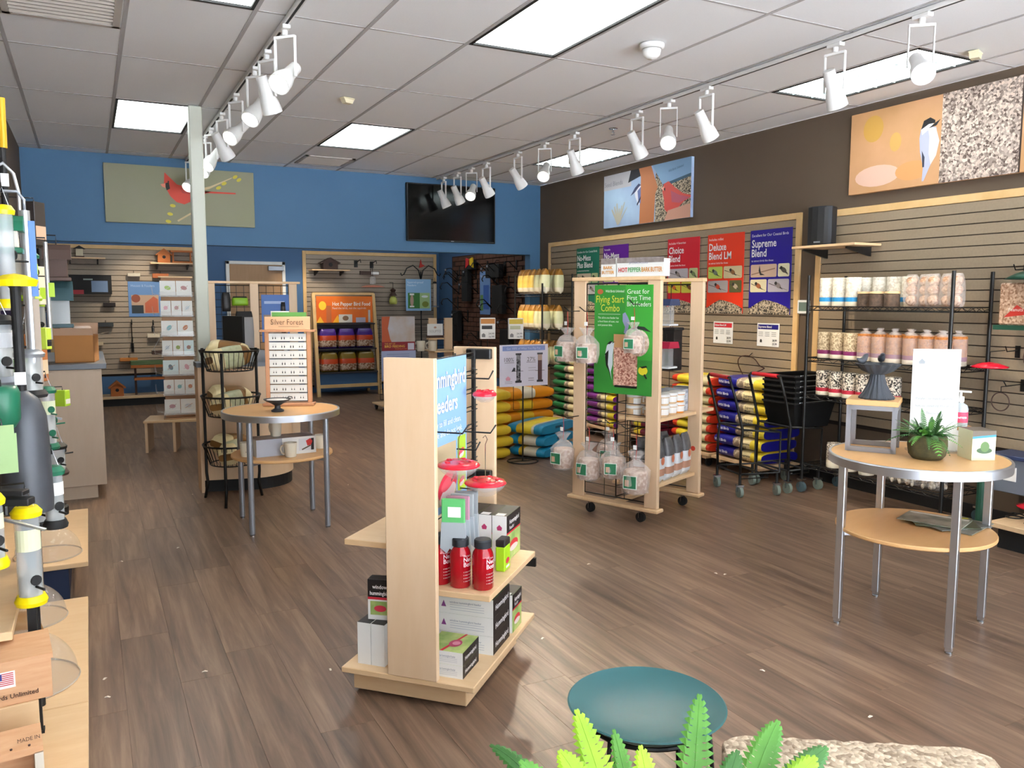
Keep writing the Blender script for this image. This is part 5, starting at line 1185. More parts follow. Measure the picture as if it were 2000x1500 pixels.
# cardboard boxes
def open_box(label, loc, rz, w_, d_, h_, flaps=True):
    t = thing('cardboard_box', label, 'box', loc, rz, 'brown cardboard boxes')
    m_cb = mat('cardboard', 'b07a45', .8); m_cbi = mat('cardboard_inside', 'c9b09a', .8); k = .004
    MB().box((-w_ / 2, -d_ / 2, 0), (w_ / 2, -d_ / 2 + k, h_), m_cb).box((-w_ / 2, d_ / 2 - k, 0), (w_ / 2, d_ / 2, h_), m_cb).box((-w_ / 2, -d_ / 2, 0), (-w_ / 2 + k, d_ / 2, h_), m_cb).box((w_ / 2 - k, -d_ / 2, 0), (w_ / 2, d_ / 2, h_), m_cb).box((-w_ / 2, -d_ / 2, 0), (w_ / 2, d_ / 2, k), m_cb).build('box_body', t)
    if flaps:
        for (p, q, o_) in (((-w_ / 2, -d_ / 2, h_), (w_ / 2, -d_ / 2, h_), (0, -.03, .055)), ((-w_ / 2, d_ / 2, h_), (w_ / 2, d_ / 2, h_), (0, .03, .09)), ((w_ / 2, -d_ / 2, h_), (w_ / 2, d_ / 2, h_), (.09, 0, .02)), ((-w_ / 2, -d_ / 2, h_), (-w_ / 2, d_ / 2, h_), (-.06, 0, .06))):
            a, b, o_ = Vector(p), Vector(q), Vector(o_); MB().add([a, b, b + o_, a + o_], [(0, 1, 2, 3), (3, 2, 1, 0)], m_cbi).build('flap', t)
    return t
open_box('open brown cardboard box with raised flaps on the left counter', (-.09, 7.22, 1.042), R(-8), .27, .26, .21)
open_box('tall brown carton behind the hanging feeders on the left counter', (-.36, 7.36, 1.042), R(3), .12, .2, .30, False)
t = thing('plastic_bag', 'clear crumpled bag sticking out of the cardboard box', 'bag', (-.05, 7.22, 1.05), .4)
bag(MB(), .27, .16, .1, [(1, m_clearW)], m_clearW, seed=5, stand=True, crimp=.2).build('bag_body', t, smooth=True)
t = thing('monitor', 'dark screen seen edge-on at the cash counter', 'monitor', (1.05, 6.96, 1.035), R(-62))
MB().box((-.13, -.012, .06), (.13, .012, .36), m_blackm, .004).build('screen_case', t); MB().cyl((0, 0, .008), (0, 0, .12), .014, m_blackm).lathe([(0, 0), (.08, 0), (.08, .008), (0, .01)], m_blackm, 20).build('stand', t)
t = thing('card_reader', 'white slip standing in a holder on the cash counter', 'holder', (.90, 6.85, 1.035), R(-20))
MB().box((-.025, -.004, .0), (.025, .004, .13), m_paper).box((-.03, -.03, 0), (.03, .03, .01), m_blackm).build('slip', t)
# ================================================================ BASKET STAND
BC = (.93, 6.40)
t = thing('basket_stand', 'three-tier black stand with half-round wire baskets in front of the counter', 'stand', (BC[0], BC[1], 0))
legs = [(-.175, .16), (-.09, -.225), (.20, .045)]
for i, (x, y) in enumerate(legs):
    top = 1.16 if i != 1 else 1.14
    MB().tube([(x * 1.08, y * 1.08, 0), (x * .96, y * .96, .12), (x, y, .2), (x, y, top)], .011, m_black, 8).build('leg', t, smooth=True)
bz = (1.0, .66, .29)
for z in bz:
    b = MB(); r0, r1 = .165, .215
    for zz, rr in ((z, r0), (z + .15, r1), (z + .145, r1 * .99)): b.tube([(rr * math.cos(a), rr * math.sin(a), zz) for a in [2 * math.pi * i / 36 for i in range(36)]], .005, m_black, 5, closed=True)
    for i in range(36):
        a = 2 * math.pi * i / 36; b.tube([(r0 * math.cos(a), r0 * math.sin(a), z), (r1 * math.cos(a), r1 * math.sin(a), z + .15)], .0022, m_black, 4)
    for i in range(-4, 5): q = i * .036; h_ = math.sqrt(max(0, r0 * r0 - q * q)); b.tube([(q, -h_, z), (q, h_, z)], .0022, m_black, 4)
    b.build('wire_basket', t)['kind'] = 'stuff'
m_stripe = mat('striped_sack', 'cfcfae', .5, kind='noise', col2='aeb48a', scale=30, amt=.5); m_brnb = mat('brown_sack', '8a6232', .45)
k = 0
for zi, z in enumerate(bz):
    for j, (x, y, dz, a, tl) in enumerate(((.0, -.045, .012, 20, -6), (-.01, .075, .045, -15, 8))):
        t = thing('nut_sack', '%s sack lying in the %s basket of the black stand' % (('pale striped', 'brown and cream')[j], ('top', 'middle', 'bottom')[zi]), 'bag', (BC[0] + x, BC[1] + y, z + dz), R(a + 25 * zi), 'sacks in the basket stand')
        t.rotation_euler = (R(10 * (j * 2 - 1)), R(tl), R(a + 25 * zi))
        bag(MB(), .31, .13 + .02 * j, .17, [(.25, m_bc), (.75, m_stripe if j == 0 else m_brnb), (1, m_bc if j else m_brnb)], m_brnb, seed=110 + k, crimp=.3, nx=14).build('sack_body', t, smooth=60); k += 1
# ================================================================ CARD TOWER
t = thing('card_stand_base', 'low pale wooden stand under the card tower', 'stand', (.74, 8.92, 0), R(-12))
MB().box((-.27, -.2, .30), (.27, .22, .322), m_mapleH, .002).build('top_board', t)
MB().box((-.26, -.19, 0), (-.235, .2, .30), m_maple).build('side_board', t); MB().box((.0, -.2, 0), (.025, .2, .30), m_maple).build('side_board', t); MB().box((.235, -.19, 0), (.26, .2, .30), m_maple).build('side_board', t)
t = thing('card_tower', 'tall brown spinner tower of white greeting cards beside the column', 'card rack', (.79, 8.92, .322), R(-6))
m_tow = mat('tower_wood', 'a8805e', .5)
MB().box((-.15, -.13, 0), (.17, .15, .012), m_tow, .002).build('base_plate', t); MB().box((-.13, -.1, .012), (.15, .13, 1.42), m_tow, .003).build('core', t); MB().box((-.15, -.12, 1.42), (.17, .15, 1.435), m_mapleH, .002).build('cap', t)
for r in range(7):
    z = .055 + .198 * r; MB().box((-.145, -.135, z - .012), (.165, -.10, z), m_clear).box((-.145, -.137, z - .012), (.165, -.133, z + .04), m_clear).build('front_pocket', t)
    MB().bar((-.13, -.02, z), (-.21, -.03, z + .02), .16, .004, m_clear).bar((-.205, -.03, z), (-.215, -.03, z + .09), .004, .16, m_clear, upv=(0, 1, 0)).build('side_pocket', t)
tc_ = Matrix.Translation((.79, 8.92, .322)) @ Matrix.Rotation(R(-6), 4, 'Z')
decos = ['c9a0a8', 'd9dde2', '9fb86a', 'b58a8a', '8fc3c9', 'c98a6a', '7f8f9a', 'e0b0bc']
rn = ['bottom', 'second', 'third', 'fourth', 'fifth', 'sixth', 'top']
for r in range(7):
    n = 3 if r % 2 else 2; w_ = .30 / n
    for c in range(n):
        o = tc_ @ Vector((-.14 + w_ * (c + .5), -.118, .057 + .198 * r))
        t = thing('greeting_card', 'white greeting card in the %s row of the card tower, %s' % (rn[r], (('left', 'right') if n == 2 else ('left', 'middle', 'right'))[c]), 'card', tuple(o), R(-6), 'greeting cards')
        MB().box((-w_ / 2 + .003, -.004, 0), (w_ / 2 - .003, .004, .145), K('dff0f2') if (r, c) in ((3, 2), (2, 0)) else m_paper).build('card', t)
        p = Print(); p.y = -.005; p.poly(ell(0, .075, w_ * .2, .02, 12, rot=r), K(decos[(r * 3 + c) % 8])); p.poly([(-w_ * .2, .05), (w_ * .25, .095), (w_ * .26, .1), (-w_ * .2, .054)], K(decos[(r + c * 2 + 3) % 8])); p.done(t)
# ================================================================ BACK GRIDWALL BEHIND THE COUNTER
GX_, GY_ = 1.62, 9.25
t = thing('rear_gridwall', 'maple-framed black gridwall standing behind the cash counter', 'display stand', (GX_, GY_, 0))
for x in (-.45, .0, .42): MB().box((x - .045, -.02, 0), (x + .045, .02, 1.70), m_maple, .003).build('post', t)
MB().box((-.6, -.03, 1.70), (.5, .03, 1.725), m_mapleH, .002).build('top_rail', t)
gw = MB(); grid_wires(gw, -.58, .45, .9, 1.68, lambda a, z: (a, 0, z), .08, .08, .003, m_black); gw.build('wire_grid', t)['kind'] = 'stuff'
for (nm, lab, cat_, x, z, w_, h_, dd, col) in (('plush_bird', 'lime green and black packaged toy on the rear gridwall', 'toy', -.16, 1.46, .17, .10, .08, '7fae1e'), ('black_pouch', 'black pouch hanging on the rear gridwall', 'pouch', -.30, 1.40, .09, .2, .06, '1e1e20'), ('grey_package', 'large grey package hanging on the rear gridwall', 'package', -.12, .96, .20, .44, .06, '8d8b8c'), ('boot_brush', 'dark upright package near the middle post of the rear gridwall', 'package', .30, 1.16, .05, .34, .06, '3a3436')):
    o = thing(nm, lab, cat_, (GX_ + x, GY_ - .03 - dd / 2, z)); bag(MB(), h_, w_, dd, [(.85, mat(nm + '_m', col, .4)), (1, m_blackm)], m_blackm, seed=len(nm), stand=True, crimp=.35).build('pack_body', o, smooth=60)
t = board('feeder_sign', 'blue feeder poster on the rear gridwall near the door', 'poster', .30, .52, .005, (GX_ + .22, GY_ - .04, 1.06), 0, mat('poster_mid_blue', '4f74b8', .5)); p = Print(); p.rect(-.13, .03, .13, .30, mat('birdhouse_photo', '7a5f50', .5, kind='noise', col2='b8a698', scale=9)); p.rect(-.12, .42, .1, .45, K('a9bfe6')); p.done(t)
# ================================================================ ORANGE HOT PEPPER DISPLAY
t = thing('pepper_display', 'leaning pine display with orange header and two shelves of bags', 'display stand', (3.66, 12.95, 0))
for x in (-.49, .49):
    MB().bar((x * 1.02, -.30, 0), (x, -.02, 1.62), .05, .06, m_pine).build('front_leg', t); MB().bar((x, .30, 0), (x, .02, 1.5), .04, .05, m_pine).build('rear_leg', t)
MB().bar((-.49, -.27, .16), (.49, -.27, .16), .04, .05, m_pine).build('cross_rail', t); MB().bar((-.5, -.02, 1.62), (.5, -.02, 1.62), .05, .04, m_pine).build('cross_rail', t)
for z, y0 in ((.38, -.26), (.75, -.20), (1.15, -.14)): MB().box((-.47, y0 - .05, z - .02), (.47, .12, z), mat('dark_shelf', '2c2a30', .5), .002).build('shelf', t)
MB().box((-.47, .08, .1), (.47, .10, 1.2), mat('slate_back', '5a5560', .6)).box((-.47, -.24, .1), (.47, -.225, .36), m_blueD).build('back_board', t)
t = thing('pepper_header', 'orange hot pepper bird food header on the pine display', 'sign', (3.66, 12.86, 1.16), 0)
m_orange = mat('sign_orange', 'e0531e', .5, kind='noise', col2='f08a1e', scale=2.5, amt=.7)
MB().box((-.46, 0, 0), (.46, .006, .42), m_orange).build('board', t)
p = Print(); wh = K('fdf3e6'); p.text('Hot Pepper Bird Food', -.2, .27, .085, wh, width=.62, bold=True); p.text('Feed the birds, not the squirrels', -.2, .215, .045, wh, width=.55)
p.poly(ell(-.36, .27, .06, .07), K('ffd23a')); p.rect(-.3, .0, -.22, .27, K('c26a3a')); p.poly([(-.46, 0), (-.4, .1), (-.34, 0)], K('ffc23a')); p.poly([(-.2, 0), (-.12, .12), (-.06, 0)], K('ffb42a')); p.rect(-.1, .0, .12, .13, K('d9d4cc')); p.poly(ell(.01, .07, .05, .04), K('8a6a52')); p.rect(.18, .0, .34, .08, K('b9b2c2')); p.rect(.385, .0, .42, .2, K('d8d4d0')); p.done(t)
m_pk1, m_pk2 = mat('pepper_bag_purple', '4a2a86', .3), mat('pepper_bag_red', 'cf4a22', .3); m_pkw = mat('pepper_bag_window', 'c9b09a', .2, kind='cells', col2='8a5f45', scale=40); m_pko = mat('pepper_bag_olive', '7d6416', .3)
for r, (z, a_, nm) in enumerate(((.38, m_pko, 'olive and red'), (.75, m_pk1, 'purple and red'))):
    for c in range(3):
        for d in range(2):
            t = thing('pepper_bag', '%s hot pepper seed bag, %s in the %s row' % (nm, ('left', 'middle', 'right')[c], ('front', 'back')[d]), 'bag', (3.36 + .3 * c, 12.80 + .15 * d - .06 * (1 - r), z + .003), R(random.uniform(-5, 5)), 'hot pepper seed bags')
            bag(MB(), .31, .27, .12, [(.1, a_), (.42, m_pkw), (.68, m_pk2), (1, a_)], a_, seed=130 + r * 6 + c * 2 + d, stand=True, crimp=.2, nx=12).build('bag_body', t, smooth=60)
# ================================================================ BACK WALL GOODS
def hang_house(label, loc, w_, h_, d_, body, roof, nm='birdhouse', cat_='birdhouse', hole=True):
    t = thing(nm, label, cat_, loc, 0, 'birdhouses at the back wall')
    MB().box((-w_ / 2, -d_ / 2, 0), (w_ / 2, d_ / 2, h_ * .62), body, .003).build('house_body', t)
    MB().xz([(-w_ * .68, h_ * .55), (0, h_), (w_ * .68, h_ * .55), (w_ * .6, h_ * .5), (0, h_ * .9), (-w_ * .6, h_ * .5)], -d_ * .65, d_ * .65, roof).build('roof', t)
    MB().xz([(-w_ / 2, h_ * .62), (w_ / 2, h_ * .62), (0, h_ * .9)], -d_ / 2, d_ / 2, body).build('gable', t)
    if hole: MB().cyl((0, -d_ / 2 - .002, h_ * .4), (0, -d_ / 2 + .004, h_ * .4), w_ * .14, m_blackm, 14).build('entrance', t)
m_cedarO = mat('cedar_orange', 'b8692f', .6); m_umber = mat('umber_wood', '4a352e', .6)
bracket_shelf('maple bracket shelf with a dark bird feeder on the rear slat panel', (3.50, YB - .022, 1.99), 0, .62, .25)
hang_house('dark brown roofed feeder on the rear maple shelf', (3.50, YB - .16, 2.009), .24, .19, .16, m_umber, m_umber)
bracket_shelf('orange maple shelf with cedar birdhouses on the left rear panel', (1.15, YB - .022, 2.045), 0, .62, .24)
hang_house('cedar birdhouse on the left rear shelf', (1.03, YB - .14, 2.064), .17, .21, .14, m_cedarO, m_cedarO)
t = thing('tray_feeder', 'cedar two-post tray feeder on the left rear shelf', 'feeder', (1.28, YB - .14, 2.064)); MB().box((-.14, -.08, 0), (.14, .08, .025), m_cedarO).build('tray', t); MB().box((-.13, -.01, .025), (-.11, .01, .16), m_cedarO).build('post', t); MB().box((.11, -.01, .025), (.13, .01, .16), m_cedarO).build('post', t); MB().box((-.16, -.08, .16), (.16, .08, .185), m_cedarO).build('roof', t)
bracket_shelf('narrow maple shelf high on the left rear panel', (-.02, YB - .022, 2.10), 0, .55, .2)
t = thing('lantern_feeder', 'small black lantern feeder on the narrow rear shelf', 'feeder', (-.07, YB - .13, 2.119)); MB().box((-.06, -.05, 0), (.06, .05, .02), m_umber).build('base', t); MB().box((-.045, -.04, .02), (.045, .04, .12), K('cfc3a8')).build('seed_hopper', t); MB().xz([(-.075, .12), (0, .165), (.075, .12)], -.06, .06, m_blackm).build('roof', t)
t = thing('window_feeder_box', 'black and grey boxed window feeder on the left rear panel', 'box', (.08, YB - .10, 1.60)); fbox(MB(), (-.30, -.06, 0), (.24, .06, .27), [m_blackm] * 6).build('carton', t); p = Print(); p.y = -.061; p.rect(-.02, .03, .19, .19, K('6f86a8')); p.rect(-.28, -.0, -.12, .06, K('a8303a')); p.rect(-.12, .2, -.0, .22, K('9aa6a0')); p.done(t)
t = board('feeder_poster', 'blue birdhouse poster on the left rear slat panel', 'poster', .44, .52, .006, (.755, YB - .028, 1.27), 0, mat('poster_powder_blue', '5f86bc', .5)); p = Print(); p.text('Houses & Feeders', -.18, .44, .05, K('a9c3e6'), width=.32); p.rect(-.18, .05, .19, .32, K('b79a86')); p.poly(ell(-.12, .27, .06, .06), K('8a4a38')); p.rect(-.18, .05, -.02, .17, K('2f3840')); p.poly([(.0, .06), (.0, .2), (.12, .3), (.18, .26), (.18, .06)], K('b8624a')); p.done(t)
for k, (x, z, w_, h_, col) in enumerate(((.62, 1.86, .17, .05, 'bdb6a8'), (.98, 1.84, .22, .07, 'a85f36'), (.22, 1.13, .2, .06, '3a3f44'), (.85, .96, .17, .06, 'd8cdb8'), (.5, .62, .24, .05, 'b87434'), (.28, 1.42, .16, .06, '20181a'), (.1, .86, .15, .05, 'c9b79a'))):
    t = thing('slat_accessory', ('small white boxed accessory under the top slats at left rear', 'terracotta coloured bar hanging on the left rear panel', 'dark tray hanging above the cardboard box', 'cream boxed accessory low on the left rear panel', 'orange wooden perch low on the left rear panel', 'black scoop below the boxed window feeder', 'pale block hanging beside the cardboard box')[k], 'accessory', (x, YB - .02, z)); MB().box((-w_ / 2, -.09, 0), (w_ / 2, -.02, h_), mat('acc_' + col, col, .6), .004).build('body', t); MB().tube([(0, 0, h_ + .03), (0, -.06, h_ + .03), (0, -.06, h_)], .004, m_black, 5).build('hook', t)
for k, (x, z, l) in enumerate(((.56, 1.20, .4), (.85, 1.19, .14), (.56, .95, .2))):
    t = thing('iron_bracket', 'black iron bracket hanging on the left rear panel, %s' % ('longest', 'below the blue poster', 'lowest')[k], 'bracket', (x, YB - .02, z - l)); MB().tube([(0, -.012, 0), (0, -.012, l), (0, -.10, l + .03), (0, -.15, l), (0, -.16, l - .04)], .007, m_black, 6).build('arm', t, smooth=True); MB().box((-.02, -.012, 0), (.02, 0, .08), m_black).build('plate', t)
t = thing('deck_shelf', 'low maple deck with black kick under the left rear panel', 'shelf', (.55, 13.05, 0)); MB().box((-1.0, -.20, .105), (.95, .22, .14), m_mapleH, .003).build('deck', t); MB().box((-1.0, -.17, 0), (.95, .2, .105), m_blackm).build('kick', t)
hang_house('cedar birdhouse on the low rear deck', (.32, 12.98, .14), .17, .22, .14, m_cedarO, m_cedarO)
t = thing('platform_feeder', 'cedar platform feeder with a green roof tray on the rear deck', 'feeder', (.77, 12.98, .14))
for x in (-.2, .2): MB().box((x - .015, -.015, 0), (x + .015, .015, .46), m_umber).build('post', t)
MB().box((-.22, -.09, .22), (.22, .09, .25), m_cedarO).build('platform', t); MB().box((-.26, -.1, .44), (.26, .1, .5), mat('moss_green_tray', '5a7048', .6), .004).build('roof_tray', t); MB().box((-.26, -.105, .40), (.26, -.095, .44), m_cedarO).build('edge', t)
t = thing('hanging_tray', 'dark mesh tray hung on chains above the platform feeder', 'feeder', (.95, 13.08, .72)); MB().box((-.14, -.1, 0), (.14, .1, .05), m_umber).build('tray', t); MB().tube([(-.13, 0, .05), (.0, .05, .28), (.13, 0, .05)], .004, m_silver, 5).tube([(0, .05, .28), (0, .2, .30)], .004, m_silver, 5).build('chain', t)
# centre rear panel goods
t = thing('shepherd_hook', 'double-armed black shepherd hook standing before the rear slat panel', 'hook', (5.02, 13.0, 0)); MB().cyl((0, 0, 0), (0, 0, 2.0), .012, m_black, 8).build('pole', t, smooth=True)
for s_ in (-1, 1): MB().tube([(0, 0, 1.86), (s_ * .04, 0, 2.02), (s_ * .14, 0, 2.1), (s_ * .25, 0, 2.05), (s_ * .3, 0, 1.95), (s_ * .34, 0, 1.93), (s_ * .36, 0, 1.97)], .010, m_black, 7).build('arm', t, smooth=True)
MB().lathe([(0, 0), (.16, 0), (.16, .015), (0, .02)], m_black, 24).build('foot', t); MB().xz([(-.03, 2.06), (.0, 2.2), (.02, 2.12), (.07, 2.1), (.02, 2.07)], -.01, .01, K('b8342c')).build('cardinal_finial', t)
t = board('feeder_poster', 'pale blue tube feeder poster before the rear slat panel', 'poster', .45, .53, .01, (4.95, 12.93, 1.34), 0, mat('poster_pale_blue', '8fb8de', .5)); p = Print(); p.text('Squirrel-proof', -.2, .46, .05, K('e6f2fb'), width=.33); p.text('Feeders', -.2, .41, .05, K('e6f2fb'), width=.2); p.rect(-.19, .04, .02, .3, K('3f7a3a')); p.rect(.02, .04, .2, .3, K('a6c48a')); p.poly(ell(-.12, .17, .03, .1), K('b89a86')); p.rect(-.16, .26, -.08, .29, K('e6e6e2')); p.rect(-.16, .06, -.08, .085, K('e6e6e2')); p.poly(ell(.11, .24, .06, .02), K('e9eef2')); p.poly(ell(.12, .11, .06, .05), K('7d8a3a')); p.done(t)
t = thing('dome_feeder', 'clear dome feeder with a red tray hanging on the rear panel', 'feeder', (4.19, YB - .26, 1.70)); MB().lathe([(.2, .03), (.17, .045), (.12, .06), (0, .065)], K('c9806a'), 24).build('tray', t); MB().lathe([(.05, .08), (.05, .2), (0, .22)], m_clear, 16).build('hopper', t); MB().tube([(0, 0, .2), (0, 0, .34)], .004, m_black, 5).build('hanger', t)
t = thing('lantern_feeder', 'yellow and green lantern feeder hanging on the rear panel', 'feeder', (4.56, YB - .2, 1.45)); MB().lathe([(0, 0), (.06, 0), (.07, .05), (.06, .1), (.03, .14), (0, .15)], mat('yellow_green_glass', 'c9cf6a', .3), 16).build('globe', t, smooth=True); MB().lathe([(.07, .14), (.03, .2), (.05, .24), (0, .27)], m_umber, 16).build('cap', t); MB().tube([(0, 0, .26), (0, 0, .36), (0, .19, .37)], .004, m_black, 5).build('hanger', t)
t = thing('tube_feeder', 'slim clear tube feeder beside the pale blue poster', 'feeder', (5.28, 13.02, 1.40)); MB().cyl((0, 0, .03), (0, 0, .4), .03, m_clear, 14).build('tube', t); MB().lathe([(0, 0), (.07, 0), (.07, .015), (0, .03)], m_silver, 16).build('tray', t); MB().lathe([(.035, .4), (.03, .43), (0, .44)], m_blackm, 14).build('cap', t); MB().cyl((0, 0, .44), (0, 0, .5), .003, m_black, 5).build('hanger', t)
for k, (x, z) in enumerate(((3.98, 2.13), (4.25, 2.12))):
    t = thing('wall_hook', 'small black plant hook on the rear panel, %s' % ('left', 'right')[k], 'hook', (x, YB - .02, z)); MB().tube([(0, 0, 0), (0, -.1, .02), (.03, -.16, .05), (.03, -.18, .0)], .007, m_black, 6).build('arm', t); MB().box((-.03, -.01, -.07), (.03, 0, .04), m_black).build('plate', t)
t = thing('slat_accessory', 'brown accessory with a white label on the rear panel', 'accessory', (4.23, YB - .03, 1.94)); MB().box((-.19, -.04, 0), (.14, 0, .06), m_umber).build('body', t); MB().box((.0, -.045, .005), (.13, -.04, .05), m_paper).build('label', t); MB().tube([(0, 0, .06), (0, .01, .1)], .004, m_black, 5).build('hook', t)
# ================================================================ MID-STORE GRIDWALL WITH THE ART SIGN
AY = 10.6; aP = lambda x, y: at(x, y, 'Y', AY)
a0, a1, a2 = aP(738, 615), aP(808, 620), aP(740, 735)
t = thing('mid_gridwall', 'maple gridwall stand behind the gondola carrying a bird feeding sign', 'display stand', ((a0.x + a1.x) / 2 + .3, AY + .12, 0))
for x in (-.34, .28, .52): MB().box((x - .06, -.02, .1), (x + .06, .02, 1.27), m_maple, .003).build('post', t)
MB().box((-.55, -.22, .08), (.60, .22, .1), m_mapleH, .003).build('base_board', t)
for x in (-.5, .55): 
    for y in (-.18, .18): caster(t, x, y, .033, None, .08)
gw = MB(); grid_wires(gw, -.5, .6, .15, 1.25, lambda a, z: (a, 0, z), .12, .075, .003, m_black); gw.build('wire_grid', t)['kind'] = 'stuff'
MB().box((.2, -.28, .80), (.85, .18, .82), m_mapleH, .002).build('shelf', t)
tx = t.location.x
t = thing('art_sign', 'sign with a bird photograph above a maroon bird feeding banner', 'sign', ((a0.x + a1.x) / 2 - .02, AY - .15, a0.z - .86))
MB().box((-.235, 0, .52), (.235, .008, .86), mat('bird_photo', 'c9d2e2', .5, kind='noise', col2='b79a7a', scale=4, amt=.6)).build('photo_panel', t); MB().box((-.235, -.002, .40), (.235, .008, .52), K('8a1e2c')).build('banner', t); MB().box((-.245, 0, 0), (.245, .008, .40), mat('sign_lavender', 'a7b2d6', .5)).build('text_panel', t)
p = Print(); p.y = -.003; p.poly([(-.235, .52), (-.235, .86), (-.12, .86), (-.15, .7), (-.12, .56), (-.1, .52)], K('b8562f')); p.text('THE ART OF', -.2, .485, .03, K('e2b24a'), width=.15); p.text('BIRD FEEDING', -.2, .445, .045, K('e2b24a'), width=.3, bold=True); p.text('Everything you need', -.05, .42, .02, K('e2904a'), width=.18)
for k in range(6): p.rect(-.17, .35 - .03 * k, .15, .356 - .03 * k, K('7d86b0'))
p.rect(.13, .41, .22, .50, K('d6d2e4')); p.done(t)
MB().cyl((0, .02, -.44), (0, .02, .1), .008, m_black).lathe([(0, -.4405 + .0), (.12, -.44), (.12, -.43), (0, -.42)], m_black, 20).build('pole', t)
t.location.z = .4405
for ch in [c for c in C.objects if c.parent == t]:
    pass
t = thing('logo_card', 'small white card with a grey logo on the mid-store gridwall', 'sign', tuple(at(850, 655, 'Y', AY - .1))); MB().box((-.115, 0, 0), (.115, .006, .16), m_paper).build('card', t); p = Print(); p.poly(ell(0, .11, .02, .014), K('c9a08a')); p.text('SOLIPTO', 0, .04, .05, K('b9b6b2'), align='c', width=.17); p.done(t); MB().box((-.11, -.04, -.03), (.11, .06, 0), m_umber).box((-.11, -.05, -.055), (.11, .05, -.035), m_mapleH).build('tray', t)
for k, px in enumerate((822, 845)):
    q = at(px, 688, 'Y', AY - .05); mug('cream mug on the mid-store shelf, %s' % ('left', 'right')[k], (q.x, AY - .05, .82), R(160), .06, .14)
# ================================================================ BRICK BOARD HARDWARE AND POSTER
t = board('feeder_poster', 'narrow blue and green poster on the brick-patterned board', 'poster', .36, .66, .01, (XR - .04, 11.35, 1.30), RZX, mat('poster_denim', '6f93c8', .5)); p = Print(); p.rect(-.05, .08, .15, .45, K('3f66b4')); p.rect(-.16, .06, -.06, .3, K('5f8a52')); p.text('Hardware', -.15, .57, .06, K('cfdcf0'), width=.28); p.done(t)
rg = random.Random(5)
for k in range(26):
    y = rg.uniform(10.2, 12.5); z = rg.uniform(.8, 2.05); s_ = rg.uniform(.7, 1.2)
    if 11.1 < y < 11.6 and 1.1 < z < 2: z = 2.02
    t = thing('iron_hook', 'black iron plant hook among many on the brick-patterned board', 'hook', (XR - .026, y, z), 0, 'iron hooks on the brick board')
    MB().box((-.008, -.018, -.1 * s_), (0, .018, .1 * s_), m_black).build('plate', t)
    MB().tube([(-.004, 0, -.08 * s_), (-.1 * s_, 0, .0), (-.18 * s_, 0, .07 * s_), (-.26 * s_, 0, .06 * s_), (-.29 * s_, 0, .0), (-.27 * s_, 0, -.03)], .008, m_black, 6).build('arm', t, smooth=True)
    if k % 3 == 0: MB().ball((-.29 * s_, 0, .03), .016, m_silver, 8, 6).build('finial', t)
for k, (y, z, w_, h_) in enumerate(((10.75, 1.32, .34, .42), (10.5, .75, .3, .35), (11.9, 1.5, .22, .5), (12.3, .85, .25, .5), (10.9, 1.85, .45, .2), (11.75, 2.0, .3, .14))):
    t = thing('boxed_hardware', 'dark packaged hardware hanging on the brick board, %s' % ('beside the blue poster', 'lowest near the wire rack', 'left of the blue poster', 'lowest at the far end', 'under the header near the rack', 'under the header at the far end')[k], 'package', (XR - .1, y, z)); MB().box((-.04, -w_ / 2, 0), (.04, w_ / 2, h_), m_blackm, .006).build('package', t); MB().tube([(0, 0, h_), (.03, 0, h_ + .06), (.08, 0, h_ + .06)], .004, m_black, 5).build('hook', t)
t = thing('toy_butterfly', 'red and yellow garden ornament high on the brick-patterned board', 'ornament', (XR - .14, 11.7, 2.02)); MB().yz([(-.14, 0), (-.02, .05), (-.02, .14), (-.12, .16)], -.01, .01, K('d6b21e')).build('wing', t); MB().yz([(.14, 0), (.02, .05), (.02, .14), (.12, .16)], -.01, .01, K('c2282a')).build('wing', t); MB().cyl((0, 0, .04), (.11, 0, .1), .006, m_black).build('stem', t)
for k, (px, lab) in enumerate(((953, 'white price block with an orange header, left of two above the bags'), (1008, 'white price block with a yellow header, right of two above the bags'))):
    q = at(px, 662, 'Y', 8.2)
    t = thing('price_stand', lab, 'price card', (q.x, 8.2, 0), R(-15), 'price blocks on wire stands'); h_ = q.z
    MB().box((-.085, 0, h_), (.085, .05, h_ + .235), m_paper, .002).build('block', t); MB().cyl((0, .025, .01), (0, .025, h_), .006, m_black).lathe([(0, 0), (.09, 0), (.09, .01), (0, .012)], m_black, 20, c=(0, .025, 0)).build('pole', t)
    p = Print(); p.rect(-.08, h_ + .17, .08, h_ + .225, K(('c9843f', 'c9b03f')[k])); p.rect(-.07, h_ + .11, .05, h_ + .15, K(('3a3a3e', 'b9bfa0')[k])); p.text('24.99', .07, h_ + .05, .03, K('3a3a3e'), align='r'); p.text('16.99', .07, h_ + .015, .03, K('3a3a3e'), align='r'); p.poly([(-.07, h_ + .02), (-.03, h_ + .02), (-.03, h_ + .05), (-.05, h_ + .065), (-.07, h_ + .05)], K('8a8a8c')); p.done(t)
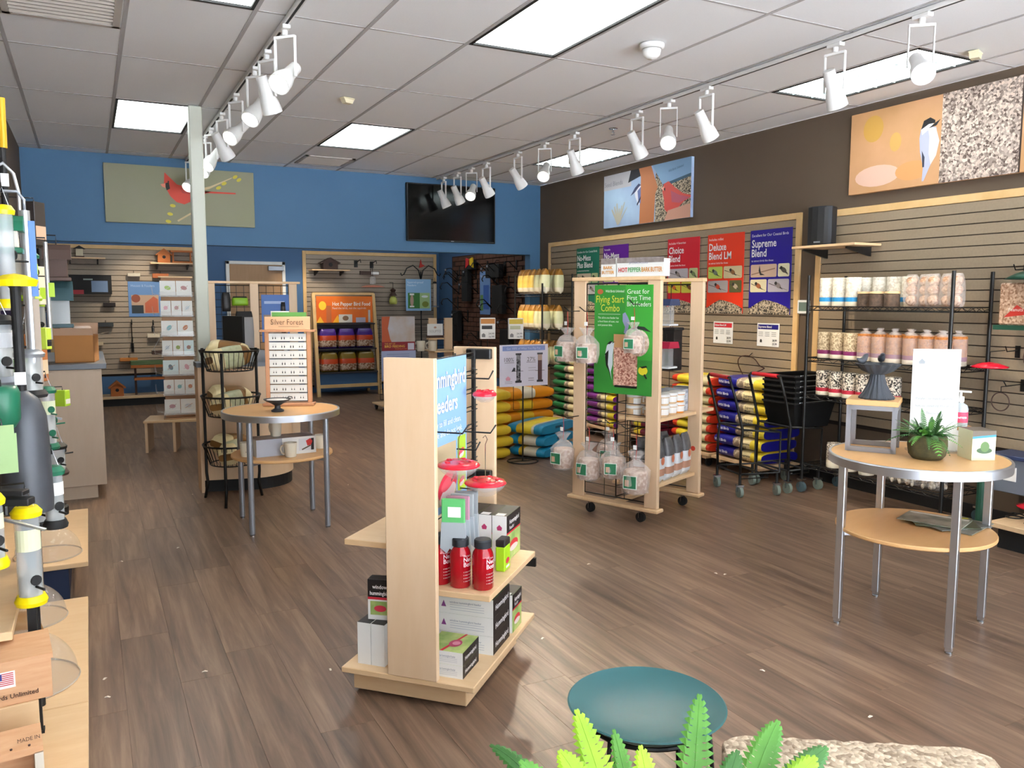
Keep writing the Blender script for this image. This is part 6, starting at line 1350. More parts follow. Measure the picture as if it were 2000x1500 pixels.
# ================================================================ RIGHT WALL NEAR GOODS
t = thing('right_deck', 'low maple deck with black kick at the right edge', 'shelf', (5.18, 2.2, 0)); MB().box((-.30, -1.2, .14), (.27, .80, .172), m_mapleH, .003).build('deck', t); MB().box((-.22, -1.2, 0), (.26, .78, .14), m_blackm).build('kick', t)
def slat_hook(label, y, z, l, extra=None):
    t = thing('slat_hook', label, 'hook', (XR - .021, y, z), 0, 'hooks on the right slatwall'); MB().box((-.006, -.016, -.05), (0, .016, .03), m_black).build('plate', t); MB().tube([(0, 0, 0), (-l * .85, 0, -.005), (-l, 0, .03)], .004, m_black, 6).build('arm', t); return t
q = at(1970, 632, 'X', 5.30)
t = thing('window_feeder', 'green framed hopper feeder full of peanuts on the right slatwall', 'feeder', (5.30, 3.12, 1.34)); MB().box((-.06, -.10, .03), (.06, .12, .30), m_nutb, .01).build('peanuts', t); MB().box((-.075, -.12, 0), (.075, .14, .03), mat('dark_green_frame', '1e4a38', .5)).build('tray', t); MB().box((-.075, -.12, .03), (-.06, -.10, .33), mat('dark_green_frame')).build('frame', t); MB().tube([(0, 0, .3), (0, 0, .36), (.15, 0, .37)], .004, m_black, 5).build('hanger', t)
p = Print(); p.poly([(-.08, .08), (.0, .16), (.06, .12), (.07, .1)], K('c9382c')); p.text('Peanuts', -.05, .12, .03, K('f3e6d6'), width=.1); p.done(t, loc=(-.062, 0, 0), rz=RZX)
slat_hook('black hook above the peanut feeder on the right slatwall', 3.20, 1.73, .14); slat_hook('black hook under the red disc on the right slatwall', 3.17, .98, .22); slat_hook('black hook above the red disc on the right slatwall', 3.22, 1.20, .14); slat_hook('low black hook on the right slatwall', 2.98, .84, .2)
t = thing('red_disc_feeder', 'red saucer on the right slatwall above the round table', 'feeder', (5.28, 3.30, 1.09)); MB().lathe([(0, 0), (.11, -.004), (.115, .004), (.05, .028), (0, .034)], m_redP, 28).build('cover', t, smooth=True); MB().tube([(0, 0, .03), (0, 0, .1), (.16, 0, .105)], .003, m_black, 5).build('hanger', t)
t = thing('wire_sphere_feeder', 'black wire ball feeder at the right edge of the slatwall', 'feeder', (5.3, 2.98, 1.07))
b = MB()
for k in range(6): b.tube([(.1 * math.cos(a) * math.cos(R(30 * k)), .1 * math.cos(a) * math.sin(R(30 * k)), .1 + .1 * math.sin(a)) for a in [2 * math.pi * i / 20 for i in range(20)]], .003, m_umber, 5, closed=True)
b.build('wire_ball', t)['kind'] = 'stuff'; MB().tube([(0, 0, .2), (0, 0, .26), (.14, 0, .27)], .003, m_black, 5).build('hanger', t)
t = thing('hoop_hanger', 'small dark ring hanging low on the right slatwall', 'hoop', (5.34, 3.25, .86)); MB().tube([(0, .06 * math.cos(a), .06 * math.sin(a)) for a in [2 * math.pi * i / 24 for i in range(24)]], .004, m_umber, 5, closed=True).build('ring', t); MB().tube([(0, 0, .06), (0, 0, .1), (.11, 0, .1)], .003, m_black, 5).build('hanger', t)
t = thing('green_roof_feeder', 'dark green feeder roof poking in at the right edge', 'feeder', (5.22, 3.02, 1.66)); MB().lathe([(.16, 0), (.1, .035), (.03, .06), (0, .065)], mat('dark_green_frame'), 28).build('roof', t, smooth=True); MB().cyl((0, 0, -.2), (0, 0, .01), .04, m_clear, 16).build('tube', t); MB().tube([(0, 0, .06), (0, 0, .12), (.22, 0, .12)], .003, m_black, 5).build('hanger', t)
t = thing('pole_box', 'grey box with a navy lid below the right slatwall', 'box', (5.28, 3.02, .30)); MB().box((-.10, -.16, 0), (.12, .16, .22), mat('slate_grey', '6d7480', .5), .004).build('case', t); MB().box((-.12, -.18, .22), (.13, .18, .245), mat('navy_lid', '2f3c5e', .5), .003).build('lid', t); MB().box((-.104, .0, .08), (-.10, .08, .17), m_paper).build('label', t)
MB().box((.12, -.05, -.13), (.16, .05, .2), m_blackm).build('wall_bracket', t)
t = thing('green_pole', 'dark green pole on a black foot behind the right table leg', 'pole', (5.12, 3.20, 0)); MB().cyl((0, 0, 0), (0, 0, .55), .03, mat('dark_green_frame'), 12).build('pole', t); MB().lathe([(0, 0), (.09, 0), (.09, .012), (0, .02)], m_blackm, 20).build('foot', t)
t = thing('red_disc_feeder', 'red saucer on the low deck at the right edge', 'feeder', (5.15, 2.86, .172)); MB().lathe([(0, .08), (.11, .078), (.115, .086), (.05, .11), (0, .115)], m_redP, 28).build('cover', t, smooth=True); MB().cyl((0, 0, 0), (0, 0, .08), .05, m_clear, 16).build('bowl', t)
for k, (x, y) in enumerate(((5.06, 2.93), (5.0, 2.78))):
    t = thing('iron_coil', 'black iron hook lying on the right deck, %s' % ('farther', 'nearer')[k], 'hook', (x, y, .172)); MB().tube([(.07 * math.cos(a) * (1 - a / 14), .07 * math.sin(a) * (1 - a / 14), .006 + .004 * a) for a in [i * .35 for i in range(28)]], .005, m_black, 6).build('coil', t)
t = thing('carry_cord', 'loop of dark cord on the slatwall behind the first cart', 'cord', (XR - .06, 5.60, .92)); MB().tube([(-.02 - .02 * math.sin(a * 3), .16 * math.cos(a), .08 * math.sin(a) + .03 * math.sin(2 * a)) for a in [2 * math.pi * i / 30 for i in range(30)]], .005, K('4a2f26'), 5, closed=True).build('loop', t); MB().tube([(0, .05, .09), (.04, .05, .12)], .004, m_black, 5).build('hook', t)
# ================================================================ LEFT WALL: DECKS, GRID AND HANGING FEEDERS
for k, (y0, y1, lab) in enumerate(((4.60, 5.80, 'far maple base deck with a navy kick along the left wall'), (2.96, 4.05, 'middle maple base deck along the left wall'), (1.0, 2.955, 'near maple base deck along the left wall'))):
    t = thing('base_deck', lab, 'shelf', (-.30, (y0 + y1) / 2, 0), 0, 'maple base decks on the left'); h_ = (y1 - y0) / 2
    MB().box((-.23, -h_, .165), (.24, h_, .19), m_mapleH, .002).build('deck', t); MB().box((-.23, -h_ + .02, 0), (.15, h_ - .02, .165), mat('navy_kick', '1e2c4a', .6)).build('kick', t)
gw = MB(); grid_wires(gw, 2.0, 6.6, .35, 2.25, lambda a, z: (XL + .03, a, z), .1, .1, .003, m_black); t = thing('wall_grid', 'black wire grid on the left wall behind the feeders', 'wire grid', (0, 0, 0)); gw.build('wire_grid', t)['kind'] = 'stuff'
for y in (2.1, 4.3, 6.5): MB().box((XL, y - .02, 1.9), (XL + .026, y + .02, 1.94), m_black).box((XL, y - .02, .6), (XL + .026, y + .02, .64), m_black).build('grid_bracket', t)['kind'] = 'stuff'
m_lime, m_yel, m_tubeC, m_tubeW = mat('lime_label', 'a6c832', .5), mat('yellow_plastic', 'f2d80a', .35), mat('clear_tube', 'dfe8ee', .08, alpha=.35, spec=.8), mat('seed_in_tube', '9a958c', .6, kind='cells', col2='d6d2c8', scale=60)
m_gpl = mat('green_plastic', '1d6a4e', .4)
def arm(parent, x, z, X):
    MB().tube([(XL + .03 - X, 0, z), (0, 0, z), (.0, 0, z - .03)], .0035, m_black, 5).build('arm', parent)
def tube_feeder(label, loc, r, h_, cap, base, fill=.7, lab_m=None, ports=3, arm_up=.10, port_m=None):
    """loc: centre of the tube's foot"""
    t = thing('tube_feeder', label, 'feeder', loc, 0, 'tube feeders along the left wall')
    MB().lathe([(r, .02), (r, h_)], m_tubeC, 20, cap=False).build('tube', t, smooth=True)
    MB().lathe([(0, .022), (r * .88, .022), (r * .88, h_ * fill), (0, h_ * fill)], m_tubeW, 18).build('seed', t, smooth=40)
    MB().lathe([(0, 0), (r * 1.25, 0), (r * 1.35, .012), (r * 1.1, .03), (0, .03)], base, 22).build('base_cup', t, smooth=40)
    MB().lathe([(0, h_ - .004), (r * 1.2, h_ - .002), (r * 1.28, h_ + .012), (r * .9, h_ + .028), (0, h_ + .032)], cap, 22).build('cap', t, smooth=40)
    if lab_m:
        lb = MB()
        for k in range(9):
            a0, a1 = R(-150 + 16 * k), R(-150 + 16 * (k + 1)); lb.add([(r * 1.02 * math.cos(a), r * 1.02 * math.sin(a), z) for a, z in ((a0, h_ * .62), (a1, h_ * .62), (a1, h_ * .86), (a0, h_ * .86))], [(0, 1, 2, 3)], lab_m)
        lb.build('label', t, smooth=True)
    for k in range(ports):
        z = .06 + (h_ * .62) * k / max(1, ports); a = R(-60 + 90 * (k % 2)); d = Vector((math.cos(a), math.sin(a), 0))
        q = MB(); q.cyl(d * (r * .98) + Vector((0, 0, z + .02)), d * (r * 1.1) + Vector((0, 0, z + .02)), .016, port_m or m_blackm, 12); q.cyl(d * r + Vector((0, 0, z)), d * (r + .045) + Vector((0, 0, z)), .004, port_m or m_blackm, 6); q.build('perch_port', t)
    MB().tube([(-r * .9, 0, h_), (0, 0, h_ + arm_up - .01), (r * .9, 0, h_)], .002, m_chrome, 5).build('bail', t)
    arm(t, 0, h_ + arm_up, loc[0]); return t
tube_feeder('clear tube feeder with yellow cap and base at the left edge, mid height', (-.235, 3.2, 1.50), .028, .31, m_yel, m_yel, .2, None, 2)
tube_feeder('clear tube feeder with a yellow cap, largest in front of the left decks', (-.194, 2.80, .606), .034, .275, m_yel, m_yel, .35, K('e3e6c2'), 1)
tube_feeder('yellow-capped tube feeder cut by the left edge', (-.262, 2.6, .79), .028, .18, m_yel, m_yel, .4, K('e3e6c2'), 1)
tube_feeder('green-based tube feeder hanging before the pale counter', (-.193, 4.4, .82), .034, .27, m_gpl, m_gpl, .5, K('dfe6c2'), 3, .1, m_gpl)
tube_feeder('clear tube feeder with black perches below the green one', (-.178, 4.65, .645), .042, .135, m_blackm, m_umber, .6, None, 2, .16)
tube_feeder('clear feeder with a dark ring decal under the long silver tube', (-.215, 3.7, 1.145), .045, .16, m_silver, m_blackm, .85, None, 1, .20)
tube_feeder('small clear feeder high behind the silver tube', (-.26, 4.9, 1.52), .04, .22, m_gpl, m_lime, .5, m_lime, 2)
tube_feeder('clear feeder with a lime base behind the long silver tube', (-.27, 5.6, 1.30), .045, .3, m_blackm, m_lime, .6, m_lime, 2)
tube_feeder('short grey feeder at the left edge above the torpedo baffle', (-.258, 3.1, 1.25), .035, .2, m_blackm, m_silver, .6, K('c9ccd0'), 2)
tube_feeder('clear feeder with a white label below the black tray', (-.205, 3.35, .70), .036, .2, m_blackm, m_blackm, .4, m_paper, 1)
tube_feeder('clear feeder with a dark collar beside the black pole', (-.135, 3.2, .735), .03, .19, m_gpl, m_blackm, .5, m_paper, 1)
# long silver tube and slim poles, each standing on a deck
t = thing('pole_tube', 'long silver tube with a blue label hanging at the left wall', 'pole', (-.20, 3.7, .19)); MB().cyl((0, 0, .98), (0, 0, 1.68), .018, mat('bright_silver', 'dfe3e8', .3, metal=.7), 16).build('tube', t, smooth=40); MB().box((.010, -.017, 1.35), (.032, -.010, 1.64), K('5f86c9')).box((.010, -.017, 1.0), (.032, -.010, 1.34), K('b0a090')).build('label', t); MB().tube([(0, 0, 1.68), (0, 0, 1.72), (-.02, 0, 1.75), (-.32, 0, 1.75)], .006, m_silver, 8).build('hook', t, smooth=True)
t = thing('pole_tube', 'thin silver pole farther along the left wall', 'pole', (-.172, 4.66, .19)); MB().cyl((0, 0, 1.14), (0, 0, 1.62), .010, mat('bright_silver'), 12).build('tube', t, smooth=40); MB().tube([(0, 0, 1.6), (0, 0, 1.64), (-.345, 0, 1.64)], .004, m_black, 5).build('arm', t); MB().box((.004, -.012, 1.35), (.03, -.008, 1.42), m_lime).build('label', t)
t = thing('shepherd_pole', 'silver crook-topped pole at the left edge', 'pole', (-.285, 4.03, .19)); MB().tube([(.05, 0, 0), (.05, 0, 1.78), (.035, 0, 1.86), (0, 0, 1.90), (-.05, 0, 1.87), (-.07, 0, 1.8)], .007, mat('bright_silver'), 8).build('crook', t, smooth=True)
t = thing('reach_pole', 'black extension pole with a yellow handle leaning at the left edge', 'pole', (-.325, 4.6, .19)); MB().cyl((0, 0, 0), (0, 0, 2.05), .016, m_blackm, 12).build('shaft', t); MB().cyl((.006, 0, 2.05), (.008, 0, 2.28), .017, mat('amber_handle', 'd9a81e', .4), 12).build('handle', t); MB().box((-.012, -.02, 1.87), (.022, -.016, 1.93), m_paper).build('tag', t)
# torpedo baffle on its pole
t = thing('torpedo_baffle', 'large dark grey torpedo squirrel baffle on a black pole at left', 'baffle', (-.20, 3.0, .19)); MB().lathe([(.072, .66), (.074, .70), (.070, .90), (.066, .97), (.05, 1.02), (.022, 1.045), (.016, 1.05)], mat('baffle_grey', '4c4f55', .45, metal=.3), 28).build('baffle', t, smooth=50); MB().cyl((0, 0, 0), (0, 0, 1.38), .015, m_blackm, 12).build('pole', t); MB().box((-.016, -.02, 1.07), (.016, -.0155, 1.11), m_paper).build('tag', t); MB().lathe([(0, 1.38), (.06, 1.38), (.065, 1.40), (.03, 1.415), (0, 1.42)], m_yel, 20).build('yellow_tray', t)
# other hanging goods
def hung_house(label, loc, w_, h_, body, roof):
    t = thing('hopper_feeder', label, 'feeder', loc, R(90), 'hopper feeders along the left wall'); MB().box((-w_ * .4, -.05, .02), (w_ * .4, .05, h_ * .6), body, .003).build('hopper', t); MB().xz([(-w_ * .55, h_ * .58), (-w_ * .3, h_ * .85), (0, h_), (w_ * .3, h_ * .85), (w_ * .55, h_ * .58)], -.07, .07, roof).build('roof', t); MB().box((-w_ * .5, -.065, 0), (w_ * .5, .065, .02), roof, .003).build('tray', t); MB().tube([(0, 0, h_), (0, 0, h_ + .05), (0, loc[0] - XL - .03, h_ + .05)], .0035, m_black, 5).build('arm', t)
hung_house('brown bell-shaped hopper feeder below the blue header at left', (-.14, 5.2, 1.63), .13, .20, m_umber, mat('bell_brown', '4a3934', .6))
hung_house('teal framed hopper feeder with clear sides at left', (-.14, 5.25, 1.37), .14, .26, m_tubeC, mat('teal_frame', '2e4a52', .5))
hung_house('green hopper feeder at the left edge above the yellow-capped tube', (-.27, 3.6, 1.70), .10, .14, K('e3ded2'), m_gpl)
for k, (lab, x, y, z, w_, h_, col, c2) in enumerate((('lime and white carton between the silver tubes', -.235, 4.1, 1.60, .07, .14, 'e6e2d6', 'a6c832'), ('cream and lime carton beside the thin pole', -.225, 5.0, 1.50, .09, .2, 'e6d9bf', 'a6c832'), ('wood-brown carton low between the silver tubes', -.25, 4.9, 1.10, .1, .25, 'b5703f', 'e0c9a8'), ('dark packaged brackets at the top of the left wall', -.22, 4.85, 1.80, .09, .22, '2a2422', 'c9a58a'), ('lime packet low before the pale counter', -.15, 5.2, .93, .05, .09, 'a6c832', 'e6e2d6'), ('green packet under the silver tube', -.25, 3.9, 1.18, .07, .1, '4f8f2e', 'e6e2d6'), ('black bristle packet beside the teal feeder', -.24, 5.5, 1.62, .08, .2, '26262a', '5a5a60'), ('grey boxed kit behind the silver tube', -.33, 4.4, 1.45, .12, .28, 'a9a5a8', 'd6d2d4'), ('pale grey boxed kit left of the silver tube', -.40, 4.65, 1.42, .12, .3, 'bab6b8', 'e0dcde'), ('white carton under the pale kits', -.30, 4.0, 1.28, .08, .12, 'd6d4d0', '8f949a'), ('lime and black packet right of the silver tube', -.19, 4.3, 1.30, .04, .10, 'c3d84a', '2a2a2c'), ('small navy packet on the left wall', -.30, 4.2, 1.36, .06, .12, '2a2440', '6a6480'), ('tan packet low on the left wall', -.28, 4.3, .98, .1, .18, 'a8886a', 'd9c9b2'))):
    t = thing('hanging_packet', lab, 'package', (x, y, z), R(60), 'packaged goods hanging on the left wall')
    MB().box((-w_ / 2, -.03, 0), (w_ / 2, .03, h_), mat('pk_' + col, col, .5), .003).build('packet', t); MB().box((-w_ / 2 + .004, -.031, h_ * .15), (w_ / 2 - .004, -.0305, h_ * .45), mat('pk_' + c2, c2, .5)).build('panel', t)
    d = Matrix.Rotation(-R(60), 3, 'Z') @ Vector((XL + .03 - x, 0, 0)); MB().tube([(0, 0, h_), (0, 0, h_ + .02), (d.x, d.y, h_ + .02)], .003, m_black, 5).build('arm', t)
t = thing('green_scoop', 'dark green seed scoop cut by the left edge', 'scoop', (-.245, 2.85, 1.14), 0); MB().lathe([(0, 0), (.035, .005), (.05, .03), (.052, .11), (.045, .13), (0, .13)], m_gpl, 20).build('scoop', t, smooth=True); arm(t, 0, .15, -.245); MB().cyl((0, 0, .12), (0, 0, .15), .004, m_black).build('loop', t)
t = thing('leaf_card', 'sage green card cut by the left edge', 'card', (-.225, 2.6, 1.07), R(10)); MB().box((-.05, -.003, 0), (.028, .003, .115), mat('sage_card', '8faa74', .6)).box((-.05, .004, -.02), (.034, .008, .09), mat('sage_card')).build('card', t); MB().tube([(0, 0, .115), (0, 0, .13), (-.28, .05, .13)], .003, m_black, 5).build('arm', t)
t = thing('metal_arm', 'black tray arm with a silver edge under the torpedo baffle', 'arm', (-.24, 2.75, .93), R(-25)); MB().box((-.27, -.02, 0), (.075, .02, .022), m_blackm, .003).box((-.27, -.02, .03), (.06, .02, .045), m_blackm, .003).build('tray_arm', t); MB().bar((-.03, -.03, -.025), (.12, -.02, -.07), .012, .006, m_alu).build('silver_edge', t); MB().tube([(0, 0, .0), (0, 0, -.03)], .005, m_black, 5).build('pin', t)
t = thing('display_pole', 'black pole with a round black base on the far left deck', 'pole', (-.235, 5.72, .19)); MB().lathe([(0, 0), (.07, 0), (.072, .05), (.06, .06), (0, .06)], m_blackm, 24).build('base', t); MB().cyl((0, 0, .05), (-.02, 0, .62), .016, m_blackm, 12).build('pole', t); MB().bar((-.10, 0, .65), (.06, 0, .60), .02, .012, m_silver).build('top_arm', t)
t = thing('spike_pole', 'black square post holding the yellow-capped feeder on the near deck', 'pole', (-.196, 2.81, .19)); MB().box((-.012, -.012, 0), (.012, .012, .416), m_blackm).build('post', t); MB().box((-.016, -.016, 0), (.016, .016, .01), m_blackm).build('foot', t)
# clear baffle domes lying on the decks
m_dome = mat('smoked_dome', 'd8cfc4', .06, alpha=.30, spec=1.0)
def dome(label, loc, r, h_):
    t = thing('baffle_dome', label, 'dome', loc, 0, 'clear baffle domes'); MB().lathe([(r * 1.03, 0), (r * 1.03, .006), (r, .01)] + [(r * math.cos(R(a)), .01 + h_ * math.sin(R(a))) for a in range(8, 90, 8)] + [(0, .01 + h_)], m_dome, 40, cap=False).build('dome', t, smooth=True); MB().lathe([(r * 1.02, .0), (r * 1.04, .003), (r * 1.02, .007), (r * 1.02, 0)], mat('dome_rim', 'b9aa98', .3), 40, cap=False).build('rim', t); return t
dome('clear plastic dome on the far left deck', (-.245, 4.82, .19), .155, .14); dome('clear plastic dome at the far end of the middle left deck', (-.29, 3.86, .19), .15, .14); dome('largest clear plastic dome behind the wooden boxes at left', (-.275, 3.21, .19), .185, .17)
t = thing('mealworm_pouch', 'brown and cream pouch under the wooden shelf at left', 'pouch', (-.36, 3.56, .19), R(10)); bag(MB(), .28, .2, .12, [(.5, m_bc), (1, m_brnb)], m_brnb, seed=9, crimp=.3).build('pouch_body', t, smooth=60)
# upper wooden shelf at the left edge
t = thing('wall_shelf', 'thick maple shelf board cut by the left edge above the wooden boxes', 'shelf', (-.385, 3.0, .56)); MB().box((-.155, -.36, 0), (.15, .36, .025), m_mapleH, .002).build('board', t); MB().box((.02, .05, -.05), (.05, .09, 0), m_black).box((-.155, .05, -.1), (.05, .07, 0), m_black).build('bracket', t)
# wooden feeders with flags
m_ced = mat('pale_cedar', 'd9ad85', .6, kind='wood', col2='c8946a', scale=6, amt=.6, stretch=(1.5, 9, 9)); m_flagR, m_flagB = K('c2323e'), K('2f3c8a')
def flag(p, x, z, w_, h_):
    p.rect(x - .004, z - .008, x + w_ + .004, z + h_ + .004, m_paper)
    for k in range(7): p.rect(x, z + h_ * (2 * k) / 13, x + w_, z + h_ * (2 * k + 1) / 13, m_flagR)
    p.rect(x, z + h_ * 6 / 13, x + w_ * .45, z + h_, m_flagB)
t = thing('cedar_feeder', 'cedar plank box with a small flag decal at lower left', 'birdhouse', (-.27, 2.56, .41), R(6))
MB().box((-.16, -.02, 0), (.13, .0, .115), m_ced, .002).build('front_plank', t); MB().box((-.16, 0, 0), (-.14, .14, .115), m_ced).box((.11, 0, 0), (.13, .14, .115), m_ced).box((-.16, .12, 0), (.13, .14, .115), m_ced).build('side_planks', t); MB().yz([(-.022, .113), (.14, .128), (.14, .142), (-.022, .127)], -.165, .135, m_ced).build('lid_plank', t)
p = Print(); p.y = -.021; flag(p, -.012, .06, .05, .035); p.text('Wild Birds Unlimited', -.055, .022, .018, K('4a2f22'), width=.15, bold=True); p.done(t)
t = thing('cedar_feeder', 'second cedar box with a tilted front and a cut-off flag decal', 'birdhouse', (-.285, 2.41, .28), R(6))
MB().yz([(-.10, .105), (-.02, .13), (-.02, .112), (-.10, .087)], -.16, .12, m_ced).build('lid_plank', t); MB().box((.10, -.10, 0), (.12, .05, .09), K('d9d2c4')).box((-.16, -.02, 0), (.1, .05, .09), m_ced).build('side_planks', t)
p = Print(); flag(p, -.055, .03, .04, .035); p.text('MADE IN', .065, .02, .02, K('4a2f22'), width=.05, slant=.0)
for ch in (p.p, p.t): ch.v = [(v[0], -.10 + v[2] * .95, .1065 + v[2] * .31 - v[1]) for v in ch.v]
p.done(t)
for k in range(4): MB().cyl((-.03 + .04 * k, -.09, .10), (-.03 + .04 * k, -.09, .111), .003, m_umber, 8).build('screw', t)
t = thing('cedar_tray', 'open cedar tray with a metal mesh corner at the bottom left', 'tray', (-.28, 2.2, .19), R(4)); MB().box((-.16, -.16, 0), (.12, .17, .018), m_ced, .002).build('floor_plank', t); MB().box((.10, -.16, .018), (.12, .17, .085), m_ced, .002).build('side_plank', t); MB().box((-.16, .15, .018), (.10, .17, .085), m_ced, .002).build('side_plank', t)
b = MB(); rg = random.Random(2)
for i in range(90): b.ball((rg.uniform(-.06, .08), rg.uniform(-.12, .0), .02 + rg.uniform(0, .02)), .007, m_sd3, 5, 4)
b.build('seed_heap', t)['kind'] = 'stuff'
t = thing('box_riser', 'pale wooden riser carrying the cedar boxes at lower left', 'stand', (-.30, 2.5, .19), R(6)); MB().box((-.16, -.10, 0), (.13, -.08, .09), m_mapleH).box((-.16, .18, 0), (.13, .20, .09), m_mapleH).box((-.16, -.12, .07), (.13, .22, .09), m_mapleH).build('riser_board', t); MB().box((-.16, .03, .09), (.13, .22, .22), m_mapleH, .002).build('back_block', t)
# ================================================================ FOREGROUND
m_tealD = mat('teal_dish', '2a5f62', .45)
DC = (1.285, 1.685)
t = thing('dish_stand', 'dark teal dish on a black three-legged stand in the foreground', 'bird bath', (DC[0], DC[1], 0))
MB().lathe([(0, .405), (.06, .404), (.13, .412), (.18, .428), (.205, .447), (.212, .452), (.208, .455), (.196, .449), (.17, .436), (.12, .424), (.06, .417), (0, .416)], m_tealD, 64).build('dish', t, smooth=50)
MB().tube([(.165 * math.cos(a), .165 * math.sin(a), .412) for a in [2 * math.pi * i / 40 for i in range(40)]], .006, m_black, 6, closed=True).build('ring', t)
for a in (200, 320, 80, 262): MB().tube([(.165 * math.cos(R(a)), .165 * math.sin(R(a)), .412), (.185 * math.cos(R(a)), .185 * math.sin(R(a)), .2), (.20 * math.cos(R(a)), .20 * math.sin(R(a)), 0)], .006, m_black, 6).build('leg', t, smooth=True)
# concrete planter slab
m_stone = mat('exposed_aggregate', '8d7a66', .85, kind='cells', col2='cdbba4', scale=75, amt=.9)
nt = m_stone.node_tree; vv = [n for n in nt.nodes if n.type == 'TEX_VORONOI'][0]; bn = nt.nodes.new('ShaderNodeBump'); bn.inputs['Strength'].default_value = .9; bn.inputs['Distance'].default_value = .008; bn.invert = True
nt.links.new(vv.outputs['Distance'], bn.inputs['Height']); nt.links.new(bn.outputs[0], nt.nodes['Principled BSDF'].inputs['Normal'])
t = thing('stone_pedestal', 'exposed-aggregate stone block with rounded corners at the bottom right', 'pedestal', (1.50, 1.12, 0), R(-33.5))
def rnd_block(L_, W_, z0, z1, r, m, seed, amp=.005):
    out = rrect(-L_ / 2, -W_ / 2, L_ / 2, W_ / 2, r, 8); mb = MB(); n = 0; big = []
    for i in range(len(out)):
        a, b = out[i], out[(i + 1) % len(out)]; k = max(1, int(math.dist(a, b) / .02))
        for j in range(k): big.append((a[0] + (b[0] - a[0]) * j / k, a[1] + (b[1] - a[1]) * j / k))
    n = len(big); rings = [(1, z0), (1, z1 - .03), (.995, z1 - .012), (.98, z1 - .002), (.95, z1)] + [(s_, z1) for s_ in (.85, .7, .55, .4, .25, .1)]; vs = []; fs = []
    for s_, z in rings:
        for x, y in big:
            p = Vector((x * s_, y * s_, z)); q = noise.noise(p * 38 + Vector((seed, 0, 0))) * amp; d = Vector((x, y, 0)).normalized(); vs.append(p + d * q + Vector((0, 0, q * .9 if z > z0 else 0)))
    for i in range(len(rings) - 1):
        for k in range(n): fs.append((i * n + k, i * n + (k + 1) % n, (i + 1) * n + (k + 1) % n, (i + 1) * n + k))
    fs.append(tuple((len(rings) - 1) * n + k for k in range(n))); mb.add(vs, fs, m); return mb
rnd_block(.64, .44, .38, .45, .06, m_stone, 3).build('slab', t, smooth=35); rnd_block(.50, .32, 0, .382, .05, m_stone, 8).build('pedestal_block', t, smooth=35)
MB().add([(x, y, .4555) for x, y in ell(.24, .06, .028, .011, 14, rot=-.1)], [tuple(range(14))], K('5f5b57')).build('dark_chip', t)
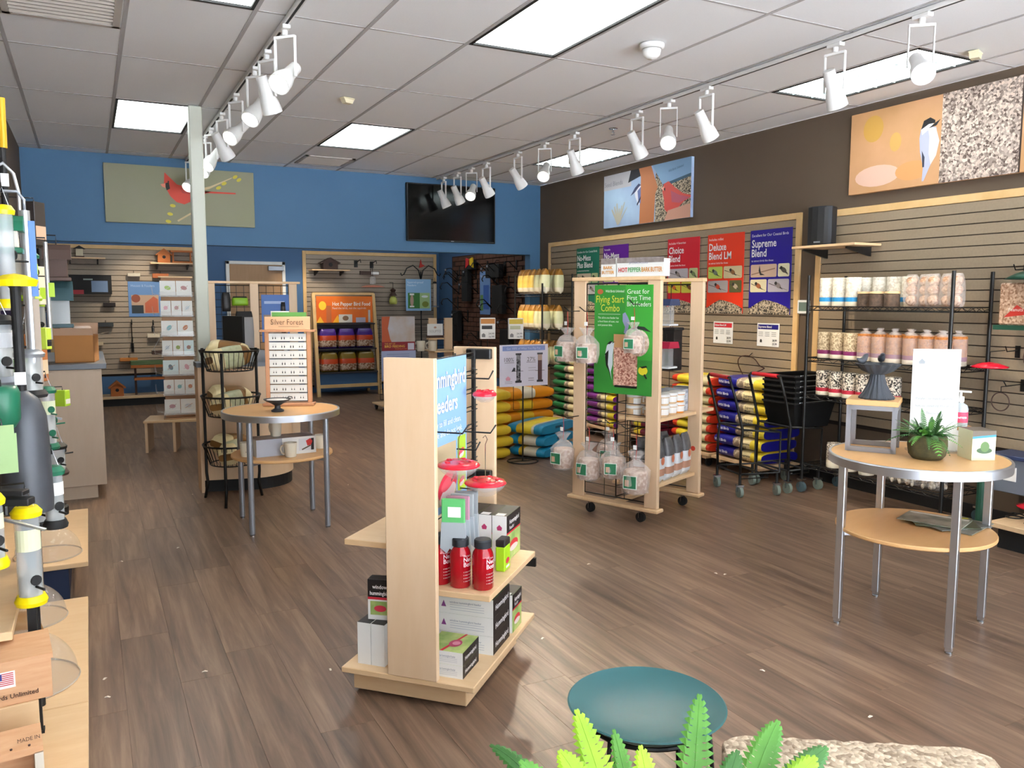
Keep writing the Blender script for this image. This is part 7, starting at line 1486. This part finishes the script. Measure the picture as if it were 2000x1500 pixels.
# fern in front
t = thing('large_fern', 'bright lime and green fern fronds rising at the bottom edge', 'plant', (.93, 1.13, 0))
B0 = Vector((.93, 1.13, .30))
MB().lathe([(0, 0), (.10, 0), (.13, .26), (.135, .3), (.12, .3), (.11, .27), (0, .26)], mat('planter_pot', '54463a', .7), 28).build('pot', t, smooth=40)
def frond_to(name, tip, w_, arch, m, n=18, off=(0, 0)):
    mb = MB(); a = Vector((off[0], off[1], .27)); b = Vector(tip) - Vector((.93, 1.13, 0)); L_ = (b - a).length; pts = [a + (b - a) * (i / n) + Vector((0, 0, arch * 4 * (i / n) * (1 - i / n))) for i in range(n + 1)]
    mb.tube(pts, [.003 * (1 - .75 * i / n) for i in range(n + 1)], m, 5)
    view = (Vector((0, 0, CAMZ)) - Vector(tip)).normalized()
    for i in range(2, n + 1):
        s_ = i / n; t_ = (pts[min(i + 1, n)] - pts[i - 1]).normalized(); nrm = (Vector((0, 0, .75)) + Vector((-.25, -.45, 0))); side = t_.cross(nrm).normalized(); up_ = side.cross(t_)
        l = w_ * max(.10, (1 - s_) ** .45) * min(1, s_ * 2.2); g_ = L_ / n
        for q in (-1, 1):
            d = (side * q + t_ * .42).normalized(); c0 = pts[i]; e = g_ * .56; dr_ = -.18 * l
            P_ = [c0 - t_ * e, c0 + d * l * .25 - t_ * e * .95, c0 + d * l * .42 - t_ * e * .70, c0 + d * l * .55 - t_ * e * .92, c0 + d * l * .8 - t_ * e * .5 + up_ * dr_ * .6, c0 + d * l + up_ * dr_, c0 + d * l * .82 + t_ * e * .42 + up_ * dr_ * .6, c0 + d * l * .62 + t_ * e * .80, c0 + d * l * .48 + t_ * e * .55, c0 + d * l * .28 + t_ * e * .85, c0 + t_ * e * .6]
            F_ = [(0, 1, 9, 10), (1, 2, 8, 9), (2, 3, 7, 8), (3, 4, 6, 7), (4, 5, 6)]
            mb.add(P_, F_ if q < 0 else [f[::-1] for f in F_], m)
    mb.build('frond', t)
# tips taken in the place itself
for (px, py, z, w_, arch, m, off) in ((1128, 1392, .62, 0.073, .03, m_fernY, (-.02, .05)), (1366, 1362, .60, 0.077, .02, m_fernM, (.06, .03)), (962, 1457, .56, 0.050, .08, m_fernD, (-.08, 0)), (1518, 1412, .60, 0.075, .05, m_fernM, (.1, 0)), (1612, 1462, .58, 0.069, .07, m_fernD, (.1, -.03)), (1252, 1462, .60, 0.062, .03, m_fernY, (.02, .02)), (1096, 1470, .60, 0.069, .06, m_fernY, (-.06, .02)), (1590, 1482, .60, 0.075, .06, m_fernY, (.08, -.05)), (1200, 1430, .58, 0.050, .03, m_fernM, (0, .04)), (1440, 1470, .56, 0.062, .04, m_fernD, (.08, .02)), (1020, 1490, .60, 0.062, .06, m_fernM, (-.08, .02))):
    frond_to('f', at(px, py, 'Z', z), w_, arch, m, 26, off)
# crumbs on the floor
for k, (px, py) in enumerate(((1150, 1102), (1398, 1120), (1416, 1122), (1489, 1310), (1060, 1247), (375, 966), (348, 1070), (237, 1097), (205, 1326), (210, 1362), (680, 947), (400, 1312), (645, 1308), (1700, 1400))):
    q = at(px, py, 'Z', 0); t = thing('seed_husk', 'tiny pale husk lying on the plank floor', 'crumb', (q.x, q.y, 0), k * 1.7, 'pale husks on the floor'); MB().xz([(-.011, .001), (0, .005), (.011, .001)], -.004, .004, K('e6ddcf')).build('husk', t)
